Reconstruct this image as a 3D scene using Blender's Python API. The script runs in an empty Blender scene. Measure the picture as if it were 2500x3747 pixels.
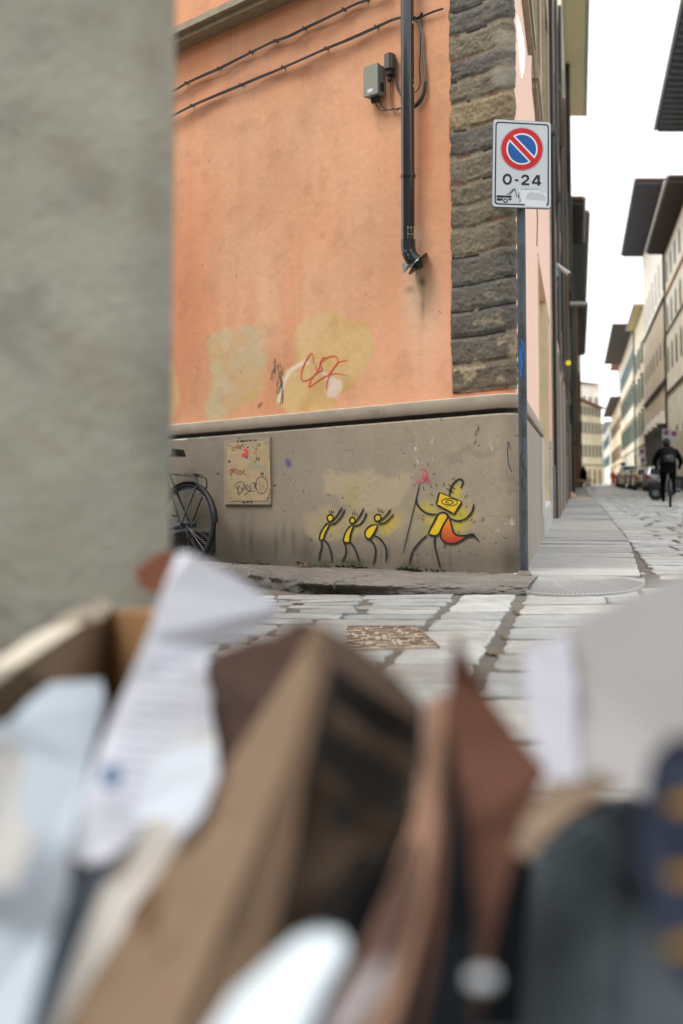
import bpy, math, random
import numpy as np
from mathutils import Vector, Matrix
R_ = math.radians
random.seed(7)
SC = bpy.context.scene
COL = SC.collection
# ---------------------------------------------------------------- camera
H = 0.65                       # lens height above the street
FPX = 35.0 / 36.0 * 3747.0
TH = R_(3.1)
CY0 = 1781.0 - FPX * math.tan(TH)
cd = bpy.data.cameras.new('camera'); cam = bpy.data.objects.new('camera', cd); COL.objects.link(cam)
cam.location = (0, 0, H); cam.rotation_euler = (math.pi / 2 + TH, 0, 0)
cd.sensor_width = 36; cd.lens = 35; cd.shift_y = (CY0 - 1873.5) / 3747.0
cd.clip_start = 0.05; cd.clip_end = 3000
cd.dof.use_dof = True; cd.dof.focus_distance = 6.9; cd.dof.aperture_fstop = 1.4
SC.camera = cam
# ---------------------------------------------------------------- sky and sun (overcast)
W = bpy.data.worlds.new('World'); SC.world = W; W.use_nodes = True
nt = W.node_tree; bg = nt.nodes['Background']
sky = nt.nodes.new('ShaderNodeTexSky'); sky.sky_type = 'NISHITA'; sky.sun_disc = False
SUN_EL, SUN_AZ = R_(60), R_(234)
sky.sun_elevation = SUN_EL; sky.sun_rotation = SUN_AZ
sky.air_density = 1.0; sky.dust_density = 2.0; sky.ozone_density = 1.0
hs = nt.nodes.new('ShaderNodeHueSaturation'); hs.inputs['Saturation'].default_value = 0.16
nt.links.new(sky.outputs[0], hs.inputs['Color']); 
mxs = nt.nodes.new('ShaderNodeMix'); mxs.data_type = 'RGBA'; mxs.inputs['Factor'].default_value = 0.72   # thin even cloud over the sky
mxs.inputs[7].default_value = (9.6, 9.9, 10.3, 1)
nt.links.new(hs.outputs[0], mxs.inputs[6]); nt.links.new(mxs.outputs[2], bg.inputs['Color'])
def YL(px, o=0.0): return ((2118 - 1888) * 6.845 - 3643 * o) / (2118 - px)
bg.inputs['Strength'].default_value = 0.15
sd = bpy.data.lights.new('sun', 'SUN'); sun = bpy.data.objects.new('sun', sd); COL.objects.link(sun)
sd.energy = 1.7; sd.angle = R_(28); sd.color = (1.0, 0.97, 0.93)
_dv = Vector((math.sin(SUN_AZ) * math.cos(SUN_EL), math.cos(SUN_AZ) * math.cos(SUN_EL), math.sin(SUN_EL)))
sun.rotation_euler = _dv.to_track_quat('Z', 'Y').to_euler()
SC.view_settings.view_transform = 'Standard'; SC.view_settings.look = 'None'
SC.view_settings.gamma = 1.0; SC.view_settings.use_curve_mapping = False
SC.view_settings.exposure = 0.5
# ---------------------------------------------------------------- measuring helpers (photo pixel -> real point)
def ray(px, py):
    a = (px - 1250.0) / FPX; b = (CY0 - py) / FPX
    return Vector((a, math.cos(TH) - b * math.sin(TH), math.sin(TH) + b * math.cos(TH)))
CAM = Vector((0, 0, H))
def atY(px, py, Y):
    d = ray(px, py); return CAM + d * (Y / d.y)
def onplane(px, py, p0, n):
    d = ray(px, py); return CAM + d * ((p0 - CAM).dot(n) / d.dot(n))
def project(P):
    x = P[..., 0]; y = P[..., 1]; z = P[..., 2] - H
    fw = y * math.cos(TH) + z * math.sin(TH); up = -y * math.sin(TH) + z * math.cos(TH)
    return 1250 + FPX * x / fw, CY0 - FPX * up / fw
dR = ray(2118, 1781); dR.z = 0; dR.normalize()
_dl = ray(-3190, 1915); KS = _dl.z / math.hypot(_dl.x, _dl.y)
dL = Vector((_dl.x, _dl.y, 0)).normalized()
V = atY(1888, 1781, 6.845); V.z = 0
nL = Vector((dL.y, -dL.x, 0));  nL = nL if nL.dot(-V) > 0 else -nL
nR = Vector((dR.y, -dR.x, 0))
if nR.x < 0: nR = -nR
def S(r, g, b):
    f = lambda c: (c / 255 / 12.92) if c <= 10 else ((c / 255 + 0.055) / 1.055) ** 2.4
    return (f(r), f(g), f(b))
def rise(y): return 0.0068 * max(0.0, y - 7.5)
def gz(x, y):
    s = (x - V.x) * dL.x + (y - V.y) * dL.y
    return KS * max(0.0, s) * (1 if x < V.x else 0) + (rise(y) if x > V.x else 0)
def onG(px, py, dz=0.0):
    p = onplane(px, py, Vector((0, 0, dz)), Vector((0, 0, 1)))
    for _ in range(12):
        p = onplane(px, py, Vector((0, 0, gz(p.x, p.y) + dz)), Vector((0, 0, 1)))
    return p
def onL(px, py, off=0.0): return onplane(px, py, V + nL * off, nL)
def sL(p): return (p.x - V.x) * dL.x + (p.y - V.y) * dL.y
def FX(Y): return V.x + (Y - V.y) * dR.x / dR.y
WST = 7.76
def PS(side, Y, o, z):
    """street frame: side L/R facade, distance Y, offset o towards the street, height z"""
    if side == 'L': return Vector((FX(Y) + o, Y, z))
    return Vector((FX(Y) + WST - o, Y, z))
def zone(z):
    T = {6: (1100, 1600, .5421), 5: (600, 1500, .41454), 4: (600, 1050, .70153), 1: (600, 0, .70153), 2: (1600, 0, .57398),
         3: (1600, 900, .57398), 7: (2050, 1200, .2978), 0: (0, 0, 1.0), 's': (0, 0, 1.59439), 'p': (820, 1590, .12117),
         'j': (1300, 60, .21684), 'd': (1420, 780, .1148), 'b': (600, 1720, .16582), 'g': (1180, 2130, .5102)}
    x0, y0, k = T[z]; return lambda x, y: (x0 + x * k, y0 + y * k)
# ---------------------------------------------------------------- noise
def _hash(ix, iy, iz, seed):
    h = (ix.astype(np.int64) * 374761393 + iy.astype(np.int64) * 668265263 + iz.astype(np.int64) * 2147483647 + seed * 974634777) & 0xffffffff
    h = ((h ^ (h >> 13)) * 1274126177) & 0xffffffff
    h = ((h ^ (h >> 16)) * 2246822519) & 0xffffffff
    return ((h ^ (h >> 15)) & 0xffff) / 65535.0
def vnoise(x, y, z=None, seed=0):
    x = np.asarray(x, float); y = np.asarray(y, float); z = np.zeros_like(x) if z is None else np.asarray(z, float)
    ix, iy, iz = np.floor(x), np.floor(y), np.floor(z); fx, fy, fz = x - ix, y - iy, z - iz
    u, v, w = [t * t * (3 - 2 * t) for t in (fx, fy, fz)]
    r = 0
    for dx in (0, 1):
        for dy in (0, 1):
            for dz in (0, 1):
                r = r + _hash(ix + dx, iy + dy, iz + dz, seed) * (u if dx else 1 - u) * (v if dy else 1 - v) * (w if dz else 1 - w)
    return r
def fbm(x, y, z=None, seed=0, o=4, g=0.5):
    t = 0; a = 1; n = 0; k = 1
    for i in range(o):
        t = t + a * vnoise(np.asarray(x) * k, np.asarray(y) * k, None if z is None else np.asarray(z) * k, seed + i * 17); n += a; a *= g; k *= 2.03
    return t / n
def sstep(a, b, x): t = np.clip((x - a) / (b - a), 0, 1); return t * t * (3 - 2 * t)
# ---------------------------------------------------------------- materials
MATS = {}
def mat(name, col, rough=0.8, var=0.12, vscale=3.0, bump=0.2, bscale=60.0, metal=0.0, attr=False, spec=None, grain=0.0, gscale=200.0, coat=0.0, emit=None, bdist=0.01, stretch=None, roughvar=0.0, var2=None):
    if name in MATS: return MATS[name]
    m = bpy.data.materials.new(name); m.use_nodes = True; MATS[name] = m
    n = m.node_tree; L = n.links; bs = n.nodes['Principled BSDF']
    tc = n.nodes.new('ShaderNodeTexCoord'); src = tc.outputs['Object']
    if stretch:
        mp = n.nodes.new('ShaderNodeMapping'); mp.inputs['Scale'].default_value = stretch; L.new(src, mp.inputs[0]); src = mp.outputs[0]
    def noise(sc, det=6):
        q = n.nodes.new('ShaderNodeTexNoise'); q.inputs['Scale'].default_value = sc; q.inputs['Detail'].default_value = det
        q.inputs['Roughness'].default_value = 0.6; L.new(src, q.inputs['Vector']); return q
    if attr:
        a = n.nodes.new('ShaderNodeAttribute'); a.attribute_name = 'Col'; c = a.outputs['Color']
    else:
        a = n.nodes.new('ShaderNodeRGB'); a.outputs[0].default_value = (*col, 1); c = a.outputs[0]
    def vary(c, sc, amt, det=6):
        q = noise(sc, det); mr = n.nodes.new('ShaderNodeMapRange'); mr.inputs['From Min'].default_value = 0.28; mr.inputs['From Max'].default_value = 0.72
        mr.inputs['To Min'].default_value = 1 - amt; mr.inputs['To Max'].default_value = 1 + amt; L.new(q.outputs['Fac'], mr.inputs['Value'])
        vm = n.nodes.new('ShaderNodeVectorMath'); vm.operation = 'SCALE'; L.new(c, vm.inputs[0]); L.new(mr.outputs[0], vm.inputs['Scale']); return vm.outputs[0]
    if var: c = vary(c, vscale, var)
    if grain: c = vary(c, gscale, grain, 3)
    if var2: c = vary(c, var2[0], var2[1], 5)
    L.new(c, bs.inputs['Base Color'])
    bs.inputs['Roughness'].default_value = rough; bs.inputs['Metallic'].default_value = metal
    if roughvar:
        q = noise(vscale * 1.7); mr = n.nodes.new('ShaderNodeMapRange'); mr.inputs['From Min'].default_value = 0.35; mr.inputs['From Max'].default_value = 0.65
        mr.inputs['To Min'].default_value = max(0.05, rough - roughvar); mr.inputs['To Max'].default_value = min(1, rough + roughvar)
        L.new(q.outputs['Fac'], mr.inputs['Value']); L.new(mr.outputs[0], bs.inputs['Roughness'])
    if spec is not None: bs.inputs['Specular IOR Level'].default_value = spec
    if coat: bs.inputs['Coat Weight'].default_value = coat; bs.inputs['Coat Roughness'].default_value = 0.1
    if emit: bs.inputs['Emission Color'].default_value = (*emit[0], 1); bs.inputs['Emission Strength'].default_value = emit[1]
    if bump:
        q = noise(bscale, 8); b = n.nodes.new('ShaderNodeBump'); b.inputs['Strength'].default_value = bump; b.inputs['Distance'].default_value = bdist
        L.new(q.outputs['Fac'], b.inputs['Height']); L.new(b.outputs[0], bs.inputs['Normal'])
    return m
# ---------------------------------------------------------------- objects
def tag(o, label=None, cat=None, group=None, kind=None):
    if label: o['label'] = label
    if cat: o['category'] = cat
    if group: o['group'] = group
    if kind: o['kind'] = kind
    return o
def thing(name, loc, label, cat, group=None, rz=0.0):
    o = bpy.data.objects.new(name, None); COL.objects.link(o); o.location = loc; o.rotation_euler = (0, 0, rz); o.empty_display_size = 0.2
    return tag(o, label, cat, group)
def add(name, me, m, parent=None, world=True):
    o = bpy.data.objects.new(name, me); COL.objects.link(o)
    if m is not None:
        for q in (m if isinstance(m, (list, tuple)) else [m]): me.materials.append(q)
    if parent is not None:
        o.parent = parent
        if world:
            p = parent; M = Matrix()
            chain = []
            while p is not None: chain.append(p); p = p.parent
            for p in reversed(chain): M = M @ p.matrix_basis if p is chain[-1] else M @ p.matrix_parent_inverse @ p.matrix_basis
            o.matrix_parent_inverse = M.inverted()
    return o
def copy_tree(o, parent=None):
    c = o.copy(); COL.objects.link(c)
    if parent is not None: c.parent = parent
    for ch in [k for k in bpy.data.objects if k.parent == o and k != c]: copy_tree(ch, c)
    return c
class MB:
    def __init__(s): s.v = []; s.f = []; s.mi = []; s.smooth = False
    def quad(s, pts, mi=0):
        i = len(s.v); s.v += [tuple(p) for p in pts]; s.f.append(tuple(range(i, i + len(pts)))); s.mi.append(mi); return s
    def hexa(s, p, mi=0):   # p: 8 points, bottom 4 then top 4
        i = len(s.v); s.v += [tuple(q) for q in p]
        for f in ((0, 3, 2, 1), (4, 5, 6, 7), (0, 1, 5, 4), (1, 2, 6, 5), (2, 3, 7, 6), (3, 0, 4, 7)):
            s.f.append(tuple(i + k for k in f)); s.mi.append(mi)
        return s
    def box(s, c, h, ax=None, mi=0):
        X, Y, Z = ax or (Vector((1, 0, 0)), Vector((0, 1, 0)), Vector((0, 0, 1))); c = Vector(c)
        P = [c + X * (sx * h[0]) + Y * (sy * h[1]) + Z * (sz * h[2]) for sz in (-1, 1) for sx, sy in ((-1, -1), (1, -1), (1, 1), (-1, 1))]
        return s.hexa(P, mi)
    def sbox(s, side, Y0, Y1, o0, o1, z0, z1, mi=0):
        P = [PS(side, Y, o, z) for z in (z0, z1) for Y, o in ((Y0, o0), (Y0, o1), (Y1, o1), (Y1, o0))]
        return s.hexa(P, mi)
    def prism(s, pts, vec, mi=0):
        n = len(pts); i = len(s.v); vec = Vector(vec); pts = [Vector(p) for p in pts]
        s.v += [tuple(p) for p in pts] + [tuple(p + vec) for p in pts]
        s.f.append(tuple(range(i, i + n))[::-1]); s.f.append(tuple(range(i + n, i + 2 * n))); s.mi += [mi, mi]
        for k in range(n): s.f.append((i + k, i + (k + 1) % n, i + n + (k + 1) % n, i + n + k)); s.mi.append(mi)
        return s
    def tube(s, pts, r, seg=8, mi=0, cap=True, closed=False):
        pts = [Vector(p) for p in pts]; n = len(pts); rs = r if isinstance(r, (list, tuple)) else [r] * n
        up = None; base = len(s.v)
        for k in range(n):
            if closed: t = pts[(k + 1) % n] - pts[k - 1]
            else: t = pts[min(k + 1, n - 1)] - pts[max(k - 1, 0)]
            if t.length < 1e-9: t = Vector((0, 0, 1))
            t.normalize()
            if up is None: up = Vector((0, 0, 1)) if abs(t.z) < 0.9 else Vector((1, 0, 0))
            a = t.cross(up)
            if a.length < 1e-6: a = t.cross(Vector((0.3, 1, 0.2)))
            a.normalize(); b = a.cross(t).normalized(); up = b
            for j in range(seg):
                q = 2 * math.pi * j / seg; s.v.append(tuple(pts[k] + (a * math.cos(q) + b * math.sin(q)) * rs[k]))
        for k in range(n if closed else n - 1):
            k2 = (k + 1) % n
            for j in range(seg):
                s.f.append((base + k * seg + j, base + k * seg + (j + 1) % seg, base + k2 * seg + (j + 1) % seg, base + k2 * seg + j)); s.mi.append(mi)
        if cap and not closed:
            s.f.append(tuple(base + j for j in range(seg))[::-1]); s.f.append(tuple(base + (n - 1) * seg + j for j in range(seg))); s.mi += [mi, mi]
        return s
    def lathe(s, prof, c, ax=None, seg=20, mi=0):
        X, Y, Z = ax or (Vector((1, 0, 0)), Vector((0, 1, 0)), Vector((0, 0, 1))); c = Vector(c); base = len(s.v)
        for r, z in prof:
            for j in range(seg):
                q = 2 * math.pi * j / seg; s.v.append(tuple(c + (X * math.cos(q) + Y * math.sin(q)) * r + Z * z))
        for k in range(len(prof) - 1):
            for j in range(seg):
                s.f.append((base + k * seg + j, base + k * seg + (j + 1) % seg, base + (k + 1) * seg + (j + 1) % seg, base + (k + 1) * seg + j)); s.mi.append(mi)
        return s
    def build(s, name, m, parent=None, smooth=None, world=True):
        me = bpy.data.meshes.new(name); me.from_pydata([tuple(v) for v in s.v], [], s.f); me.update()
        if any(s.mi): me.polygons.foreach_set('material_index', s.mi)
        if smooth: me.polygons.foreach_set('use_smooth', [True] * len(me.polygons)); 
        if smooth:
            try: me.set_sharp_from_angle(angle=R_(40))
            except Exception: pass
        return add(name, me, m, parent, world)
def grid_mesh(name, P, m, parent=None, col=None, smooth=True, flip=False, closed_u=False):
    """P: (nu,nv,3) array of points"""
    nu, nv = P.shape[:2]; me = bpy.data.meshes.new(name)
    idx = np.arange(nu * nv).reshape(nu, nv)
    a, b, c, d = idx[:-1, :-1], idx[1:, :-1], idx[1:, 1:], idx[:-1, 1:]
    F = np.stack([a, b, c, d] if not flip else [a, d, c, b], -1).reshape(-1, 4)
    me.vertices.add(nu * nv); me.vertices.foreach_set('co', P.reshape(-1).astype(np.float32))
    me.loops.add(F.size); me.loops.foreach_set('vertex_index', F.reshape(-1).astype(np.int32))
    me.polygons.add(len(F)); me.polygons.foreach_set('loop_start', np.arange(0, F.size, 4, dtype=np.int32))
    me.update(calc_edges=True)
    if smooth: me.polygons.foreach_set('use_smooth', np.ones(len(F), bool))
    if col is not None: set_col(me, col.reshape(-1, 3))
    return add(name, me, m, parent)
def set_col(me, C):
    at = me.color_attributes.new('Col', 'FLOAT_COLOR', 'POINT')
    C = np.concatenate([np.clip(C, 0.001, 1), np.ones((len(C), 1))], 1); at.data.foreach_set('color', C.reshape(-1).astype(np.float32))
def smooth_path(pts, n=6, closed=False):
    pts = [tuple(p) for p in pts]; N = len(pts)
    if N < 3: return pts
    out = []
    for i in range(N if closed else N - 1):
        if closed: p0, p1, p2, p3 = pts[i - 1], pts[i], pts[(i + 1) % N], pts[(i + 2) % N]
        else: p0, p1, p2, p3 = pts[max(i - 1, 0)], pts[i], pts[i + 1], pts[min(i + 2, N - 1)]
        for k in range(n):
            t = k / n
            out.append(tuple(0.5 * ((2 * b) + (-a + c) * t + (2 * a - 5 * b + 4 * c - d) * t * t + (-a + 3 * b - 3 * c + d) * t ** 3) for a, b, c, d in zip(p0, p1, p2, p3)))
    out.append(pts[0] if closed else pts[-1])
    return out
def ribbon(mb, pts, w, mapf, mi=0, taper=True, closed=False, sm=5, jit=0.0):
    """flat painted stroke: pts in picture coords, mapped to the surface by mapf"""
    p = smooth_path(pts, sm, closed) if sm > 1 else list(pts); n = len(p)
    if n < 2: return
    L = []; 
    for i in range(n):
        a = p[max(i - 1, 0)]; b = p[min(i + 1, n - 1)]
        dx, dy = b[0] - a[0], b[1] - a[1]; l = math.hypot(dx, dy) or 1
        nx, ny = -dy / l, dx / l; ww = w / 2 * (1 + jit * (random.random() - .5))
        if taper and not closed:
            e = min(i, n - 1 - i) / max(1, n - 1); ww *= min(1, 0.45 + e * 4)
        L.append((mapf(p[i][0] + nx * ww, p[i][1] + ny * ww), mapf(p[i][0] - nx * ww, p[i][1] - ny * ww)))
    base = len(mb.v)
    for a, b in L: mb.v += [tuple(a), tuple(b)]
    for i in range(n - 1):
        mb.f.append((base + 2 * i, base + 2 * i + 1, base + 2 * i + 3, base + 2 * i + 2)); mb.mi.append(mi)
FONT = {'A': [[(0, 1), (.45, 0), (.9, 1)], [(.2, .62), (.72, .6)]], 'B': [[(0, 0), (0, 1)], [(0, 0), (.7, .1), (.6, .42), (0, .5), (.8, .6), (.7, .95), (0, 1)]],
 'D': [[(0, 0), (.05, 1)], [(0, 0), (.8, .3), (.7, .8), (.05, 1)]], 'E': [[(.8, 0), (0, 0), (0, 1), (.8, 1)], [(0, .5), (.6, .5)]], 'F': [[(.8, 0), (0, 0), (0, 1)], [(0, .5), (.6, .5)]],
 'G': [[(.8, .1), (.3, 0), (0, .5), (.3, 1), (.8, .9), (.8, .55), (.5, .55)]], 'H': [[(0, 0), (0, 1)], [(.8, 0), (.8, 1)], [(0, .5), (.8, .5)]], 'I': [[(.3, 0), (.32, 1)]],
 'K': [[(0, 0), (0, 1)], [(.7, 0), (0, .55), (.8, 1)]], 'L': [[(0, 0), (.02, 1), (.7, 1)]], 'M': [[(0, 1), (.1, 0), (.45, .7), (.8, 0), (.9, 1)]], 'N': [[(0, 1), (0, 0), (.75, 1), (.8, 0)]],
 'O': [[(.4, 0), (0, .4), (.3, 1), (.8, .7), (.7, .1), (.4, 0)]], 'P': [[(0, 0), (0, 1)], [(0, 0), (.8, .15), (.7, .5), (0, .55)]], 'R': [[(0, 1), (0, 0), (.75, .15), (.6, .45), (0, .5), (.8, 1)]],
 'S': [[(.8, .1), (.2, 0), (.1, .4), (.7, .6), (.6, 1), (0, .9)]], 'T': [[(0, 0), (.85, 0)], [(.42, 0), (.42, 1)]], 'U': [[(0, 0), (.05, .8), (.4, 1), (.7, .8), (.75, 0)]],
 'V': [[(0, 0), (.4, 1), (.8, 0)]], 'W': [[(0, 0), (.2, 1), (.45, .3), (.7, 1), (.95, 0)]], 'Y': [[(0, 0), (.4, .5)], [(.85, 0), (.2, 1)]], 'Z': [[(0, 0), (.8, 0), (0, 1), (.8, 1)]]}
def write(mb, text, x0, y0, x1, y1, h, w, mapf, mi=0):
    n = len(text); ux, uy = (x1 - x0) / n, (y1 - y0) / n
    for i, c in enumerate(text):
        for st in FONT.get(c, []):
            ribbon(mb, [(x0 + ux * (i + p[0] * .82) + (random.random() - .5) * .05 * h, y0 + uy * (i + p[0] * .82) + p[1] * h + (random.random() - .5) * .05 * h) for p in st], w, mapf, mi, sm=1 if len(st) < 4 else 3)
# ================================================================ SETTING: ground, street paving, pavements
def road_mesh():
    xs = np.concatenate([np.linspace(-60, -8, 14), np.linspace(-7, 10, 60), np.linspace(12, 120, 40)])
    ys = np.concatenate([np.linspace(-40, 0, 9), np.linspace(0.5, 14, 60), np.linspace(16, 420, 90)])
    P = np.zeros((len(xs), len(ys), 3))
    for i, x in enumerate(xs):
        for j, y in enumerate(ys): P[i, j] = (x, y, gz(x, y) - 0.011)
    return P
m_mort = mat('mortar_dirt', S(104, 99, 90), 0.8, 0.25, 4, 0.6, 40, grain=0.2, gscale=90, roughvar=0.25)
o = grid_mesh('ground', road_mesh(), m_mort); tag(o, kind='structure')
class Stones:
    def __init__(s): s.v = []; s.f = []; s.c = []
    def stone(s, pts, zf, h=0.0, col=(0.4, 0.4, 0.38), jit=0.012, bev=0.014, damp=False):
        """pts: corners in plan (x,y); irregular outline, worn edges"""
        n = len(pts); out = []
        for i in range(n):
            a = pts[i]; b = pts[(i + 1) % n]; L = math.hypot(b[0] - a[0], b[1] - a[1]); k = max(2, min(7, int(L / 0.07)))
            for q in range(k):
                t = (q + (0.16 if q == 0 else 0)) / k
                out.append((a[0] + (b[0] - a[0]) * t + random.uniform(-jit, jit), a[1] + (b[1] - a[1]) * t + random.uniform(-jit, jit)))
        cx = sum(p[0] for p in out) / len(out); cy = sum(p[1] for p in out) / len(out); N = len(out); base = len(s.v)
        tx, ty = random.uniform(-.016, .016), random.uniform(-.02, .02)
        for ring, (ins, dz) in enumerate(((0, -0.03), (0.12, -0.004), (.5, 0.0), (2.2, 0.001))):
            for p in out:
                dx, dy = cx - p[0], cy - p[1]; l = math.hypot(dx, dy) or 1; e = min(ins * bev, l * 0.6)
                x, y = p[0] + dx / l * e, p[1] + dy / l * e
                s.v.append((x, y, zf(x, y) + h + dz + (x - cx) * tx + (y - cy) * ty + random.uniform(-.0012, .0012))); 
                k = (0.55, .74, .98, 1.0)[ring]
                s.c.append(tuple(q * k for q in col))
        s.v.append((cx, cy, zf(cx, cy) + h + 0.003)); s.c.append(col)
        for r in range(3):
            for i in range(N):
                j = (i + 1) % N; s.f.append((base + r * N + i, base + r * N + j, base + (r + 1) * N + j, base + (r + 1) * N + i))
        c = base + 4 * N
        for i in range(N): s.f.append((base + 3 * N + i, base + 3 * N + (i + 1) % N, c))
    def build(s, name, m, parent=None):
        me = bpy.data.meshes.new(name); me.from_pydata(s.v, [], s.f); me.update(); set_col(me, np.array(s.c))
        me.polygons.foreach_set('use_smooth', [True] * len(me.polygons))
        return add(name, me, m, parent)
def stonecol(br=1.0):
    b = random.uniform(0.78, 1.14) * br; t = random.uniform(-.03, .03)
    c = S(176, 177, 173); return (c[0] * b * (1 + t), c[1] * b, c[2] * b * (1 - t))
ST = Stones()
# frame of the side street: (Y, o) ; o=0 on the left facade line.  gutter band o in [-.24,.06] runs through the crossing
def stp(Y, o): p = PS('L', Y, o, 0); return (p.x, p.y)
def gz2(x, y): return gz(x, y)
FRONT_Y = 6.02
y = 1.2
while y < 6.0:                                           # gutter band stones
    d = random.uniform(0.34, 0.5); y2 = min(y + d, 6.05)
    ST.stone([stp(y + .012, -.27), stp(y + .012, .05), stp(y2 - .012, .05), stp(y2 - .012, -.27)], gz2, col=stonecol(1.02), jit=.008)
    y = y2
def rows(o_lo, o_hi, Ya, Yb, dep, wid, gap=0.016, br=1.0, jit=.012):
    y = Ya
    while y < Yb:
        d = random.uniform(*dep); y2 = y + d; x = o_lo(y); x_end = o_hi(y); sl = random.uniform(-.02, .02)
        while x < x_end - 0.05:
            w = random.uniform(*wid); x2 = min(x + w, x_end)
            if x_end - x2 < 0.15: x2 = x_end
            j = [random.uniform(-.025, .025) for _ in range(4)]
            ST.stone([stp(y + gap + j[0], x + gap), stp(y + gap + j[1], x2 - gap), stp(y2 - gap + j[2], x2 - gap), stp(y2 - gap + j[3], x + gap)], gz2, col=stonecol(br), jit=jit)
            x = x2
        y = y2
rows(lambda y: .10, lambda y: 4.5, 0.9, 5.99, (.34, .55), (.45, .85), gap=.012)
rows(lambda y: .97 if y > 6.9 else 1.15, lambda y: 5.5, 5.99, 12, (.28, .42), (.4, .8), gap=.022, jit=.02)
rows(lambda y: .97, lambda y: 6.9, 12, 48, (.3, .5), (.4, .8), gap=.032, jit=.03)
# left street: rows parallel to the kerb line
A0 = onG(1500, 2176); ax_u = (onG(1150, 2175) - onG(1880, 2175)); ax_u.z = 0; ax_u.normalize()
ax_v = Vector((ax_u.y, -ax_u.x, 0)); ax_v = ax_v if ax_v.y < 0 else -ax_v
org = onG(1880, 2177)
def lp(u, v): p = org + ax_u * u + ax_v * v; return (p.x, p.y)
v = 0.01; MAN = None
def inside_man(x, y):
    return MANQ[0][0] - .02 < x < MANQ[1][0] + .02 and MANQ[2] < y < MANQ[3]
mc = [onG(1278, 2302), onG(1516, 2300), onG(1600, 2376), onG(1262, 2384)]
mcx = sum(p.x for p in mc) / 4; mcy = sum(p.y for p in mc) / 4
def near_man(P):
    cx_, cy_ = sum(p[0] for p in P) / 4, sum(p[1] for p in P) / 4
    return min(q.x for q in mc) + .05 < cx_ < max(q.x for q in mc) - .02 and min(q.y for q in mc) < cy_ < max(q.y for q in mc)
while v < 5.2:
    d = random.uniform(.15, .24) if v < 1.4 else random.uniform(.24, .38)
    u = -0.6 if v > 0 else -.2
    # where the band cuts this row
    Yr = org.y - v; 
    f0 = PS('L', Yr, -.29, 0); u = (Vector((f0.x, f0.y, 0)) - Vector((org.x, org.y, 0))).dot(ax_u) + v * 0.0
    f0b = PS('L', Yr - d, -.29, 0); ub = (Vector((f0b.x, f0b.y, 0)) - Vector((org.x, org.y, 0))).dot(ax_u)
    first = True
    while u < 6.5:
        w = random.uniform(.30, .58) if v < 1.4 else random.uniform(.45, .8); u2 = u + w; g = .017
        j = [random.uniform(-.035, .035) for _ in range(4)]; jv = [random.uniform(-.02, .02) for _ in range(4)]
        du = (ub - u) if first else 0
        P = [lp(u + g, v + g + jv[0]), lp(u2 - g + j[0], v + g + jv[1]), lp(u2 - g + j[0], v + d - g + jv[2]), lp(u + g + (du if first else j[1] * .0), v + d - g + jv[3])]
        if not near_man(P): ST.stone(P, gz2, col=stonecol(random.choice((.8, .92, 1))), jit=.017)
        u = u2; first = False
    v += d
m_stone = mat('street_stone', None, 0.5, 0.20, 5, 0.5, 38, attr=True, var2=(1.1, .16), grain=0.16, gscale=120, roughvar=0.22, bdist=0.006)
o = ST.build('street', m_stone); tag(o, kind='structure')
P = np.zeros((12, 90, 3))
for j, y_ in enumerate(np.linspace(47.8, 300, 90)):
    for i, o_ in enumerate(np.linspace(.9, 9.5 if y_ > 150 else 7.8, 12)): p = PS('L', y_, o_ - (3.5 if y_ > 124 and i == 0 else 0), 0); P[i, j] = (p.x, p.y, gz(p.x, p.y) + .004)
C = np.array(S(172, 172, 168)) * (.82 + .36 * fbm(P[..., 0] * 1.1, P[..., 1] * .9, seed=950))[..., None]
o = grid_mesh('street', P, m_stone, col=C, smooth=False); tag(o, kind='structure')
# pavement along the side street: big slabs, curved nose at the corner
SW = Stones()
def zs(x, y): return 0.06 + rise(y)
m_slab = mat('slab_stone', None, 0.62, 0.08, 5, 0.25, 60, attr=True, grain=0.07, gscale=200, roughvar=0.15, bdist=0.004)
y = 6.75; k = 0
while y < 80:
    d = random.uniform(.5, .68) if y < 20 else random.uniform(.7, 1.2); y2 = y + d
    e0 = min(.95, .84 + (y - 6.7) * .03); e1 = min(.95, .84 + (y2 - 6.7) * .03)
    c = S(166, 165, 161); b = random.uniform(.84, 1.1); c = tuple(q * b for q in c)
    gp = .015 + .0016 * y
    pts = [stp(y + gp, -.03), stp(y + gp - .02, e0), stp(y2 - gp - .02, e1), stp(y2 - gp, -.03)]
    SW.stone(pts, zs, col=c, jit=.0015 if y < 20 else .0, bev=.006)
    y = y2
# ribbed nose: a ramp that falls from the first slab to the street, curved in plan
sidewalk = SW.build('pavement', m_slab); tag(sidewalk, kind='structure')
nose_px = [(1925, 2164), (1990, 2171), (2080, 2175), (2180, 2172), (2270, 2166), (2325, 2156), (2352, 2143), (2361, 2128), (2354, 2106), (2341, 2088)]
npx = smooth_path(nose_px, 6); NN = len(npx)
F_ = []
for k, (x, y_) in enumerate(npx):
    zf_ = .016 + .036 * max(0, (k / NN - .72) / .28) ** 1.2; F_.append(onplane(x, y_, Vector((0, 0, zf_)), Vector((0, 0, 1))))
bl, brr = PS('L', 6.73, -.04, .058), PS('L', 6.84, .885, .053); NJ = 10
P = np.zeros((NN, NJ + 3, 3))
for k in range(NN):
    B_ = bl + (brr - bl) * (k / (NN - 1)); f_ = F_[k]
    for q in range(NJ + 1):
        t_ = q / NJ; p_ = B_ + (f_ - B_) * t_; P[k, q] = (p_.x, p_.y, p_.z)
    P[k, NJ + 1] = (f_.x, f_.y - .003, f_.z - .006); P[k, NJ + 2] = (f_.x, f_.y, -.05)
m_nose = mat('nose_stone', S(150, 149, 145), 0.6, 0.10, 5, 0.25, 90, grain=.10)
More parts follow.
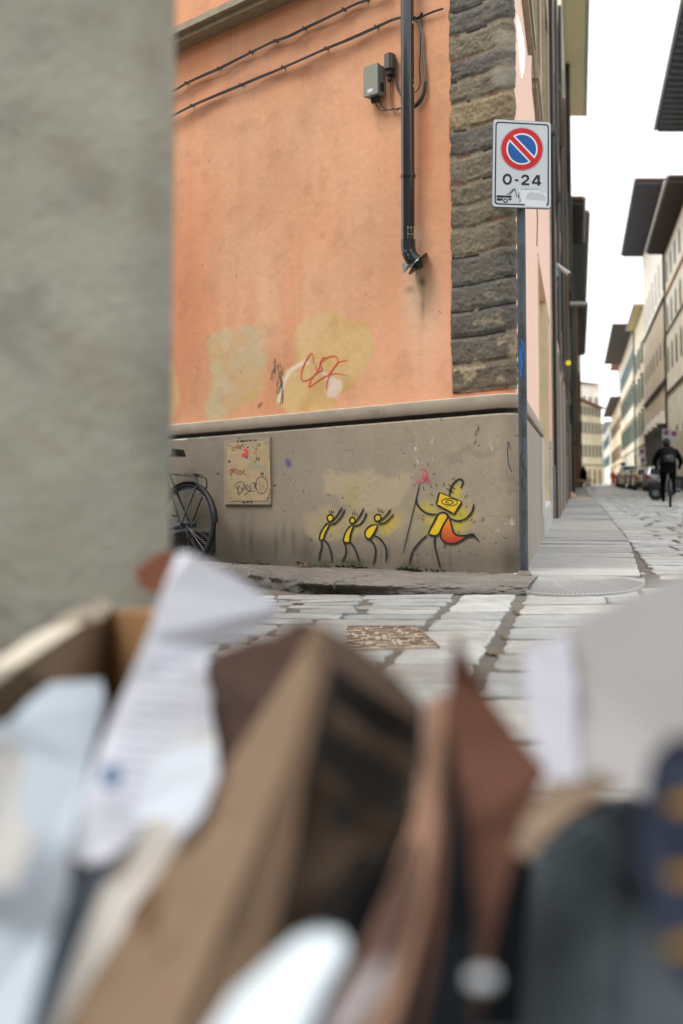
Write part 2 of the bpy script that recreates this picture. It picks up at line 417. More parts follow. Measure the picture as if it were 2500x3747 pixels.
nb = grid_mesh('pavement_ramp', P, m_nose, flip=True); tag(nb, kind='structure')
rb = MB()
for i_ in range(38):
    k = min(NN - 1, int(i_ / 38 * (NN - 14))); t0_ = .30 + .1 * (i_ % 2); a_ = Vector(P[k, 0]).lerp(Vector(P[k, NJ]), t0_); e = Vector(P[k, NJ]).lerp(Vector(P[k + 1, NJ]), (i_ / 38 * (NN - 14)) % 1)
    e = Vector(P[k, 0]).lerp(e, .97); n = Vector((-(e - a_).y, (e - a_).x, 0)).normalized(); up_ = Vector((0, 0, .0012))
    rb.quad([a_ - n * .0016 + up_, a_ + n * .0016 + up_, e + n * .0042 + up_, e - n * .0042 + up_])
rbo = rb.build('groove_shade_strips', mat('groove_shade', S(92, 91, 88), .8), nb)  # flat dark strips paint the shade in the grooves of the ribbing
# grate across the pavement and small covers
gr = thing('drain_grate', PS('L', 18.4, .5, .06), 'long narrow drain grate crossing the pavement beside the doorway', 'grate')
gm = MB(); yg = 18.4
for i in range(34):
    o0 = .08 + i * .025
    gm.sbox('L', yg, yg + .13, o0, o0 + .012, .06 + rise(yg), .068 + rise(yg))
gm.build('bars', mat('iron_dark', S(60, 60, 60), .6, .2, 20, .2, 60), gr)
g2 = MB(); g2.sbox('L', yg - .02, yg + .15, .06, .94, .0625 + rise(yg), .0645 + rise(yg)); g2.build('frame', mat('grate_frame', S(120, 120, 118), .7), gr)
def cover(px, py, r, label, z=.06):
    p = onplane(px, py, Vector((0, 0, z)), Vector((0, 0, 1))); t = thing('inspection_cover', p, label, 'cover')
    mb = MB(); mb.lathe([(0.001, .004), (r * .86, .004), (r * .88, .001), (r * .92, .001), (r * .94, .006), (r, .006), (r, -.01)], (p.x, p.y, p.z), seg=32)
    for q in range(5):
        mb.box((p.x, p.y + (q - 2) * r * .3, p.z + .006), (math.sqrt(max(.01, 1 - ((q - 2) * .3) ** 2)) * r * .7, r * .05, .002))
    mb.build('lid', mat('cover_iron', S(150, 150, 148), .5, .2, 30, .2, 80, metal=.3), t); return t
cover(2190, 2003, .115, 'small round metal cover set in the pavement slabs')
# manhole cover in the crossing
mh = thing('manhole_cover', (mcx, mcy, gz(mcx, mcy)), 'rusty rectangular manhole cover with raised dashes in the paving', 'manhole cover')
zz = gz(mcx, mcy)
mq = [Vector((p.x, p.y, -.02)) for p in mc]
m_rust = mat('rusty_iron', S(192, 178, 160), .6, .3, 14, .4, 70, grain=.15)
m_rustd = mat('rusty_dash', S(134, 114, 98), .6, .3, 30, .2, 70)
MB().prism(mq, (0, 0, .032 + zz)).build('plate', m_rust, mh)
mb = MB(); rr = random.Random(5)
def bil(u, v): return (mq[0] * (1 - u) + mq[1] * u) * (1 - v) + (mq[3] * (1 - u) + mq[2] * u) * v
for i in range(11):
    for j in range(9):
        u = (i + .5 + rr.uniform(-.2, .2)) / 11; v_ = (j + .5 + rr.uniform(-.22, .22)) / 9; p = bil(u, v_); a = rr.choice((0, 0, .25, 1.5, -.3))
        X = Vector((math.cos(a), math.sin(a), 0)); Y_ = Vector((-X.y, X.x, 0))
        mb.box((p.x, p.y, .0145 + zz), (.017, .0036, .003), (X, Y_, Vector((0, 0, 1))))
mb.build('raised_dashes', m_rustd, mh)
MB().prism([bil(-.02, -.02), bil(1.02, -.02), bil(1.02, -.0), bil(-.02, -.0)], (0, 0, .034 + zz)).prism([bil(1.0, 0), bil(1.03, 0), bil(1.03, 1), bil(1.0, 1)], (0, 0, .034 + zz)).build('rim', m_rustd, mh)
# puddles of water in the joints
m_wet = mat('puddle_water', S(110, 100, 84), .04, .1, 5, .08, 30, spec=.8)
for px, py, rx, ry in ((1630, 2362, .10, .05), (1797, 2378, .03, .10), (1560, 2448, .10, .07), (1190, 2196, .22, .035), (1010, 2205, .3, .05), (1540, 2395, .03, .08), (1890, 2240, .012, .10), (1850, 2330, .014, .1)):
    p = onG(px, py); P = []
    for q in range(18):
        a = 2 * math.pi * q / 18; k = random.uniform(.7, 1.15); P.append((p.x + math.cos(a) * rx * k, p.y + math.sin(a) * ry * k, -.03))
    o = MB().prism(P, (0, 0, .03 - .0015 + gz(p.x, p.y))).build('puddle', m_wet); tag(o, kind='structure')
# worn kerb of the left street: one dense displaced sheet
basepx = [(1950, 2108), (1893, 2104), (1700, 2098), (1500, 2092), (1300, 2084), (1100, 2075), (900, 2064), (760, 2056), (600, 2046), (380, 2030), (150, 2015)]
edgepx = [(1932, 2173), (1880, 2174), (1700, 2173), (1500, 2172), (1300, 2174), (1150, 2172), (1040, 2160), (960, 2146), (830, 2124), (600, 2100), (380, 2080)]
NU, NV = 640, 90
def interp(pxs, t):
    x = np.interp(t, np.linspace(0, 1, len(pxs)), [p[0] for p in pxs]); y_ = np.interp(t, np.linspace(0, 1, len(pxs)), [p[1] for p in pxs]); return x, y_
bw = []; ew = []
for i in range(NU):
    t = i / (NU - 1); bx, by = interp(basepx, t); ex, ey = interp(edgepx, t)
    b3 = onplane(bx, by, Vector((0, 0, .055)), Vector((0, 0, 1))); sb = sL(b3)
    q = V + dL * sb - nL * .02; e3 = onG(ex, ey)
    bw.append((q.x, q.y, 0)); ew.append((e3.x, e3.y, 0))
bw = np.array(bw); ew = np.array(ew)
vv = np.linspace(0, 1, NV) ** 0.8
# arc-length param across: top (0..0.9) then front face drop
P = np.zeros((NU, NV, 3)); C = np.zeros((NU, NV, 3))
U = np.cumsum(np.r_[0, np.hypot(*(ew[1:, :2] - ew[:-1, :2]).T)])
for j in range(NV):
    w = vv[j]; tt = min(1.0, w / 0.80); xy = bw + (ew - bw) * tt * 0.985
    P[:, j, 0] = xy[:, 0]; P[:, j, 1] = xy[:, 1]
    P[:, j, 2] = w
X_, Y_ = P[..., 0], P[..., 1]; w = vv[None, :].repeat(NU, 0)
gzv = np.vectorize(gz)(X_, Y_)
Uu = U[:, None].repeat(NV, 1)
top = .062 + .012 * (fbm(Uu * 1.5, w * 2, seed=3) - .5) * 2 + .005 * (fbm(Uu * 9, w * 9, seed=8) - .5) * 2
hk = np.interp(U, [0, .3, 1.0, 1.8, 4, 7], [.058, .062, .075, .10, .115, .11])[:, None]
front = np.clip((w - .66) / .34, 0, 1)
phi = front * math.pi / 2
Wk = np.linalg.norm(ew - bw, axis=1)[:, None]; Rk = .10
for a in range(2): P[..., a] = bw[:, a][:, None] + (ew - bw)[:, a][:, None] * np.where(w < .66, w / .66 * (1 - Rk / Wk), 1 - Rk / Wk * (1 - np.sin(phi)))
X_, Y_ = P[..., 0], P[..., 1]; gzv = np.vectorize(gz)(X_, Y_)
ztop = gzv + top + (hk - .062) * sstep(0, .6, w)
z = ztop - (ztop - gzv + .02) * (1 - np.cos(phi)) 
ero = sstep(.47, .66, fbm(Uu * 2.3 + 3.3, w * 3, seed=21, o=3)) * sstep(.45, .75, front) * sstep(.5, 1.3, Uu)
lump = (fbm(Uu * 6, w * 9, seed=5) - .5)
outv = (ew - bw); outv = outv / np.linalg.norm(outv, axis=1, keepdims=True)
bulge = .055 * lump * sstep(.1, .5, front) - .07 * ero + (fbm(Uu * 2.1, Uu * 0, seed=77) - .5) * .08 * sstep(.3, .8, w) + .014 * (fbm(Uu * 28, w * 28, seed=79) - .5) * (w > .6)
for a in range(2): P[..., a] += outv[:, a][:, None] * bulge
crk = np.zeros_like(w)
for uc in (2.55, 1.1, 3.7): crk = np.maximum(crk, np.exp(-((Uu - uc - .12 * (fbm(w * 4, Uu * 0, seed=4) - .5) * 2 - .15 * (w - .5)) / .007) ** 2) * sstep(.25, .55, w))
z = z - .03 * crk + (fbm(Uu * 40, w * 30, seed=41) - .5) * .006 - .012 * sstep(.62, .75, fbm(Uu * 7, w * 12, seed=51)) * (w < .8)
P[..., 2] = z
base = np.array(S(112, 106, 99)); n1 = fbm(Uu * 2, w * 3, seed=9)[..., None]; C[:] = base * (0.62 + .75 * n1)
C *= (1 - .5 * sstep(.45, .9, front + .3 * lump)[..., None]) * (1 - .45 * ero[..., None]) * (1 - .6 * crk[..., None])  # dirt at the bottom; darker front and hollows also paint in shade
moss = np.exp(-((w - .0) / .05) ** 2) * sstep(.45, .6, fbm(Uu * 3, w * 0, seed=31)) * sstep(.7, 1.2, Uu)
C = C * (1 - moss[..., None] * .9) + np.array(S(92, 104, 52)) * moss[..., None] * .9
m_kerb = mat('kerb_stone', None, 0.72, 0.22, 9, 0.55, 55, attr=True, grain=0.16, gscale=130, roughvar=.15, bdist=0.01)
o = grid_mesh('kerb', P, m_kerb, col=C, flip=True); tag(o, kind='structure')
pc = onplane(1157, 2092, Vector((0, 0, .01)), Vector((0, 0, 1)))
pc = onG(1157, 2093, .06)
t = thing('inspection_cover', (pc.x, pc.y, pc.z), 'oval stone access cover set in the dark worn kerb', 'cover')
mb = MB(); mb.lathe([(0.001, .012), (.13, .012), (.145, .008), (.147, -.002), (.158, -.002), (.165, .005), (.165, -.02)], (pc.x, pc.y, pc.z + .002), seg=40); mb.build('lid', mat('cover_stone', S(128, 118, 108), .8, .2, 12, .5, 60), t)
# litter and moss at the foot of the wall
m_moss = mat('moss_green', S(66, 72, 40), .95, .35, 30, .8, 90)
mb = MB()
for px0, px1, n in ((1150, 1230, 50), (1245, 1360, 190), (1470, 1560, 150), (900, 1000, 50), (1560, 1650, 40)):
    for _ in range(n):
        px = random.uniform(px0, px1); p = V + dL * sL(onL(px, 2080)) + nL * (.05 + abs(random.gauss(0, .02)))
        zb = .062 + KS * sL(p) + abs(random.gauss(0, .009)); r = random.uniform(.003, .008); a = random.uniform(0, 6.28)
        c = Vector((p.x, p.y, zb)); d1 = Vector((math.cos(a), math.sin(a), random.uniform(-.4, .6))) * r; d2 = Vector((-math.sin(a), math.cos(a), random.uniform(0, .9))) * r
        mb.quad([c - d1 - d2, c + d1 - d2, c + d1 + d2, c - d1 + d2])
o = mb.build('moss', m_moss); tag(o, 'green moss growing in tufts along the foot of the painted wall', 'moss', kind='stuff')
mb = MB()
for _ in range(60):
    px = random.gauss(1103, 14); p = onG(px, 2070 + random.gauss(0, 3), .07); r = random.uniform(.012, .03); a = random.uniform(0, 6.28)
    d1 = Vector((math.cos(a), math.sin(a), random.uniform(-.5, .5))) * r; d2 = Vector((-math.sin(a), math.cos(a), random.uniform(0, .8))) * r * .5
    c = Vector((p.x, p.y, p.z + .01 + random.uniform(0, .015)))
    mb.quad([c - d1, c - d2, c + d1, c + d2])
o = mb.build('dead_leaves', mat('leaf_brown', S(96, 74, 58), .9, .4, 40, .3, 60)); tag(o, 'clump of dry brown leaves caught against the wall foot', 'leaves', kind='stuff')
# ================================================================ CORNER HOUSE
PHI = math.acos(max(-1, min(1, dL.dot(dR)))); RC = 0.07; TT = RC / math.tan(PHI / 2); ARC = RC * (math.pi - PHI)
cen = V + dL * TT - nL * RC
a0 = math.atan2(nL.y, nL.x); a1 = math.atan2(nR.y, nR.x)
da = (a1 - a0 + math.pi) % (2 * math.pi) - math.pi
def path(u):
    """outside wall line of the corner house in plan; u>0 along the left street, u<-ARC along the side street"""
    u = np.asarray(u, float); x = np.zeros_like(u); y = np.zeros_like(u); nx = np.zeros_like(u); ny = np.zeros_like(u)
    m = u >= 0; x[m] = V.x + dL.x * (TT + u[m]); y[m] = V.y + dL.y * (TT + u[m]); nx[m] = nL.x; ny[m] = nL.y
    m = (u < 0) & (u > -ARC); a = a0 + da * (-u[m] / ARC); nx[m] = np.cos(a); ny[m] = np.sin(a); x[m] = cen.x + nx[m] * RC; y[m] = cen.y + ny[m] * RC
    m = u <= -ARC; q = TT - u[m] - ARC; x[m] = V.x + dR.x * q; y[m] = V.y + dR.y * q; nx[m] = nR.x; ny[m] = nR.y
    return x, y, nx, ny
def wallgrid(us, zs_, off):
    """off: scalar or (nu,nv) outward offset"""
    x, y, nx, ny = path(us); U_, Z_ = np.meshgrid(us, zs_, indexing='ij'); off = np.zeros_like(U_) + off
    P = np.stack([x[:, None] + nx[:, None] * off, y[:, None] + ny[:, None] * off, Z_ + KS * np.maximum(U_ + TT, 0)], -1)
    return P, U_, Z_
def soft_poly(px, py, poly, soft, seed=0, wob=6, ws=.03):
    """soft mask of a polygon in picture coords"""
    poly = np.array(poly, float); x = px + (fbm(px * ws, py * ws, seed=seed, o=3) - .5) * 2 * wob; y = py + (fbm(px * ws, py * ws, seed=seed + 5, o=3) - .5) * 2 * wob
    ins = np.zeros(x.shape, bool); d = np.full(x.shape, 1e9)
    for i in range(len(poly)):
        ax, ay = poly[i]; bx, by = poly[(i + 1) % len(poly)]
        c = ((ay > y) != (by > y)) & (x < (bx - ax) * (y - ay) / ((by - ay) if by != ay else 1e-9) + ax); ins ^= c
        l2 = (bx - ax) ** 2 + (by - ay) ** 2; t = np.clip(((x - ax) * (bx - ax) + (y - ay) * (by - ay)) / l2, 0, 1)
        d = np.minimum(d, np.hypot(x - ax - t * (bx - ax), y - ay - t * (by - ay)))
    sd_ = np.where(ins, d, -d); return sstep(-soft, soft, sd_)
def blob(px, py, cx, cy, rx, ry, rot=0, pw=1.0):
    c, s_ = math.cos(R_(rot)), math.sin(R_(rot)); dx, dy = px - cx, py - cy
    return np.exp(-(((dx * c + dy * s_) / rx) ** 2 + ((-dx * s_ + dy * c) / ry) ** 2) ** pw)
def mixc(C, col, m): return C * (1 - m[..., None]) + np.array(col) * m[..., None]
ZPL, ZGR, ZLE = 1.165, 1.195, 1.298
house = thing('corner_house', (V.x, V.y, 0), 'orange plastered corner house with grey plinth and rough stone quoins', 'house')
# --- plinth
us = np.concatenate([np.arange(-4.3, -ARC - .02, .05), np.linspace(-ARC - .02, 0, 24), np.arange(.008, 5.75, .008), np.arange(5.75, 7.4, .1)])
zs_ = np.concatenate([np.linspace(-.35, .02, 4), np.arange(.04, ZPL + .001, .0085)])
P, U_, Z_ = wallgrid(us, zs_, .05)
off = .05 + .0035 * (fbm(U_ * 3, Z_ * 3, seed=2) - .5) + .0012 * (fbm(U_ * 40, Z_ * 40, seed=3) - .5)
px, py = project(P)
pits = sstep(.84, .88, fbm(U_ * 34, Z_ * 34, seed=61, o=2, g=.4)) * sstep(.45, .6, fbm(U_ * 3, Z_ * 3, seed=62))
off = off - .005 * pits - .02 * sstep(ZPL - .008, ZPL, Z_)
chip = sstep(.62, .72, fbm(U_ * 9, Z_ * 30, seed=66)) * sstep(ZPL - .02, ZPL - .008, Z_)
P, U_, Z_ = wallgrid(us, zs_, off)
C = np.zeros(P.shape); base = np.array(S(157, 145, 127))
C[:] = base * (.84 + .34 * fbm(U_ * 1.2, Z_ * 1.2, seed=11))[..., None]
C *= (1 + .10 * (fbm(U_ * 14, Z_ * 3, seed=12) - .5))[..., None] * (1 + .12 * (fbm(U_ * 45, Z_ * 45, seed=13, o=2) - .5))[..., None]
# darker, dirtier on the left and at the foot
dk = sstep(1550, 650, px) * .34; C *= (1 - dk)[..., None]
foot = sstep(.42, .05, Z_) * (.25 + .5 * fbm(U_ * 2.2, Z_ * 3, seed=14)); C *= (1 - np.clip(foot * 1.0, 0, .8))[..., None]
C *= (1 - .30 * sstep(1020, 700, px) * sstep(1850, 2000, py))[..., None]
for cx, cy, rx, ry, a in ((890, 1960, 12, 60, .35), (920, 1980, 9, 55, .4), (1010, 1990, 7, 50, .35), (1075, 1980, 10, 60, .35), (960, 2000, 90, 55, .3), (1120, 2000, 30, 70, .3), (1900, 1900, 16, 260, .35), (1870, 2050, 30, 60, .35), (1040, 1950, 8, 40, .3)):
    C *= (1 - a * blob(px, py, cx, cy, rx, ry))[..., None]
# scraped dirty scratches zone and pale drips
scr = sstep(.60, .72, fbm(U_ * 9, Z_ * 9, seed=71, o=5)) * sstep(1350, 1600, px) * .16; C *= (1 - scr)[..., None]
wh = sstep(.73, .80, fbm(U_ * 22, Z_ * 14, seed=73, o=3)) * (blob(px, py, 1860, 1900, 45, 70) + blob(px, py, 1540, 1650, 45, 60) + .4 * blob(px, py, 1800, 1650, 60, 60)); C = mixc(C, S(205, 198, 188), np.clip(wh, 0, 1))
# cover-up patches (light beige / yellowish) behind the figures
z6 = zone(6); Q6 = lambda L: [z6(*p) for p in L]
m_ = soft_poly(px, py, Q6([(150, 270), (200, 210), (250, 260), (290, 235), (380, 240), (470, 200), (520, 250), (600, 280), (690, 235), (760, 250), (740, 330), (690, 390), (680, 470), (600, 500), (520, 480), (430, 500), (330, 480), (250, 400), (170, 370)]), 13, 4, 10, .02)
C = mixc(C, S(184, 166, 134), m_ * .62)
m_ = soft_poly(px, py, Q6([(20, 530), (180, 470), (300, 520), (700, 480), (720, 560), (640, 640), (500, 690), (420, 660), (300, 690), (110, 700), (40, 640)]), 14, 9, 10, .02); C = mixc(C, S(172, 156, 122), m_ * .6)
YE, YG = S(196, 176, 36), S(150, 146, 40)
for cx, cy, rx, ry, rot, a in ((205, 560, 35, 60, 0, .75), (170, 620, 40, 50, 0, .4), (360, 580, 40, 60, 0, .75), (330, 660, 45, 40, 0, .4), (530, 560, 50, 50, 0, .7), (600, 580, 70, 40, -25, .8), (580, 640, 22, 22, 0, .8), (500, 620, 60, 60, 0, .4),
    (850, 480, 70, 40, 20, .7), (900, 560, 60, 45, 0, .85), (1010, 480, 100, 60, 20, .75), (1050, 360, 38, 45, 0, .85), (1060, 600, 60, 50, 0, .75), (1100, 540, 60, 40, 0, .6), (1060, 510, 60, 40, 0, .7), (830, 640, 55, 40, 0, .4), (340, 360, 40, 60, 0, .35), (340, 430, 50, 60, 0, .25), (760, 500, 16, 40, 0, .5)):
    x, y_ = z6(cx, cy); b = blob(px, py, x, y_, rx * .5421, ry * .5421, rot, .9) * (.75 + .5 * fbm(U_ * 10, Z_ * 10, seed=81)); C = mixc(C, YE if a > .5 else YG, np.clip(b * a, 0, 1))
b = blob(px, py, 1055, 1695, 10, 17, -20, 1.3); C = mixc(C, S(76, 70, 138), np.clip(b * 1.1, 0, .9))
for sx in (330, 545, 600, 1010, 890):                      # drips under the figures
    x, y_ = z6(sx, 730); C *= (1 - .25 * blob(px, py, x, y_ + 25, 3.5, 45))[..., None]
for q, (cx, cy, rx, ry) in enumerate(((360, 850, 90, 25), (750, 870, 80, 25), (170, 845, 40, 14))):
    x, y_ = z6(cx, cy); b = blob(px, py, x, y_, rx * .5421, ry * .5421) * (.4 + fbm(U_ * 20, Z_ * 20, seed=90)); C = mixc(C, S(64, 72, 34), np.clip(b, 0, .85))
C = mixc(C, S(208, 200, 190), chip * .8)
C *= (1 - .55 * pits)[..., None]
rt = (U_ < -ARC - .05); C[rt] = (np.array(S(150, 140, 128)) * (.88 + .24 * fbm(U_ * 3, Z_ * 1.2, seed=19))[..., None])[rt]
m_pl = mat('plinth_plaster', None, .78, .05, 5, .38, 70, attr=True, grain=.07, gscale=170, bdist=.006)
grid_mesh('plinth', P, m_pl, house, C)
# --- groove and ledge
def sweep(prof, us, seedc, colr, name, m):
    x, y, nx, ny = path(us); P = np.zeros((len(us), len(prof), 3)); C = np.zeros_like(P)
    for j, (of, z, k) in enumerate(prof):
        w_ = .002 * (fbm(us * 12, us * 0 + j, seed=seedc + j) - .5) * 2
        P[:, j, 0] = x + nx * (of + w_); P[:, j, 1] = y + ny * (of + w_); P[:, j, 2] = z + KS * np.maximum(us + TT, 0) + w_
        C[:, j] = np.array(colr) * (k * (.85 + .3 * fbm(us * 4, us * 0 + j * .3, seed=seedc)))[:, None]
    o = grid_mesh(name, P, m, house, C, smooth=False); return o
us2 = np.concatenate([np.arange(-4.3, -ARC, .1), np.linspace(-ARC, 0, 16), np.arange(.02, 7.4, .02)])
m_le = mat('ledge_plaster', None, .78, .08, 5, .3, 60, attr=True, grain=.08, gscale=170, bdist=.005)
prof = [(.03, ZPL, 1.2), (.004, ZPL + .001, .3), (.002, ZPL + .01, .16), (.002, ZGR, .16), (.052, ZGR + .002, .9), (.056, ZGR + .006, 1), (.056, (ZGR + ZLE) / 2, 1), (.056, ZLE - .012, 1.05), (.052, ZLE - .003, 1.5), (.04, ZLE, 1.2), (-.01, ZLE + .004, 1)]
sweep(prof, us2, 300, S(156, 144, 128), 'ledge', m_le)
# --- orange wall of the left street
UQ0 = sL(onL(1655, 900)) - TT
us = np.arange(UQ0 - .05, 7.0, .013); zs_ = np.arange(ZLE, 5.4, .013); P, U_, Z_ = wallgrid(us, zs_, 0)
off = .006 * (fbm(U_ * 1.5, Z_ * 1.5, seed=402) - .5) * 2 + .0014 * (fbm(U_ * 25, Z_ * 25, seed=403) - .5) * 2; P, U_, Z_ = wallgrid(us, zs_, off); px, py = project(P)
s_ = zone('s'); 
C = np.zeros(P.shape); C[:] = np.array(S(210, 153, 115)) * (.78 + .40 * fbm(U_ * .9, Z_ * .9, seed=410))[..., None]
hue = (fbm(U_ * 1.6, Z_ * 1.1, seed=411) - .5); C[..., 1] *= 1 + .35 * hue; C[..., 2] *= 1 + .6 * hue
st = (fbm(U_ * 9, Z_ * .9, seed=412) - .5); C *= (1 + .14 * st)[..., None]; C *= (1 + .10 * (fbm(U_ * 40, Z_ * 40, seed=413, o=2) - .5))[..., None]
C = mixc(C, S(214, 132, 84), sstep(.3, 1, blob(px, py, 900, 260, 420, 200)) * .0 + .35 * blob(px, py, 700, 120, 330, 200))
C = mixc(C, S(206, 122, 82), .45 * blob(px, py, 640, 1050, 120, 420)) ; C = mixc(C, S(240, 178, 140), .55 * sstep(900, 1350, py) * sstep(1100, 1600, px))
# vertical rust runs right of the pipe
C = mixc(C, S(212, 112, 66), .5 * blob(px, py, 1560, 500, 22, 160)); C = mixc(C, S(204, 108, 64), .6 * blob(px, py, 1655, 560, 14, 160) * (.5 + fbm(U_ * 30, Z_ * 6, seed=415)))
C = mixc(C, S(243, 190, 160), .5 * blob(px, py, 1560, 1150, 70, 300))
# brown bands running just below the cables
for c0, c1, a in (((620, 345), (1350, 25), .3), ((620, 440), (1480, 90), .38)):
    t = np.clip((px - c0[0]) / (c1[0] - c0[0]), 0, 1); yl = c0[1] + (c1[1] - c0[1]) * t + 34 * np.sin(px * .012); d = py - yl
    C = mixc(C, S(150, 92, 62), a * np.exp(-((d - 8) / 26) ** 2) * (.5 + fbm(U_ * 3, Z_ * 3, seed=416)) * ((px < 1500)))
# below the broken pipe
C = mixc(C, S(214, 184, 152), .85 * blob(px, py, 1535, 1090, 60, 130) * (.4 + 1.0 * fbm(U_ * 8, Z_ * 4, seed=417)))
C = mixc(C, S(96, 70, 56), np.clip(.9 * blob(px, py, 1545, 1030, 14, 18) + .55 * blob(px, py, 1548, 1110, 8, 60) * (.3 + fbm(U_ * 30, Z_ * 6, seed=418)) + .5 * blob(px, py, 1500, 1060, 18, 14), 0, .9))
C = mixc(C, S(205, 170, 140), .6 * blob(px, py, 1540, 1300, 8, 160)); C = mixc(C, S(212, 196, 186), .7 * blob(px, py, 1536, 862, 9, 22))
# repainted patches
z4 = zone(4); Q4 = lambda L: [z4(*p) for p in L]
mk = lambda q, soft, sd_, wob: soft_poly(px, py, Q4(q), soft, sd_, wob, .018)
fn = fbm(U_ * 5, Z_ * 5, seed=430, o=4)
a = mk([(225, 300), (260, 245), (330, 215), (390, 230), (430, 200), (480, 220), (520, 225), (535, 290), (545, 350), (530, 430), (525, 520), (490, 575), (440, 610), (420, 625), (400, 610), (330, 680), (240, 700), (210, 620), (240, 560), (250, 460), (235, 400)], 9, 440, 8)
C = mixc(C, np.array(S(190, 166, 124)), a * .8); C = mixc(C, S(200, 164, 84), a * sstep(.52, .68, fn) * .45); C = mixc(C, S(190, 180, 146), a * sstep(.5, .36, fn) * .5)
a = mk([(600, 520), (640, 430), (690, 390), (680, 250), (700, 190), (750, 150), (880, 120), (960, 175), (1050, 185), (1090, 240), (1095, 330), (1060, 400), (1030, 450), (990, 520), (930, 560), (880, 580), (905, 605), (870, 640), (760, 650), (650, 655), (600, 620), (590, 600)], 8, 450, 8)
C = mixc(C, S(204, 168, 106), a * .85); C = mixc(C, S(202, 152, 62), a * sstep(.53, .68, fn) * .5); C = mixc(C, S(212, 190, 140), a * sstep(.5, .36, fn) * .4)
a = mk([(600, 520), (650, 430), (740, 370), (760, 400), (700, 420), (660, 450), (625, 520), (610, 600), (592, 600)], 5, 455, 4); C = mixc(C, S(232, 212, 200), a * .8)
a = mk([(815, 440), (850, 450), (930, 490), (935, 530), (900, 580), (850, 570), (860, 500)], 6, 456, 6); C = mixc(C, S(226, 206, 194), a * .8)
a = mk([(-60, 380), (40, 390), (70, 480), (80, 600), (40, 700), (-60, 700)], 9, 457, 6); C = mixc(C, S(205, 170, 112), a * .7)
a = sstep(.38, .80, fbm(U_ * 4 + 2, Z_ * 1.3, seed=461)) * sstep(800, 1080, py) * sstep(1330, 1200, py) * sstep(680, 850, px) * sstep(1480, 1380, px); C = mixc(C, S(222, 180, 146), a * .55)
a = sstep(.60, .70, fbm(U_ * 6, Z_ * 6, seed=462, o=5)); C *= (1 - .08 * a)[..., None]
for x_ in (845, 862, 838): C *= (1 - .10 * np.exp(-((px - x_) / 2.5) ** 2) * sstep(420, 120, py))[..., None]
m_or = mat('orange_plaster', None, .8, .04, 3, .35, 85, attr=True, grain=.05, gscale=180, bdist=.006)
grid_mesh('wall', P, m_or, house, C)
# pink-orange strip below the quoins
m_pk = mat('pink_plaster', S(226, 160, 128), .8, .15, 6, .3, 60, stretch=(1, 1, .35))
usq = np.concatenate([np.linspace(-ARC - .03, 0, 12), np.arange(.02, UQ0 + .03, .03)])
P, U_, Z_ = wallgrid(usq, np.linspace(ZLE - .005, 5.4, 4), .004); C = np.zeros(P.shape) + np.array(S(214, 150, 118)); grid_mesh('corner_backing', P, m_le, house, C)
# --- quoins: rough stone blocks round the corner
zq0 = ZLE + .035
usq = np.concatenate([np.linspace(-ARC + .012, 0, 40), np.arange(.006, UQ0 + .02, .0065)]); zsq = np.arange(zq0, 5.0, .0065)
P, U_, Z_ = wallgrid(usq, zsq, .0); px, py = project(P)
rq = random.Random(11); zb = [zq0]
while zb[-1] < 5.05: zb.append(zb[-1] + rq.choice((.15, .165, .175, .19, .205)))
zb = np.array(zb); wav = .020 * (fbm(U_ * 4, Z_ * 1.2, seed=501) - .5) * 2 + .02 * np.sin(np.clip((U_ + ARC) * 5.2, 0, 3.2)) - .015
zq = Z_ + wav; bi = np.clip(np.searchsorted(zb, zq) - 1, 0, len(zb) - 2); lo = zb[bi]; hi = zb[bi + 1]
e = np.minimum(zq - lo, hi - zq); um = usq[-1]
eu = np.minimum(um - U_ + .0, U_ - usq[0] + .02)
wv = .010 * fbm(U_ * 30, Z_ * 30, seed=502)
cush = sstep(0, .035, e - wv * .6) 
joint = 1 - sstep(.002, .0105, e - wv * .55)
blk = bi * 7.31
rough = (fbm(U_ * 11, Z_ * 12 , blk, seed=503, o=5) - .5) + .6 * (fbm(U_ * 45, Z_ * 45, blk, seed=504, o=3) - .5)
strata = (fbm(U_ * 14, Z_ * 30, seed=505, o=3) - .5) * .5
offq = .012 + .009 * cush * sstep(0, .03, um - U_) + .018 * (.3 + .7 * cush) * (rough) + .010 * cush * strata
smooth_patch = blob(px, py, 1855, 155, 42, 40, 20, 2) + blob(px, py, 1845, 275, 40, 55, 30, 2)
sp = np.clip(smooth_patch, 0, 1); offq = offq * (1 - .75 * sp) + .02 * sp
edg = usq[-1] - .022 + .020 * fbm(U_ * 0 + 3, Z_ * 14, seed=515, o=4) * 2 - .008
offq = np.where(U_ > edg, -.012, offq)
P, U_, Z_ = wallgrid(usq, zsq, offq)
bh = _hash(bi, bi * 0, bi * 0, 3)
base = np.where((bh > .5)[..., None], np.array(S(112, 103, 86)), np.array(S(94, 90, 82)))
base = np.where((bh > .8)[..., None], np.array(S(136, 120, 92)), base)
C = base * (.55 + .9 * fbm(U_ * 6, Z_ * 9, blk, seed=506, o=5))[..., None] * (1 + .7 * (fbm(U_ * 60, Z_ * 60, seed=507, o=2) - .5))[..., None]
low = sstep(1150, 1500, py); C = mixc(C, S(118, 100, 76), low * .6); C = mixc(C, S(176, 158, 128), sstep(.60, .75, fbm(U_ * 12, Z_ * 12, seed=508)) * sstep(1000, 1300, py) * .6)
C = mixc(C, S(152, 146, 132), np.clip(smooth_patch, 0, 1) * (.55 + .3 * fbm(U_ * 20, Z_ * 20, seed=509)))
jn = fbm(U_ * 5, Z_ * 5, seed=510); jc = np.where((jn > .67)[..., None], np.array(S(120, 78, 58)), np.where((jn > .46)[..., None], np.array(S(132, 120, 100)), np.array(S(34, 31, 27)))); C = C * (1 - joint[..., None]) + jc * joint[..., None]
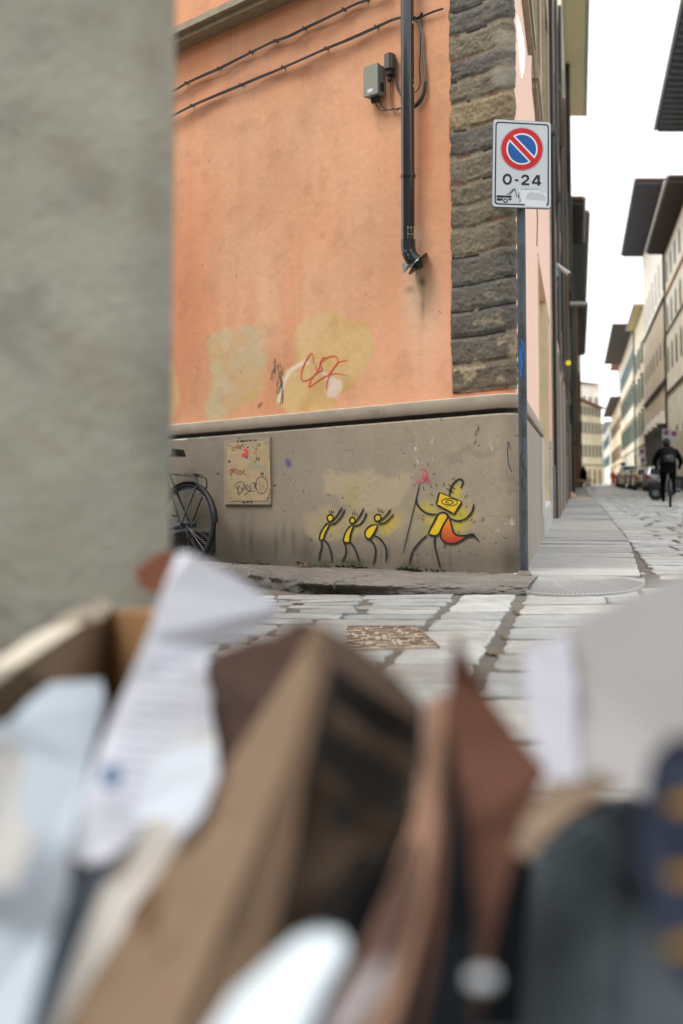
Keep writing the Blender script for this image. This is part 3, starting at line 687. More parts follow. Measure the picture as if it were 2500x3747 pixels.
m_q = mat('quoin_stone', None, .88, .12, 12, .5, 60, attr=True, grain=.16, gscale=120, bdist=.01)
grid_mesh('quoins', P, m_q, house, C)
# --- side street facade (Y along the street)
def sfz(x): return x
m_side = mat('side_plaster', S(238, 200, 180), .8, .10, 5, .25, 60, stretch=(3, 3, .25))
m_beige = mat('blind_panel', S(176, 148, 108), .85, .08, 3, .2, 80); m_sill = mat('stone_sill', S(146, 134, 112), .8, .18, 8, .4, 50); m_dark = mat('dark_void', S(26, 24, 22), .9, 0, 1, 0)
Y0s = (cen + nR * RC).y + .01
mb = MB(); zt = 13
ya, yb, yc, yd, ye = 11.1, 14.2, 14.6, 15.9, 16.4
mb.hexa([PS('L', y_, o_, z_) for z_ in (ZLE, zt) for y_, o_ in ((Y0s, -.012), (Y0s, 0), (Y0s + 1.2, 0), (Y0s + 1.2, -.3))])
for a, b in ((Y0s + 1.2, ya), (yb, yc), (yd, ye)): mb.sbox('L', a, b, -.3, 0, ZLE if a < 11 else .0, zt)
mb.sbox('L', ya, yb, -.3, 0, 3.3, zt); mb.sbox('L', yc, yd, -.3, 0, 3.3, zt)
mb.build('side_wall', m_side, house)
mb = MB(); mb.sbox('L', ya, yb, -.3, -.16, .42, 3.3); mb.sbox('L', yc, yd, -.3, -.16, .0, 3.3); mb.build('blind_panel', m_beige, house)
for q0, q1, q2 in ((ya + .003, ya + .05, .45), (yb - .05, yb - .003, .45), (yc + .003, yc + .05, .1)): mb = MB(); mb.sbox('L', q0, q1, -.16, .012, q2, 3.28); mb.build('reveal', mat('reveal_cream', S(206, 190, 158), .8), house)
mb = MB(); mb.sbox('L', ya, yb, -.16, .03, .40, .45); mb.build('window_sill', mat('pale_sill', S(208, 204, 196), .7), house)
mb = MB(); mb.sbox('L', 11.0, yb + .1, .0, .045, -.2, .40); mb.sbox('L', yb, yc, .0, .05, .0, 1.165); mb.sbox('L', yb, yc, .0, .055, 1.2, 1.30); mb.sbox('L', 10.2, 10.98, .052, .06, .35, 1.15); mb.build('side_plinth', mat('side_plinth_grey', S(172, 172, 166), .75, .12, 5, .3, 50), house)
for a, b in ((7.9, 9.4), (10.05, 11.55), (13.1, 14.6)):
    mb = MB(); mb.sbox('L', a, b, 0.002, .075, 4.86, 5.02); mb.sbox('L', a + .06, b - .06, 0.002, .055, 4.78, 4.86); s1 = mb.build('window_sill', m_sill, house)
    mb = MB(); mb.sbox('L', a + .08, a + .24, .002, .05, 5.02, 7.4); mb.sbox('L', b - .24, b - .08, .002, .05, 5.02, 7.4); mb.sbox('L', a + .08, b - .08, .002, .06, 7.4, 7.6); w = mb.build('window', m_sill, house)
    mb = MB(); mb.sbox('L', a + .24, b - .24, .002, .02, 5.02, 7.4); mb.build('pane', mat('window_dark', S(40, 44, 46), .15, .05, 3, 0), w)
mb = MB(); mb.sbox('L', Y0s, ye, 0, .85, 12.9, 13.1); 
fc = V + dL * 7 - nL * 0.05
core = [V - nL * .06 - nR * .32 + (dL + dR) * .25, V + dL * 7.0 - nL * .3, V + dL * 7.0 + dR * 9, PS('L', 16.3, -.32, 0)]
mb.prism([Vector((p.x, p.y, 5.3)) for p in core], (0, 0, 7.7)); mb.prism([Vector((p.x, p.y, -.4)) for p in [V - nL * .3 - nR * .32 + (dL + dR) * .3, V + dL * 7.2 - nL * .32, V + dL * 7.2 + dR * 9, PS('L', 16.3, -.32, 0)]], (0, 0, 5.69))
mb.build('roof', mat('roof_dark', S(120, 90, 72), .85), house)
P, U_, Z_ = wallgrid(np.array([-ARC - .02, -ARC / 2, 0., .3, 3, 7.2]), np.array([5.0, 9., 13.]), .0); C = np.zeros(P.shape) + np.array(S(222, 150, 108)); grid_mesh('upper_wall', P, m_or, house, C)
# stone sill top left of the orange wall
d0, d1 = onL(560, 172), onL(960, -14); sl0, sl1 = sL(d0), sL(d1)
def lbox(mb, s0, s1, o0, o1, z0, z1, mi=0):
    P = []
    for z, (s, o) in [(z0, q) for q in ((s0, o0), (s0, o1), (s1, o1), (s1, o0))] + [(z1, q) for q in ((s0, o0), (s0, o1), (s1, o1), (s1, o0))]:
        p = V + dL * s + nL * o; P.append(Vector((p.x, p.y, z + KS * s)))
    mb.hexa(P, mi)
pS = onL(760, 68, .2); zS = pS.z - KS * sL(pS); mb = MB(); sa = sL(onL(912, 8)) - 1.3; lbox(mb, sa, sa + 3.9, .004, .21, zS, zS + .06); lbox(mb, sa + .03, sa + 3.9, .004, .15, zS - .05, zS); mb.build('window_sill', m_sill, house)
# tags, graffiti: painted strokes laid on the wall faces
K = mat('black_spray', S(26, 34, 38), .6, .1, 40, .1, 60); m_red = mat('red_tag', S(214, 92, 66), .7); m_dred = mat('dark_red_tag', S(140, 38, 38), .7)
m_yel = mat('yellow_spray', S(226, 190, 30), .65, .12, 18, .2, 60); m_pink = mat('pink_spray', S(214, 72, 96), .65); m_orr = mat('orange_red_spray', None, .65, .1, 18, .2, 60, attr=True)
def mp(z, off=.0545): 
    f = zone(z); return lambda x, y: onL(*f(x, y), off)
def strokes(name, label, parent, z, L, w, m, off=.0565, **k):
    mb = MB()
    for p in L: ribbon(mb, p, w, mp(z, off), **k)
    o = mb.build(name, m, parent); 
    if label: o['label'] = label
    return o
def circ(cx, cy, rx, ry, n=14, a0=0, a1=360): return [(cx + rx * math.cos(R_(a0 + (a1 - a0) * i / n)), cy + ry * math.sin(R_(a0 + (a1 - a0) * i / n))) for i in range(n + 1)]
def fill(name, parent, z, poly, m, off=.0555, col=None):
    f = mp(z, off); p = smooth_path(poly, 4, True)[:-1]; me = bpy.data.meshes.new(name); vs = [tuple(f(*q)) for q in p]; me.from_pydata(vs, [], [tuple(range(len(vs)))]); me.update()
    if col: set_col(me, np.array([col(*q) for q in p]))
    return add(name, me, m, parent)
figs = [([circ(200, 546, 20, 24), [(195, 575), (175, 585), (150, 620), (133, 655), (128, 690), (150, 692), (165, 650), (188, 605), (198, 580)], [(140, 695), (143, 740), (130, 790), (125, 838)], [(152, 688), (185, 722), (205, 780), (214, 840)], [(205, 573), (245, 530), (282, 470)], [(197, 592), (235, 578), (275, 535), (299, 487)], [(196, 510), (194, 492)], [(208, 512), (208, 490)], [(219, 512), (223, 494)]],
   [(188, 592), (160, 615), (140, 655), (134, 684), (150, 686), (165, 645), (186, 608)], (200, 546, 15), 'leftmost small stick figure with raised arms, in black and yellow spray'),
  ([circ(350, 562, 18, 21), [(352, 590), (330, 605), (308, 635), (294, 670), (290, 705), (328, 710), (334, 670), (345, 630), (357, 605), (356, 590)], [(292, 708), (306, 745), (302, 795), (278, 842)], [(333, 706), (362, 745), (382, 795), (395, 838)], [(362, 582), (398, 535), (427, 478)], [(360, 602), (400, 588), (430, 550), (446, 508)], [(354, 522), (352, 505)], [(364, 524), (366, 506)], [(374, 526), (381, 512)]],
   [(346, 605), (320, 625), (302, 665), (297, 700), (326, 704), (330, 665), (345, 620)], (350, 562, 13), 'middle small stick figure with raised arms, in black and yellow spray'),
  ([circ(521, 545, 22, 24), [(515, 590), (475, 597), (445, 622), (434, 655), (450, 685), (470, 688), (495, 650), (512, 615), (520, 592)], [(463, 688), (498, 728), (506, 790), (490, 862)], [(488, 662), (530, 680), (568, 728), (580, 780), (575, 840)], [(512, 572), (565, 542), (610, 485)], [(522, 588), (570, 576), (605, 545), (628, 520)], [(529, 502), (526, 480)], [(540, 508), (546, 490)], [(552, 512), (562, 500)]],
   [(508, 596), (470, 602), (446, 630), (440, 658), (460, 680), (485, 655), (508, 615)], (521, 545, 16), 'third small stick figure leaning back with raised arms, in black and yellow spray')]
for sts, body, (hx, hy, hr), lab in figs:
    g = strokes('graffiti_figure', lab, house, 6, sts, 11.5, K, jit=.25)
    fill('yellow_body', g, 6, body, m_yel, .0553); fill('yellow_head', g, 6, circ(hx, hy, hr, hr * 1.1)[:-1], m_yel, .0553)
big = [[(930, 520), (895, 580), (862, 652)], [(862, 652), (885, 662), (915, 665), (936, 650)], [(936, 650), (965, 590), (993, 540), (985, 518)], [(925, 520), (955, 508), (985, 516), (1008, 548)], [(783, 400), (784, 445), (820, 492), (870, 518), (930, 520)],
   [(1008, 548), (1065, 566), (1120, 546), (1158, 500), (1170, 448)], [(937, 372), (1090, 435)], [(1090, 435), (1062, 480), (1037, 520)], [(1037, 520), (980, 488), (917, 455)], [(917, 455), (927, 410), (937, 372)],
   [(1003, 400), (1012, 355), (1030, 315), (1060, 287), (1086, 285), (1096, 305), (1080, 345)], [(998, 320), (1045, 348)], [(986, 345), (1034, 372)], [(1020, 330), (1012, 372)],
   [(968, 585), (946, 640), (950, 682), (982, 712), (1035, 718), (1080, 700), (1125, 672), (1170, 668), (1205, 702)], [(1003, 545), (1020, 600), (1032, 640), (1062, 662), (1110, 664), (1160, 654), (1180, 668)],
   [(858, 658), (800, 712), (755, 775), (735, 850)], [(908, 668), (905, 725), (922, 800), (943, 885)]]
gb = strokes('graffiti_figure', 'large robed stick figure with a square head, staff and red tail, sprayed by the corner', house, 6, big, 12.5, K, jit=.25)
strokes('staff', None, gb, 6, [[(803, 310), (793, 360), (772, 450), (745, 560), (718, 670), (690, 785)]], 6.5, K)
sp_ = [(998 + (4 + 3.7 * q) * math.cos(q * 1.0 + .5) * 1.25, 436 + (3 + 2.0 * q) * math.sin(q * 1.0 + .5)) for q in range(0, 15)]
strokes('face_spiral', None, gb, 6, [sp_], 5, K, .0575)
strokes('motion_ticks', None, gb, 6, [[(768, 182), (772, 198)], [(862, 172), (858, 192)], [(890, 248), (910, 242)], [(738, 270), (756, 268)], [(762, 325), (774, 321)], [(828, 332), (832, 354)], [(876, 322), (886, 340)], [(912, 310), (920, 334)], [(966, 304), (966, 332)], [(1024, 285), (1040, 268)], [(872, 380), (896, 394)], [(874, 452), (898, 454)], [(818, 524), (834, 534)], [(814, 546), (832, 560)], [(1106, 404), (1128, 390)], [(1110, 466), (1126, 464)], [(1076, 510), (1082, 530)], [(1148, 566), (1160, 546)], [(1164, 578), (1180, 562)], [(965, 718), (985, 735)], [(962, 735), (980, 748)]], 9, K, sm=1)
strokes('trident', None, gb, 6, [[(805, 216), (835, 214), (854, 240), (848, 268), (820, 300), (796, 300), (786, 278)], [(822, 238), (838, 262), (884, 302)], [(808, 262), (838, 285), (864, 310)]], 7, m_pink)
fill('yellow_body', gb, 6, [(938, 526), (905, 590), (868, 648), (905, 660), (930, 645), (962, 590), (988, 542), (975, 520)], m_yel, .0553)
fill('yellow_head', gb, 6, [(938, 376), (1012, 403), (1086, 436), (1062, 478), (1036, 516), (980, 486), (920, 453), (928, 412)], m_yel, .0553)
tc_ = lambda x, y: tuple(np.array(S(232, 130, 30)) * (1 - min(1, max(0, (y - 590) / 110))) + np.array(S(176, 46, 34)) * min(1, max(0, (y - 590) / 110)))
fill('tail', gb, 6, [(1000, 550), (970, 590), (950, 640), (953, 680), (985, 708), (1035, 714), (1080, 696), (1125, 668), (1180, 672), (1160, 658), (1110, 668), (1060, 665), (1030, 645), (1018, 600)], m_orr, .0553, tc_)
strokes('ink_drip', 'black ink drip running down the plinth near the sign pole', house, 6, [[(1402, 30), (1398, 90), (1404, 180), (1412, 205), (1428, 238)], [(1405, 30), (1412, 60), (1418, 84)], [(1396, 32), (1400, 60)]], 6, K)
strokes('scribble', None, house, 3, [[(258, 1135), (262, 1170), (250, 1180), (240, 1212)], [(440, 1450), (444, 1465)]], 4, K)
strokes('scratches', None, house, 6, [[(1392, 215), (1390, 262)], [(1266, 612), (1288, 636)], [(285, 88), (350, 84)], [(62, 214), (64, 240)], [(275, 205), (288, 232)], [(664, 250), (668, 290)]], 4, mat('scratch_dark', S(70, 64, 58), .8))
strokes('red_tag', 'loose red scrawl on the yellow patch of plaster', house, 4, [[(780, 400), (772, 345), (740, 385), (716, 450), (722, 488), (760, 480), (800, 440), (828, 372), (850, 370), (868, 362), (900, 365), (905, 400), (870, 450), (850, 500), (850, 538)], [(790, 405), (800, 440), (825, 430), (815, 395), (845, 375)], [(775, 470), (755, 520), (790, 500), (830, 472), (862, 460)], [(960, 382), (910, 395), (880, 430), (860, 458), (900, 452), (955, 462)]], 6.5, m_red, .004)
rt_ = random.Random(3); mb = MB()
f4 = mp(4, .004)
for q in range(9):
    x, y_ = 560 + rt_.uniform(-6, 45), 400 + q * 20; ribbon(mb, [(x, y_), (x + rt_.uniform(5, 20), y_ - rt_.uniform(10, 50)), (x + rt_.uniform(-8, 22), y_ + rt_.uniform(20, 70)), (x + rt_.uniform(10, 30), y_ + rt_.uniform(-20, 10))], 1.8, f4)
for q in ((490, 620), (500, 610)): ribbon(mb, [q, (q[0] + 12, q[1] - 12), (q[0] + 4, q[1] + 10), (q[0] - 4, q[1] - 2)], 1.8, f4)
mb.build('pencil_scrawl', K, house)
mb = MB(); rn = random.Random(8); f4b = mp(0, .0035)
for _ in range(20):
    x, y_ = rn.uniform(660, 1640), rn.uniform(300, 1400); k = rn.uniform(3, 9); ribbon(mb, [(x, y_), (x + rn.uniform(-k, k), y_ + rn.uniform(1, k)), (x + rn.uniform(-k, k), y_ + k * 1.4)], rn.uniform(1.2, 3), f4b, sm=1)
for L_ in ([(1385, 610), (1387, 628)], [(690, 1000), (694, 1010)]): ribbon(mb, L_, 1.6, f4b)
mb.build('plaster_nicks', mat('nick_brown', S(120, 78, 54), .9), house)
mb = MB(); write(mb, 'GREG', 1072, 645, 1160, 632, 36, 2.5, mp(4, .0585)); mb.build('faded_writing', mat('faded_ink', S(140, 122, 108), .8), house)
# ================================================================ wall panel with scribbles
f = zone('p'); Pp = lambda L, off: [onL(*f(*q), off) for q in L]
pan = thing('wall_panel', onL(910, 1845, .06), 'square mortared panel on the plinth covered in marker scribbles', 'wall panel')
m_pan = mat('panel_mortar', S(150, 136, 118), .8, .12, 8, .35, 60, grain=.08)
m_pan2 = mat('panel_plate', S(168, 148, 114), .75, .14, 9, .35, 50, grain=.08)
o0 = Pp([(45, 180), (1440, 85), (1455, 2110), (60, 2105)], .048); MB().prism([p for p in o0], nL * .022).build('mortar_frame', m_pan, pan)
o1 = Pp([(100, 350), (180, 270), (1280, 200), (1345, 280), (1380, 800), (1410, 1660), (1300, 2000), (230, 2000), (130, 1940)], .0695); MB().prism(o1, nL * .004).build('plate', m_pan2, pan)
def pst(name, L, w, m, off=.0748, lab=None, **k): return strokes(name, lab, pan, 'p', L, w, m, off, **k)
pst('red_writing', [circ(290, 430, 45, 55), [(330, 430), (440, 310), (450, 420), (350, 330)], [(350, 415), (480, 400)], [(470, 340), (500, 380), (480, 440)], [(510, 400), (545, 290), (605, 395)], [(520, 350), (580, 340)], [(620, 290), (632, 350)], [(640, 385), (646, 392)]], 17, m_dred)
pst('dark_red_writing', [[(140, 1110), (220, 1060), (310, 1040), (400, 1060), (420, 1080), (380, 1150)], [(140, 1110), (190, 1170), (220, 1240), (240, 1120), (225, 1070)], [(240, 1160), (300, 1060), (330, 1150), (370, 1210)], [(250, 1130), (380, 1130)], [(430, 1070), (550, 1190), (400, 1190), (540, 1070)], [(600, 1050), (600, 1210)], [(640, 1075), (550, 1130), (690, 1220)], [(710, 1125), (716, 1132)], [(745, 1140), (752, 1147)]], 17, m_dred)
pst('black_writing', [[(325, 1530), (420, 1450), (510, 1425), (590, 1460), (600, 1560), (540, 1700), (470, 1790), (425, 1800), (415, 1720), (430, 1570), (470, 1575), (540, 1660), (590, 1740)], [(325, 1530), (400, 1640), (480, 1790)], [(560, 1720), (625, 1510), (670, 1705)], [(580, 1640), (660, 1630)], [(740, 1490), (690, 1540), (690, 1650), (750, 1700), (800, 1640), (790, 1560), (740, 1580), (720, 1650)], [(800, 1490), (840, 1660)], [(820, 1480), (925, 1460), (915, 1640)], [(990, 1480), (955, 1570), (960, 1640), (990, 1640)], [(605, 1840), (700, 1760), (820, 1700), (940, 1715)], circ(1135, 1525, 178, 255, 26), [(1065, 1385), (1125, 1710)], [(1130, 1385), (1205, 1660)], [(655, 1410), (662, 1418)], [(728, 1412), (735, 1420)], [(790, 1410), (797, 1418)]], 17, K)
pst('black_letters', [[(905, 380), (950, 445), (985, 435), (980, 370)], [(970, 300), (1015, 390)], [(970, 310), (1010, 290)], [(985, 340), (1015, 325)], circ(1062, 300, 24, 35, 10), [(1060, 260), (1090, 330), (1065, 360)], [(915, 745), (1060, 690)], [(975, 610), (985, 760), (890, 850)], [(1000, 720), (1020, 770), (1060, 700), (1050, 840)]], 11, K)
pst('turquoise_writing', [[(825, 900), (775, 1000), (775, 1025), (840, 1015)], [(890, 1025), (1000, 900), (1005, 960)], [(910, 985), (1000, 960)], [(1060, 1000), (1085, 955), (1130, 970), (1080, 985)], [(1165, 980), (1175, 1030)], [(1280, 985), (1170, 1010), (1240, 1060), (1320, 1130)]], 19, mat('turquoise_ink', S(110, 172, 160), .7))
def pfill(name, L, m, off=.0745): 
    f2 = mp('p', off); MB().quad([f2(*q) for q in L]).build(name, m, pan)
pfill('red_sticker_scrap', [(595, 460), (640, 395), (700, 450), (722, 540), (738, 600), (705, 650), (620, 672), (540, 680), (525, 620), (560, 590), (632, 560), (640, 510)], mat('sticker_red', S(216, 52, 38), .5))
pfill('blue_sticker_scrap', [(605, 675), (712, 650), (708, 738), (660, 712)], mat('sticker_blue', S(38, 78, 128), .5))
pfill('red_scrap', [(890, 590), (930, 530), (985, 500), (1000, 520), (960, 560)], MATS['sticker_red'])
pst('purple_scrap', [[(1100, 1180), (1130, 1165), (1200, 1160)], [(1120, 1210), (1170, 1190), (1180, 1250)]], 26, mat('purple_ink', S(84, 40, 84), .7))
def disc(cx, cy, r, m, name, off): 
    f2 = mp('p', off); MB().quad([f2(*q) for q in circ(cx, cy, r * .85, r)[:-1]]).build(name, m, pan)
disc(712, 385, 58, mat('bolt_ring', S(196, 190, 176), .6), 'bolt_ring', .0745); disc(716, 385, 38, K, 'bolt_hole', .0755); disc(160, 815, 42, K, 'bolt_hole', .0745)
mb = MB(); ff = mp('p', .0725)
write(mb, 'WE SOUND BETTER THAN', 390, 178, 985, 140, 60, 12, ff); write(mb, 'YOU OR ME', 530, 2020, 870, 2005, 58, 12, ff); mb.build('hand_lettering', K, pan)
pst('corner_slots', [[(140, 350), (168, 315)], [(1265, 240), (1295, 280)], [(155, 1915), (188, 1955)], [(1290, 1930), (1330, 1900)]], 22, K, .0745, sm=1, taper=False)
pst('relief_marks', [[(130, 345), (180, 268), (1280, 198), (1340, 275)], [(130, 1880), (180, 1990), (240, 1998)], [(1375, 780), (1370, 960), (1370, 1180), (1395, 1640)]], 12, mat('pale_edge', S(198, 188, 170), .8), .0745, sm=1, taper=False)
# louvred vent behind the bicycle
vent = thing('wall_vent', onL(760, 2000, .06), 'dark horizontal louvre vent low in the plinth behind the bicycle', 'vent')
s0, s1 = sL(onL(804, 2000)), sL(onL(560, 2000)); pz = lambda x, y: onL(x, y, .055); zt_ = pz(800, 1946).z - KS * sL(pz(800, 1946)); zb_ = pz(803, 2026).z - KS * sL(pz(803, 2026))
mb = MB(); lbox(mb, s0, s1, .045, .052, zb_, zt_); mb.build('opening', m_dark, vent)
mb = MB(); n = 10
for i in range(n): z = zb_ + (zt_ - zb_) * (i + .5) / n; lbox(mb, s0 + .005, s1, .053, .062, z - .004, z + .003)
mb.build('louvre', mat('louvre_dark', S(74, 66, 58), .7), vent)
# ================================================================ downpipe on the left facade
dp = thing('downpipe', onL(1500, 1000, .1), 'glossy dark brown downpipe with a torn open foot on the orange wall', 'downpipe')
m_pipe = mat('pipe_brown', S(26, 25, 29), .26, .12, 6, .03, 20, metal=.0, coat=.6); OF = .115; zd = zone('d')
top_ = onL(1489, -60, OF); bot = onL(1494, 888, OF); rp = .050
pp = [Vector((bot.x, bot.y, 5.3)), bot]
el = [bot + Vector((0, 0, -.03)), bot + Vector((0, 0, -.08)) - dL * .006 - nL * .004, bot + Vector((0, 0, -.12)) - dL * .022 - nL * .02, bot + Vector((0, 0, -.145)) - dL * .046 - nL * .035]
MB().tube(pp, rp, 28).build('pipe', m_pipe, dp, smooth=True)
MB().tube([bot + Vector((0, 0, .02))] + el, [rp + .004, rp + .004, rp + .004, rp + .006, rp + .008], 26, cap=False).build('elbow', mat('pipe_dark_green', S(24, 38, 38), .3, .2, 10, .05, 30, coat=.4), dp, smooth=True)
br = onL(1494, 645, OF)
MB().lathe([(rp, -.012), (rp + .006, -.01), (rp + .006, .01), (rp, .012)], br, seg=26).build('bracket', m_pipe, dp)
e3 = el[-1]; ax = (el[-1] - el[-2]).normalized(); aX = ax.cross(Vector((0, 0, 1))).normalized(); aY = ax.cross(aX)
def ringp(c, r, a, k=0): return c + (aX * math.cos(a) + aY * math.sin(a)) * r + ax * k
mb = MB(); N = 22
for i in range(N):
    a, b = 2 * math.pi * i / N, 2 * math.pi * (i + 1) / N; f1 = rp + .012 + .008 * math.sin(a * 2 + 1); f2_ = rp + .012 + .008 * math.sin(b * 2 + 1)
    mb.quad([ringp(e3, rp + .006, a), ringp(e3, rp + .006, b), ringp(e3, rp + f2_, b, .02), ringp(e3, rp + f1, a, .02)])
mb.quad([Vector(onL(*zd(435, 1640), .2)), Vector(onL(*zd(500, 1560), .19)), Vector(onL(*zd(620, 1660), .21)), Vector(onL(*zd(830, 1570), .2)), Vector(onL(*zd(960, 1440), .17)), Vector(onL(*zd(1000, 1400), .15)), Vector(onL(*zd(960, 1500), .18)), Vector(onL(*zd(660, 1760), .21)), Vector(onL(*zd(510, 1920), .2))])
mb.build('torn_flange', mat('bent_metal', S(128, 132, 128), .4, .3, 25, .3, 50, metal=.5), dp)
MB().tube([e3 - ax * .02, e3 + ax * .025 + Vector((0, 0, -.01)), e3 + ax * .035 + Vector((0, 0, -.022))], [rp - .008, rp - .012, rp - .02], 16).build('stub', mat('green_black', S(14, 30, 28), .5, .4, 30, .3, 60), dp, smooth=True)
def cylmap(c, r, zf):
    def g(x, y):
        px_, py_ = zf(x, y); d = ray(px_, py_); ox, oy = -c.x, -c.y
        A = d.x ** 2 + d.y ** 2; B = 2 * (ox * d.x + oy * d.y); C_ = ox * ox + oy * oy - r * r; D = B * B - 4 * A * C_
        t = (-B - math.sqrt(max(0, D))) / (2 * A); return CAM + d * t
    return g
m_wi = mat('white_marker', S(206, 206, 206), .6); gq = cylmap(bot, rp + .002, zd); mb = MB()
for x0, lean in ((610, 8), (722, 5)):
    for i, ch in enumerate('DIPLO'):
        for st in FONT[ch]: ribbon(mb, [(x0 + lean * i + p[0] * 60, 415 + i * 110 + p[1] * 80) for p in st], 11, gq, sm=1)
gq2 = cylmap(bot, rp + .010, zd)
for x0, y0, dx in ((545, 1160, 40), (705, 1150, 32)):
    for i, ch in enumerate('DIPL' if x0 < 600 else 'DIPLO'):
        for st in FONT[ch]: ribbon(mb, [(x0 + dx * i + p[0] * 50, y0 + i * 75 + p[1] * 60) for p in st], 8, gq2, sm=1)
mb.build('lettering', m_wi, dp)
mb = MB()
for x, y_, w_, h_ in ((968, 95, 14, 30), (985, 1170, 12, 30), (990, 1070, 6, 20), (960, 262, 9, 5)):
    g_ = cylmap(bot, rp + .0015, zone('j')); mb.quad([g_(x - w_, y_ - h_), g_(x + w_ * .6, y_ - h_ * .6), g_(x + w_, y_ + h_), g_(x - w_ * .4, y_ + h_ * .7)])
g_ = cylmap(bot, rp + .0015, zd); mb.quad([g_(852, 405), g_(826, 440), g_(820, 600), g_(815, 900), g_(850, 960), g_(856, 700)]); mb.build('paint_chips', mat('chip_cream', S(186, 180, 138), .7), dp)
# ================================================================ cables
m_cab = mat('cable_black', S(40, 38, 38), .55, .2, 20, .1, 60); m_cabg = mat('cable_grey', S(112, 104, 92), .6)
z1 = zone(1)
def cable(name, label, cp, offs=.045, rad=.0075, twin=True):
    t = thing(name, onL(*z1(*cp[len(cp) // 2]), .02), label, 'cable'); pts = smooth_path(cp, 5)
    for k in range(3 if twin else 1):
        P = [onL(*z1(x, y_ + (0, 6.5, 3)[k] + (1.2 * math.sin(i * .22 + k * 2))), offs + (0, .012, -.012)[k] + .006 * math.sin(i * .5 + k)) for i, (x, y_) in enumerate(pts)]
        MB().tube(P, rad * (1, .8, .7)[k], 7).build('cord', m_cab if k < 2 else m_cabg, t, smooth=True)
    mb = MB()
    for x, y_ in cp[1:-1:2]:
        c = onL(*z1(x, y_ + 3), offs * .5); mb.box(c, (.004, .009, offs * .62), (dL, Vector((0, 0, 1)), nL)); pass
    mb.build('clip', m_cab, t); return t
c1 = [(-150, 560), (-50, 510), (50, 470), (120, 431), (220, 385), (290, 354), (365, 315), (455, 270), (540, 228), (585, 210), (650, 187), (735, 145), (840, 95), (940, 47), (1005, 17), (1060, -2), (1180, -50)]
c2 = [(-150, 690), (-50, 645), (40, 603), (150, 548), (280, 492), (405, 440), (530, 387), (625, 348), (740, 298), (850, 250), (960, 205), (1110, 138), (1185, 103), (1235, 88)]
cable('wall_cable', 'upper black bundled cable clipped across the orange wall', c1); cable('wall_cable', 'lower black bundled cable clipped across the orange wall, ending at the downpipe', c2)
zj = zone('j')
t = thing('cable_loop', onL(*zj(1150, 1000), .03), 'grey cable loop hanging down right of the downpipe', 'cable')
for L, r, m in (([(990, 45), (1060, 110), (1110, 200), (1145, 330), (1150, 600), (1165, 760), (1180, 900), (1182, 1150), (1165, 1280), (1120, 1390), (1060, 1460), (1000, 1520)], .009, m_cabg), ([(1095, 40), (1100, 200), (1135, 330), (1135, 620), (1140, 800), (1165, 1000), (1170, 1160), (1140, 1290), (1090, 1390), (1000, 1500)], .008, m_cabg), ([(1110, 20), (1130, 150), (1105, 300), (1100, 600), (1085, 850), (1100, 1100), (1060, 1230), (1000, 1290)], .004, m_cab), ([(990, 20), (1060, 30), (1110, -10), (1130, -60)], .011, m_cab), ([(1080, 30), (1200, -30), (1350, -90), (1480, -130)], .008, m_cab), ([(1000, 1530), (1060, 1480), (1130, 1390), (1175, 1250), (1185, 1100)], .012, m_cab)):
    MB().tube([onL(*zj(x, y_), .03) for x, y_ in smooth_path(L, 4)], r, 7).build('cord', m, t, smooth=True)
# junction boxes
jb = thing('junction_box', onL(*zj(300, 1380), .0), 'grey-green plastic junction box with a small white label left of the downpipe', 'junction box')
m_jb = mat('box_grey_green', S(132, 134, 122), .5, .05, 5, .05, 100); m_jbs = mat('box_side', S(120, 132, 130), .5)
c0 = onL(*zj(150, 1355), .11); s0 = sL(c0); s1 = sL(onL(*zj(375, 1290), .11)); z0 = c0.z; z1_ = onL(*zj(150, 865), .11).z
def lbox2(mb, s0, s1, o0, o1, z0, z1, mi=0):
    P = [V + dL * s + nL * o + Vector((0, 0, z)) for z in (z0, z1) for s, o in ((s0, o0), (s0, o1), (s1, o1), (s1, o0))]; mb.hexa(P, mi)
mb = MB(); lbox2(mb, s0, s1, .01, .085, z0, z1_); mb.build('body', m_jbs, jb)
mb = MB(); lbox2(mb, s0 + .004, s1 - .004, .087, .112, z0 - .003, z1_ + .003); mb.build('lid', m_jb, jb)
mb = MB(); f3 = lambda x, y_: onL(*zj(x, y_), .1135); mb.quad([f3(205, 1235), f3(293, 1205), f3(293, 1268), f3(208, 1300)]); mb.build('sticker', mat('label_white', S(200, 200, 206), .5), jb)
mb = MB(); sm_ = (s0 + s1) / 2
for q in (.3, .5, .7): s = s0 + (s1 - s0) * q; mb.lathe([(.016, 0), (.016, -.03), (.008, -.045)], V + dL * s + nL * .05 + Vector((0, 0, z0)), seg=10)
lbox2(mb, min(s0, s1) - .012, min(s0, s1) + .002, .04, .075, z0 + .03, z0 + .09); mb.build('gland', mat('gland_dark', S(40, 44, 44), .6), jb)
t = thing('cable_splice_box', onL(*zj(550, 900), .0), 'small dark grey cable splice box above the junction box', 'junction box')
a = onL(*zj(482, 900), .07); b = onL(*zj(612, 900), .07); zc = onL(*zj(540, 640), .07).z; sa, sb = sL(a), sL(b)
pr = [(sa, .01), (sa, .06), (sa - (sa - sb) * .2, .085), (sb + (sa - sb) * .2, .085), (sb, .06), (sb, .01)]
MB().prism([V + dL * s + nL * o_ + Vector((0, 0, a.z)) for s, o_ in pr], (0, 0, zc - a.z)).build('body', mat('box_dark_grey', S(92, 88, 84), .6, .1, 9, .1, 60), t)
pr = [V + dL * ((sa + sb) / 2 + (s - (sa + sb) / 2) * .75) + nL * (o_ * .8) for s, o_ in pr]
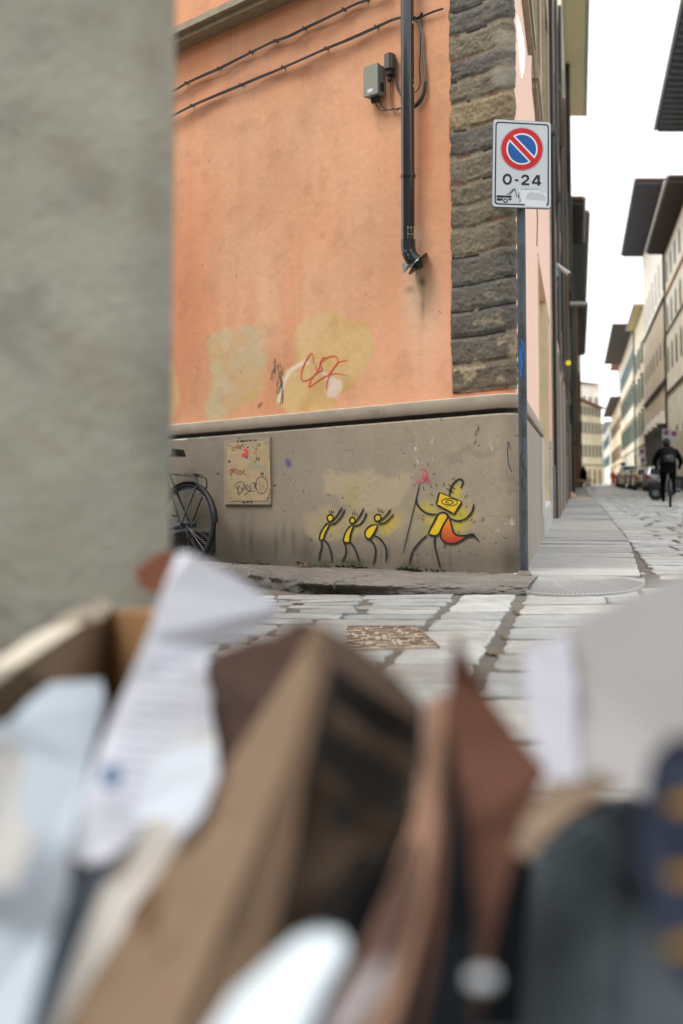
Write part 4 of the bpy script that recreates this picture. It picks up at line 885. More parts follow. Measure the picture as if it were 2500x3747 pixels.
mb = MB(); mb.prism([p + Vector((0, 0, a.z - .045)) for p in pr], (0, 0, .044)); mb.lathe([(.018, 0), (.018, -.05), (.01, -.06)], (pr[0] + pr[3]) / 2 + Vector((0, 0, a.z - .03)), seg=12); mb.prism([p + Vector((0, 0, zc)) for p in pr], (0, 0, .012)); mb.build('gland', MATS['gland_dark'], t)
for L, r, nm, m in (([(572, 1000), (578, 1150), (590, 1350), (605, 1460), (640, 1530), (720, 1570)], .011, 'conduit', mat('conduit_brown', S(140, 96, 70), .7)), ([(645, 690), (700, 720), (690, 850), (690, 1000), (700, 1150), (730, 1260), (780, 1340)], .005, 'cord', m_cab), ([(640, 700), (690, 740), (670, 900), (700, 1080), (760, 1300)], .004, 'cord', m_cab)):
    MB().tube([onL(*zj(x, y_), .03) for x, y_ in smooth_path(L, 4)], r, 7).build(nm, m, t, smooth=True)
for L in ([(345, 1400), (350, 1480), (400, 1560), (470, 1590), (560, 1580), (650, 1570), (770, 1560)], [(415, 1400), (430, 1470), (480, 1540), (560, 1580), (650, 1550), (770, 1545)]):
    MB().tube([onL(*zj(x, y_), .03) for x, y_ in smooth_path(L, 4)], .0045, 6).build('cord', m_cab, jb, smooth=True)
# ================================================================ SIGN on its pole by the corner
sp0 = onplane(1919, 2102, Vector((0, 0, .06)), Vector((0, 0, 1)))
PYY = sp0.y - .03; pxw = lambda px, py, Y: atY(px, py, Y)
sg = thing('parking_sign', (sp0.x, sp0.y, .06), 'white no-parking sign with 0-24 and tow-away symbol on a dark pole at the corner', 'traffic sign')
ptop = atY(1897, 470, PYY); pb = Vector((sp0.x, PYY, .05))
pcx = (atY(1909, 1200, PYY)); 
m_pole = mat('pole_galvanised', S(70, 77, 83), .55, .5, 9, .35, 40, metal=.15, grain=.2, gscale=90, stretch=(1, 1, .45), bdist=.004)
PR = .0295
pA = Vector((atY(1918, 2080, PYY).x, PYY, .05)); pB = Vector((atY(1907, 770, PYY).x, PYY, atY(1907, 770, PYY).z)); pT = pA + (pB - pA) * 1.185
MB().tube([pA, pT], PR, 28).build('pole', m_pole, sg, smooth=True)
MB().lathe([(.001, .03), (PR + .004, .028), (PR + .016, .012), (PR + .024, .001), (PR + .024, -.02)], (pA.x, pA.y, .062), seg=22).build('mortar_collar', mat('collar_cement', S(120, 114, 104), .9, .25, 30, .5, 60), sg)
SY = PYY - PR - .014
def sm(u, v, off=0.0):
    """sign face: u,v in 0..1 across the plate, from the four photographed corners"""
    x = (1804.5 * (1 - u) + 2016.7 * u) * (1 - v) + (1800 * (1 - u) + 2016.7 * u) * v
    y_ = (435.5 * (1 - u) + 447 * u) * (1 - v) + (757.5 * (1 - u) + 765 * u) * v
    p = atY(x, y_, SY); return p - Vector((0, off, 0))
def rrect(u0, v0, u1, v1, ru, rv, n=6):
    out = []
    for cx, cy, a in ((u1 - ru, v0 + rv, -90), (u1 - ru, v1 - rv, 0), (u0 + ru, v1 - rv, 90), (u0 + ru, v0 + rv, 180)):
        for i in range(n + 1): q = R_(a + 90 * i / n); out.append((cx + ru * math.cos(q), cy + rv * math.sin(q)))
    return out
m_sw = mat('sign_white', S(196, 204, 210), .35, .02, 3, .02, 30, spec=.5); m_sn = mat('sign_navy', S(22, 36, 52), .4); m_alu = mat('sign_back', S(110, 122, 130), .5, .1, 8, .05, 40, metal=.3)
m_sr = mat('sign_red', S(196, 28, 40), .4); m_sb = mat('sign_blue', S(8, 88, 164), .4); m_sww = mat('sign_circle_white', S(222, 228, 232), .4); m_sk = mat('sign_black', S(28, 38, 46), .45)
plate = MB().prism([sm(u, v, .0) + Vector((0, .016, 0)) for u, v in rrect(0, 0, 1, 1, .05, .033)], (0, -.016, 0)).build('plate_rim', m_alu, sg)
plf = MB().prism([sm(u, v, .0005) for u, v in rrect(.008, .004, .992, .994, .05, .033)], (0, -.002, 0)).build('plate', m_sw, sg)
def band(mb, outer, inner, off):
    n = len(outer); b = len(mb.v); mb.v += [tuple(sm(*p, off)) for p in outer] + [tuple(sm(*p, off)) for p in inner]
    for i in range(n): j = (i + 1) % n; mb.f.append((b + i, b + j, b + n + j, b + n + i)); mb.mi.append(0)
mb = MB(); band(mb, rrect(.042, .028, .962, .970, .055, .037), rrect(.064, .042, .940, .956, .046, .03), .0032); mb.build('border', m_sn, sg)
# no-parking disc : centre/radii from the photo zoom (scale .2232, origin 1750,380)
def zs_to_uv(x, y_):
    X_ = 1750 + x * .2232; Y__ = 380 + y_ * .2232
    v = (Y__ - 441) / 320; u = (X_ - (1804.5 * (1 - v) + 1800 * v)) / (2016.7 - (1804.5 * (1 - v) + 1800 * v)); v = (Y__ - (435.5 * (1 - u) + 447 * u)) / ((757.5 * (1 - u) + 765 * u) - (435.5 * (1 - u) + 447 * u)); return u, v
def zc(cx, cy, rx, ry, n=56, a0=0, a1=360): return [zs_to_uv(cx + rx * math.cos(R_(a0 + (a1 - a0) * i / n)), cy + ry * math.sin(R_(a0 + (a1 - a0) * i / n))) for i in range(n + (0 if a1 - a0 == 360 else 1))]
def flat(name, pts, off, m): return MB().quad([sm(*p, off) for p in pts]).build(name, m, sg)
CX, CY, RR = 717, 743, 350
flat('disc_outline', zc(CX, CY, 352, 354), .0032, m_sk); flat('disc_white', zc(CX, CY, 347, 349), .0037, m_sww)
flat('disc_red', zc(CX, CY, 341, 343), .0042, m_sr); flat('disc_inner_white', zc(CX, CY, 256, 258), .0047, m_sww)
flat('disc_blue', zc(CX, CY, 231, 232), .0052, m_sb)
def bar(w, L, off, m, name):
    a = R_(46.5); d = (math.cos(a), math.sin(a)); n_ = (-d[1], d[0])
    pts = [(CX - d[0] * L + n_[0] * w, CY - d[1] * L + n_[1] * w), (CX + d[0] * L + n_[0] * w, CY + d[1] * L + n_[1] * w), (CX + d[0] * L - n_[0] * w, CY + d[1] * L - n_[1] * w), (CX - d[0] * L - n_[0] * w, CY - d[1] * L - n_[1] * w)]
    flat(name, [zs_to_uv(*p) for p in pts], off, m)
bar(63, 246, .0057, m_sww, 'bar_edge'); bar(38, 275, .0062, m_sr, 'bar_red')
# digits 0-24
def ringseg(cx, cy, rx, ry, w, a0, a1, n=24):
    o_ = [(cx + rx * math.cos(R_(a0 + (a1 - a0) * i / n)), cy + ry * math.sin(R_(a0 + (a1 - a0) * i / n))) for i in range(n + 1)]
    i_ = [(cx + (rx - w) * math.cos(R_(a0 + (a1 - a0) * i / n)), cy + (ry - w) * math.sin(R_(a0 + (a1 - a0) * i / n))) for i in range(n + 1)]
    return o_, i_
def strip(mb, A, B, off):
    b = len(mb.v); n = len(A); mb.v += [tuple(sm(*zs_to_uv(*p), off)) for p in A] + [tuple(sm(*zs_to_uv(*p), off)) for p in B]
    for i in range(n - 1): mb.f.append((b + i, b + i + 1, b + n + i + 1, b + n + i)); mb.mi.append(0)
mb = MB(); A, B = ringseg(477, 1238, 78, 92, 36, 0, 360); strip(mb, A, B, .0035); mb.build('digit', m_sk, sg)
mb = MB(); mb.quad([sm(*zs_to_uv(*p), .0035) for p in ((600, 1238), (660, 1240), (660, 1272), (600, 1270))]); mb.build('dash', m_sk, sg)
mb = MB(); A, B = ringseg(770, 1222, 66, 62, 36, -180, 25); strip(mb, A, B, .0035)
mb.quad([sm(*zs_to_uv(*p), .0036) for p in ((830, 1246), (800, 1232), (708, 1300), (706, 1334), (836, 1338), (837, 1306), (765, 1303))]); mb.build('digit', m_sk, sg)
mb = MB(); q = lambda L, o_=.0035: mb.quad([sm(*zs_to_uv(*p), o_) for p in L])
q([(955, 1168), (1005, 1170), (915, 1285), (878, 1282)]); q([(878, 1282), (1030, 1285), (1030, 1314), (880, 1312)], .0036); q([(968, 1200), (1010, 1170), (1010, 1342), (968, 1341)], .0037); mb.build('digit', m_sk, sg)
mb = MB(); q([(302, 1500), (548, 1508), (546, 1544), (302, 1538)]); q([(302, 1550), (548, 1556), (546, 1575), (490, 1590), (302, 1588)]); q([(462, 1496), (590, 1388), (606, 1392), (520, 1500), (505, 1498), (565, 1420), (478, 1498)]); q([(590, 1388), (606, 1394), (640, 1532), (630, 1536)], .0036)
q([(650, 1500), (664, 1480), (668, 1545), (655, 1530)]); mb.build('tow_truck_symbol', m_sk, sg)
mb = MB(); mb.quad([sm(*p, .0042) for p in zc(447, 1588, 50, 50, 24)]); mb.build('wheel_gap', m_sw, sg)
mb = MB(); mb.quad([sm(*p, .0046) for p in zc(447, 1590, 38, 40, 24)]); mb.build('wheel_symbol', m_sk, sg)
mb = MB(); mb.quad([sm(*p, .005) for p in zc(447, 1590, 18, 20, 20)]); mb.build('wheel_hub', m_sw, sg)
m_st = mat('torn_sticker', S(214, 220, 226), .55, .06, 60, .1, 80)
mb = MB(); q([(660, 1390), (1015, 1400), (1012, 1450), (1125, 1475), (1115, 1700), (760, 1685), (765, 1640), (690, 1630)], .004); mb.build('torn_sticker', m_st, sg)
mb = MB(); q([(785, 1500), (850, 1450), (1040, 1470), (1110, 1530), (1100, 1590), (780, 1560)], .0046); mb.build('faint_car_symbol', mat('faint_grey', S(186, 194, 202), .5, .05, 60), sg)
mb = MB(); rs = random.Random(4)
for i in range(46):
    x = 685 + i * 7.1; h_ = rs.uniform(8, 22); q([(x, 1396 - rs.uniform(-2, 8)), (x + 5, 1394), (x + 5, 1394 + h_), (x, 1396 + h_)], .0046)
mb.build('blue_print', mat('sticker_cyan', S(112, 178, 204), .5), sg)
mb = MB()
for i in range(24):
    y_ = 1450 + i * 7; x = 655 + rs.uniform(0, 20) + (12 if i > 12 else 0); q([(x, y_), (x + rs.uniform(6, 20), y_ + 1), (x + rs.uniform(4, 16), y_ + 7), (x + 2, y_ + 6)], .0046)
mb.build('navy_print', mat('sticker_navy', S(44, 66, 96), .5), sg)
mb = MB()
for z_ in (atY(1905, 520, PYY).z, atY(1905, 690, PYY).z): mb.lathe([(PR + .001, -.015), (PR + .005, -.013), (PR + .005, .013), (PR + .001, .015)], pA + (pB - pA) * ((z_ - pA.z) / (pB.z - pA.z)), seg=20)
mb.build('clamp', m_alu, sg)
z3 = zone(3)
def polemap(off):
    def g(x, y_):
        px_, py_ = z3(x, y_); d = ray(px_, py_); zz_ = CAM.z + d.z * (PYY / d.y); t = (zz_ - pA.z) / (pB.z - pA.z); c = pA + (pB - pA) * t
        r = PR + off; A = d.x ** 2 + d.y ** 2; B = -2 * (c.x * d.x + c.y * d.y); C_ = c.x ** 2 + c.y ** 2 - r * r; D = B * B - 4 * A * C_
        if D < 0: k = -B / (2 * A)
        else: k = (-B - math.sqrt(D)) / (2 * A)
        return CAM + d * k
    return g
g = polemap(.0012); mb = MB()
for L, w_ in (([(538, 595), (545, 640), (535, 700), (540, 760), (535, 800), (540, 840)], 14), ([(528, 600), (550, 600)], 22), ([(527, 630), (533, 665)], 12), ([(555, 690), (558, 725)], 13), ([(526, 720), (534, 770)], 12), ([(530, 830), (548, 815)], 14), ([(524, 655), (530, 700), (526, 730)], 8)): ribbon(mb, L, w_, g, jit=.5)
mb.build('blue_spray', mat('blue_spray', S(24, 98, 186), .55), sg)
mb = MB()
for L in ([(560, 762), (545, 790), (545, 825), (566, 848)], [(566, 905), (558, 940), (562, 965), (530, 968)], [(556, 1150), (566, 1180), (564, 1215), (550, 1220), (548, 1185), (556, 1150)], [(574, 1290), (540, 1320), (530, 1350), (545, 1400), (568, 1440), (566, 1465), (540, 1490), (540, 1530), (562, 1570)]): ribbon(mb, L, 4, g)
for i, ch in enumerate('PAVIA'):
    for st_ in FONT[ch]: ribbon(mb, [(532 + i * 7 + p[0] * 11, 505 + i * 18 + p[1] * 14) for p in st_], 2.6, g, sm=1)
for i, ch in enumerate('MALE'):
    for st_ in FONT[ch]: ribbon(mb, [(532 + i * 9 + p[0] * 9, 565 + i * 11 + p[1] * 11) for p in st_], 2.4, g, sm=1)
mb.build('marker_scribble', mat('marker_dark', S(22, 26, 30), .5), sg)
# ================================================================ houses along the side street
def col(*c): return S(*c)
m_glass = mat('far_window_dark', S(34, 38, 40), .7, .1, 3, 0, spec=.1); m_gut = mat('gutter_grey', S(138, 146, 150), .5); m_tile = mat('roof_tiles', S(150, 104, 84), .85, .25, 6, .4, 20)
m_soff = mat('soffit_dark', S(56, 62, 70), .85, .15, 6, .3, 20); m_raf = mat('rafter_grey', S(92, 98, 106), .85); m_eave = mat('eave_wood', S(70, 66, 66), .85, .15, 6, .3, 20); m_shg = mat('shutter_green', S(58, 88, 80), .7, .1, 5, .2, 40, stretch=(1, 1, 12)); m_shb = mat('shutter_brown', S(112, 90, 76), .7, .1, 5, .2, 40)
m_frame = mat('stone_trim', S(176, 164, 142), .8, .12, 6, .2, 30)
def house_block(side, Y0, Y1, o, h, wallm, label, eave=None, group=None, base=None, floors=(), win=None, doors=(), bands=(), pipe=None, depth=9, z0=-.4):
    """one house of the row: wall, roof with eave, windows with panes and shutters, doors, string courses"""
    c = PS(side, (Y0 + Y1) / 2, o, rise((Y0 + Y1) / 2)); t = thing('house', c, label, 'house', group)
    mb = MB(); mb.sbox(side, Y0 + .02, Y1 - .02, o - depth, o, z0, h); mb.build('wall', wallm, t)
    if base:
        mb = MB(); mb.sbox(side, Y0 + .02, Y1 - .02, o + .002, o + .05, z0, base[0]); mb.build('base_course', base[1], t)
    if eave:
        ov, em = eave[0], eave[1]; mb = MB(); mb.sbox(side, Y0, Y1, o - depth, o + ov, h + .14, h + .24); rf = mb.build('roof', m_tile, t)
        mb = MB(); mb.sbox(side, Y0 + .01, Y1 - .01, o - .02, o + ov - .02, h + .06, h + .135); mb.build('soffit', em, rf)
        if len(eave) > 2 and eave[2]:
            mb = MB(); n = int((Y1 - Y0) / eave[2]); 
            for i in range(min(n, 70)):
                y_ = Y0 + (i + .5) * (Y1 - Y0) / n; mb = MB(); mb.sbox(side, y_ - .07, y_ + .07, o, o + ov * .95, h - .16, h + .058); mb.build('rafter', eave[3] if len(eave) > 3 else em, rf)
        mb = MB(); mb.tube([PS(side, Y0, o + ov + .05, h + .12), PS(side, Y1, o + ov + .05, h + .12)], .09, 8); mb.build('gutter', m_gut, rf)
    for z, pr, m in bands:
        mb = MB(); mb.sbox(side, Y0, Y1, o + .001, o + pr, z, z + max(.12, pr)); mb.build('string_course', m, t)
    k = 0
    for (z, wh, n, kind, opt) in floors:
        for i in range(n):
            yc_ = Y0 + (i + .5) * (Y1 - Y0) / n; ww = opt.get('w', 1.0)
            if kind == 'arch':
                def arc(r, zb, zt): return [(yc_ - r, zb), (yc_ + r, zb)] + [(yc_ + r * math.cos(R_(a)), zt + r * math.sin(R_(a))) for a in range(0, 181, 20)]
                P_ = arc(ww / 2 + .14, z, z + wh); vec = PS(side, yc_, .02, 0) - PS(side, yc_, 0, 0)
                w_ = MB().prism([PS(side, y_, o + .002, q_) for y_, q_ in P_], vec).build('window', opt.get('m', m_frame), t)
                P_ = arc(ww / 2, z + .05, z + wh); MB().prism([PS(side, y_, o + .024, q_) for y_, q_ in P_], vec * .6).build('pane', m_glass, w_)
            else:
                mb = MB(); mb.sbox(side, yc_ - ww / 2 - .12, yc_ + ww / 2 + .12, o + .002, o + .04, z - .12, z + wh + .12); w_ = mb.build('window', opt.get('m', m_frame), t)
                mb = MB(); mb.sbox(side, yc_ - ww / 2, yc_ + ww / 2, o + .042, o + .05, z, z + wh); mb.build('pane', m_glass, w_)
                if kind == 'shut':
                    for s_ in (-1, 1):
                        mb = MB(); a_ = yc_ + s_ * (ww / 2 + .02); b_ = a_ + s_ * ww * .52; mb.sbox(side, min(a_, b_), max(a_, b_), o + .085, o + .14, z - .03, z + wh + .03); mb.build('shutter', opt.get('sm', m_shg), w_)
                    if opt.get('hood'): mb = MB(); mb.sbox(side, yc_ - ww, yc_ + ww, o + .002, o + .26, z + wh + .25, z + wh + .4); mb.build('hood', m_frame, w_)
    for (yd_, wd, hd, m) in doors:
        zb = rise(yd_); mb = MB(); mb.sbox(side, yd_ - wd / 2 - .15, yd_ + wd / 2 + .15, o + .002, o + .10, zb - .3, zb + hd + .18); d_ = mb.build('door', m_frame, t)
        mb = MB(); mb.sbox(side, yd_ - wd / 2, yd_ + wd / 2, o + .098, o + .11, zb - .3, zb + hd); mb.build('door_leaf', m, d_)
    if pipe:
        for (yp, op, rp_, m) in pipe: mb = MB(); mb.tube([PS(side, yp, o + op, -.1 + rise(yp)), PS(side, yp, o + op, h)], rp_, 8); mb.build('downpipe', m, t)
    return t
wl = lambda n, c, **k: mat(n, S(*c), .85, .12, .6, .25, 12, grain=.05, gscale=30, **k)
m_w1 = wl('wall_brown_stone', (150, 128, 106)); m_w2 = wl('wall_ochre', (196, 178, 146)); m_w3 = wl('wall_cream_grey', (206, 200, 178)); m_w4 = wl('wall_cream', (232, 222, 200)); m_w5 = wl('wall_dark_brown', (112, 96, 84))
m_greyd = mat('slate_trim', S(84, 84, 80), .8, .15, 4, .3, 30); m_blk = mat('pipe_black', S(34, 40, 44), .35, .1, 5, 0); m_soffc = mat('soffit_cream', S(206, 200, 172), .8, .06, 2, .1, 20)
m_dgreen = mat('door_green', S(40, 62, 56), .6); m_dbrown = mat('door_brown', S(86, 62, 46), .6); m_dgrey = mat('door_grey', S(128, 128, 124), .6); m_dblue = mat('door_blue_grey', S(92, 104, 124), .6)
h1 = house_block('L', 16.4, 23, 0, 11.5, m_w1, 'narrow brown stone house next to the orange corner house', None, base=(1.0, mat('base_grey', S(122, 116, 108), .8, .2, 5)), floors=((3.9, 1.7, 2, 'plain', {}), (7.4, 1.9, 2, 'plain', {})), doors=((17.6, 1.2, 2.9, m_dbrown), (19.6, 1.1, 2.6, m_dgrey), (21.8, 1.3, 2.9, m_dbrown)), bands=((6.6, .12, m_greyd),), pipe=((16.6, .06, .035, m_blk), (20.6, .07, .04, m_greyd)))
h2 = house_block('L', 23, 34, 0, 14, m_w2, 'ochre house with a dark string course on the left side of the street', None, base=(3.6, wl('rusticated_base', (134, 118, 100))), floors=((4.6, 1.9, 3, 'plain', {}), (10.6, 1.8, 3, 'plain', {})), doors=((24.8, 1.3, 2.9, m_dgrey), (28, 1.3, 2.9, m_dblue), (31.5, 1.4, 3, m_dbrown)), bands=((10.0, .13, m_greyd), (3.6, .08, m_greyd)), pipe=((27, .07, .05, m_blk), (33.6, .1, .06, wl('pipe_brown_old', (92, 72, 58)))))
h3 = house_block('L', 34, 51, .03, 19.9, m_w3, 'tall cream house with a broad pale eave on the left side of the street', (.95, m_soffc, 0), floors=((5, 1.9, 4, 'shut', {}), (9.3, 1.9, 4, 'shut', {}), (14, 1.8, 4, 'plain', {})), doors=((36.5, 1.4, 2.9, m_dbrown), (41, 1.4, 2.8, m_dblue), (46, 1.4, 2.8, m_dgrey)), bands=((4.3, .1, m_frame), (8.4, .12, m_greyd)), pipe=((44.5, .14, .11, m_blk), (50.6, .1, .06, m_blk)))
h4 = house_block('L', 51, 60, .06, 15.5, m_w1, 'lower brown house with green louvred shutters on the left side', (.8, m_eave, .6), floors=((3.6, 1.6, 3, 'plain', {}), (7.0, 2.7, 3, 'shut', {'w': 1.4}), (11.2, 2.4, 3, 'shut', {'w': 1.4})), doors=((53, 1.4, 2.8, m_dgreen), (57, 1.4, 2.8, m_dbrown)), pipe=((59.6, .1, .06, wl('pipe_red', (176, 96, 72))),))
h5 = house_block('L', 60, 90, .12, 17.3, m_w4, 'long cream house under a dark timber eave on the left side', (1.1, m_eave, .55, m_raf), floors=((4.8, 1.9, 6, 'shut', {}), (9.2, 1.9, 6, 'shut', {}), (12.8, 1.4, 6, 'plain', {})), doors=((64, 1.5, 2.8, m_dbrown), (72, 1.5, 2.8, m_dgreen), (81, 1.5, 2.8, m_dbrown)), bands=((4.1, .1, m_frame),), pipe=((75, .12, .08, m_blk),))
h6 = house_block('L', 90, 124, .58, 17.2, m_w5, 'dark brown house standing forward at the far left of the street', (.8, m_eave, .55, m_raf), floors=((4.8, 1.9, 6, 'plain', {}), (9.2, 1.9, 6, 'plain', {})), doors=((96, 1.5, 2.8, m_dbrown),), pipe=((92, .1, .08, m_blk),))
mw_w = wl('wall_white_beige', (236, 228, 210)); mw_b = wl('wall_brown_plaster', (206, 188, 162)); mw_y = wl('wall_pale_yellow', (240, 228, 198)); mw_y2 = wl('wall_warm_cream', (244, 232, 208)); mw_o = wl('wall_peach', (240, 216, 182)); mw_p = wl('wall_pale_grey', (222, 220, 212))
r0 = house_block('R', 30, 60.5, 0, 22.6, mw_w, 'tall house with a deep ribbed eave at the top right edge', (2.3, m_soff, .8, m_raf), floors=((6, 2, 5, 'arch', {}), (12, 2, 5, 'arch', {})))
r1 = house_block('R', 61, 81, 0, 19.8, mw_w, 'pale palazzo with narrow arched windows at the right edge', (1.5, m_soff, .8, mat('rafter_brown', S(84, 74, 68), .8)), floors=((17.1, 1.3, 6, 'arch', {'w': .8}), (13.4, 1.4, 6, 'arch', {'w': .8}), (9.8, 1.6, 6, 'arch', {'w': .9}), (2.6, 1.8, 4, 'arch', {'w': 1.6})), bands=((8.1, .14, m_greyd), (16.1, .14, mat('band_orange', S(190, 150, 104), .8)), (13.0, .1, m_greyd)), base=(4.6, wl('base_tan', (204, 192, 170))), pipe=((80.8, .12, .09, m_blk),))
r2 = house_block('R', 81, 108, 0, 25.9, mw_b, 'tallest brown palazzo with rows of arched windows and stone doorways', (2.3, m_soff, .9, m_raf), floors=((17.2, 2.6, 7, 'arch', {'w': .9}), (11.6, 1.2, 7, 'arch', {'w': .9})), bands=((16.3, .16, m_greyd), (9.3, .22, m_greyd)))
mb = MB(); mb.sbox('R', 81.05, 107.9, .004, .03, 16.7, 25.6); mb.build('upper_wall', mw_w, r2)
for i in range(4):
    y_ = 84.0 + i * 5.6; mb = MB(); mb.sbox('R', y_ - .95, y_ - .6, .035, .5, 0, 5.3); mb.sbox('R', y_ + .6, y_ + .95, .035, .5, 0, 5.3); mb.sbox('R', y_ - 1.05, y_ + 1.05, .035, .56, 5.3, 5.9); d_ = mb.build('portal', m_greyd, r2)
    mb = MB(); mb.hexa([PS('R', y_ - 1.2, .035, 5.92), PS('R', y_ - 1.2, .75, 5.92), PS('R', y_ + 1.2, .75, 5.92), PS('R', y_ + 1.2, .035, 5.92), PS('R', y_ - .8, .035, 7.0), PS('R', y_ - .8, .3, 7.0), PS('R', y_ + .8, .3, 7.0), PS('R', y_ + .8, .035, 7.0)]); mb.build('portal_roof', mat('portal_stone', S(206, 198, 188), .8), d_)
    mb = MB(); mb.sbox('R', y_ - .6, y_ + .6, .035, .1, 0, 5.3); mb.build('door_leaf', m_dbrown, d_)
r3 = house_block('R', 108, 126, 0, 20.4, mw_y, 'pale yellow house with green shutters and a yellow soffit', (1.0, mat('soffit_yellow', S(216, 204, 160), .8), 0), floors=((2.9, 1.8, 3, 'plain', {}), (6.6, 2.3, 3, 'shut', {'w': 1.3, 'sm': m_shg, 'hood': 1}), (10.6, 2.3, 3, 'shut', {'w': 1.3, 'hood': 1}), (14.6, 2.2, 3, 'shut', {'w': 1.3})), bands=((5.3, .14, m_frame),), pipe=((125.7, .12, .1, m_blk),))
m_shbl = mat('shutter_blue_green', S(104, 142, 144), .7)
r4 = house_block('R', 126, 167, 0, 21.2, mw_y2, 'long cream house with many dark green shutters under a wide brown eave', (2.7, m_eave, 0), floors=((2.8, 2, 5, 'plain', {}), (6.6, 2.6, 8, 'shut', {'w': 1.5, 'hood': 1}), (11.5, 2.4, 8, 'shut', {'w': 1.5, 'hood': 1}), (16.3, 2.2, 8, 'shut', {'w': 1.5, 'sm': m_shbl})), bands=((5.4, .16, m_frame),))
r5 = house_block('R', 167, 215, .1, 15.6, mw_o, 'lower peach house with brown shutters far along the right side', (1.7, m_eave, 0), floors=((5.5, 2.4, 6, 'shut', {'w': 1.5, 'sm': m_shb}), (10.6, 2.2, 6, 'shut', {'w': 1.5, 'sm': m_shb})), bands=((4.6, .16, m_frame),))
r6 = house_block('R', 215, 262, .5, 14.5, mw_p, 'pale grey house at the far end of the right side', (1.0, m_gut, 0), floors=((5.5, 2.2, 6, 'shut', {'w': 1.5, 'sm': m_shbl}), (10, 2.2, 6, 'shut', {'w': 1.5, 'sm': m_shbl})))
t = thing('tower_house', PS('R', 190, -4, 1.2), 'slim pale tower block rising behind the far right houses', 'tower')
mb = MB(); mb.sbox('R', 172, 184, -9, -.2, 14, 22.2); mb.build('wall', mw_p, t); mb = MB(); mb.sbox('R', 171.5, 184.5, -9, 1.2, 22.2, 22.6); mb.build('roof', m_tile, t)
# the house closing the view where the street bends
def endhouse(name, A, B, h, wm, label, rows_, nwin, roofm, depth=12, h2=None, cols=None):
    A = Vector(A); B = Vector(B); d = (B - A); L = d.length; d.normalize(); n = Vector((d.y, -d.x, 0)); n = n if n.y < 0 else -n
    t = thing(name, (A + B) / 2, label, 'house'); h2 = h2 or h
    mb = MB(); mb.hexa([Vector((p.x, p.y, z)) for p, z in ((A, -.4), (B, -.4), (B - n * depth, -.4), (A - n * depth, -.4), (A, h), (B, h2), (B - n * depth, h2), (A - n * depth, h))]); mb.build('wall', wm, t)
    mb = MB(); mb.hexa([Vector((p.x, p.y, z)) for p, z in ((A + n * .8, h + .02), (B + n * .8, h2 + .02), (B - n * depth, h2 + 1.5), (A - n * depth, h + 1.5), (A + n * .8, h + .25), (B + n * .8, h2 + .25), (B - n * depth, h2 + 1.8), (A - n * depth, h + 1.8))]); mb.build('roof', roofm, t)
    for z, wh, ww, m in rows_:
        for i in range(nwin):
            c = A + d * (L * (i + .6) / (nwin + .2)); 
            mb = MB(); mb.box(c + n * .04 + Vector((0, 0, z + wh / 2)), (ww / 2 + .1, .035, wh / 2 + .1), (d, n, Vector((0, 0, 1)))); w_ = mb.build('window', mat('frame_cream', S(226, 216, 196), .8), t)
            mb = MB(); mb.box(c + n * .09 + Vector((0, 0, z + wh / 2)), (ww / 2, .012, wh / 2), (d, n, Vector((0, 0, 1)))); mb.build('pane', m, w_)
    return t, A, B, d, n
m_pg = mat('pane_grey', S(120, 126, 126), .5)
e1 = endhouse('house', atY(2108, 1781, 150), atY(2205, 1781, 157), 13.9, wl('wall_bend_cream', (246, 240, 224)), 'long cream house closing the bend of the street', ((4.6, 1.8, .75, m_pg), (8.2, 1.7, .75, m_pg), (11.0, 1.3, .75, m_pg)), 7, m_tile, h2=12.8)
tE, A, B, dd, nn = e1; A = Vector((A.x, A.y, 0)); B = Vector((B.x, B.y, 0))
mb = MB(); mb.box((A + B) / 2 + nn * .1 + Vector((0, 0, 4.0)), ((B - A).length / 2, .1, .12), (dd, nn, Vector((0, 0, 1)))); mb.build('string_course', m_frame, tE)
for i in range(5):
    c = A + dd * ((B - A).length * (i + .5) / 5); mb = MB(); mb.box(c + nn * .06 + Vector((0, 0, 2.0)), (.42, .05, 1.3), (dd, nn, Vector((0, 0, 1)))); mb.build('door', mat('door_pale_brown', S(172, 154, 130), .7), tE)
endhouse('house', atY(2104, 1781, 190), atY(2199, 1781, 196), 20.6, wl('wall_far_white', (240, 238, 228)), 'tall white house behind the bend with a red tiled roof', ((16, 1.5, 1.0, m_pg),), 4, m_tile)
endhouse('house', atY(2196, 1781, 262), atY(2240, 1781, 270), 17, wl('wall_far_yellow', (236, 226, 204)), 'far pale house glimpsed at the end of the street', ((5, 2, 1.2, m_pg), (10, 2, 1.2, m_pg)), 4, m_tile)
# ================================================================ street furniture on the left facades
cctv = thing('security_camera', PS('L', 16.55, .02, 3.6), 'white security camera on a grey box bracket above the side street pavement', 'security camera')
Yc = YL(2026) ; Yc = 16.7; q = lambda px, py: atY(px, py, Yc)
mb = MB(); a_ = q(2026, 990); mb.box(a_ + Vector((.03, 0, 0)), (.036, .05, .11)); mb.build('junction_box', mat('cctv_grey', S(150, 152, 154), .5), cctv)
mb = MB(); a_, b_ = q(2036, 968), q(2076, 1010); b_ = b_ + Vector((0, -.15, 0)); mb.tube([a_, (a_ + b_) / 2, b_], [.034, .036, .04], 10); mb.build('camera_body', mat('cctv_white', S(196, 196, 194), .4), cctv, smooth=True)
mb = MB(); dn = (b_ - a_).normalized(); mb.tube([b_, b_ + dn * .03], [.034, .03], 10); mb.build('lens', m_blk, cctv); mb = MB(); mb.tube([q(2030, 980), a_ + (b_ - a_) * .3], .014, 8); mb.tube(smooth_path([tuple(q(2030, 1010)), tuple(q(2040, 1040)), tuple(q(2032, 1085))], 4), .006, 6); mb.build('arm', m_gut, cctv)
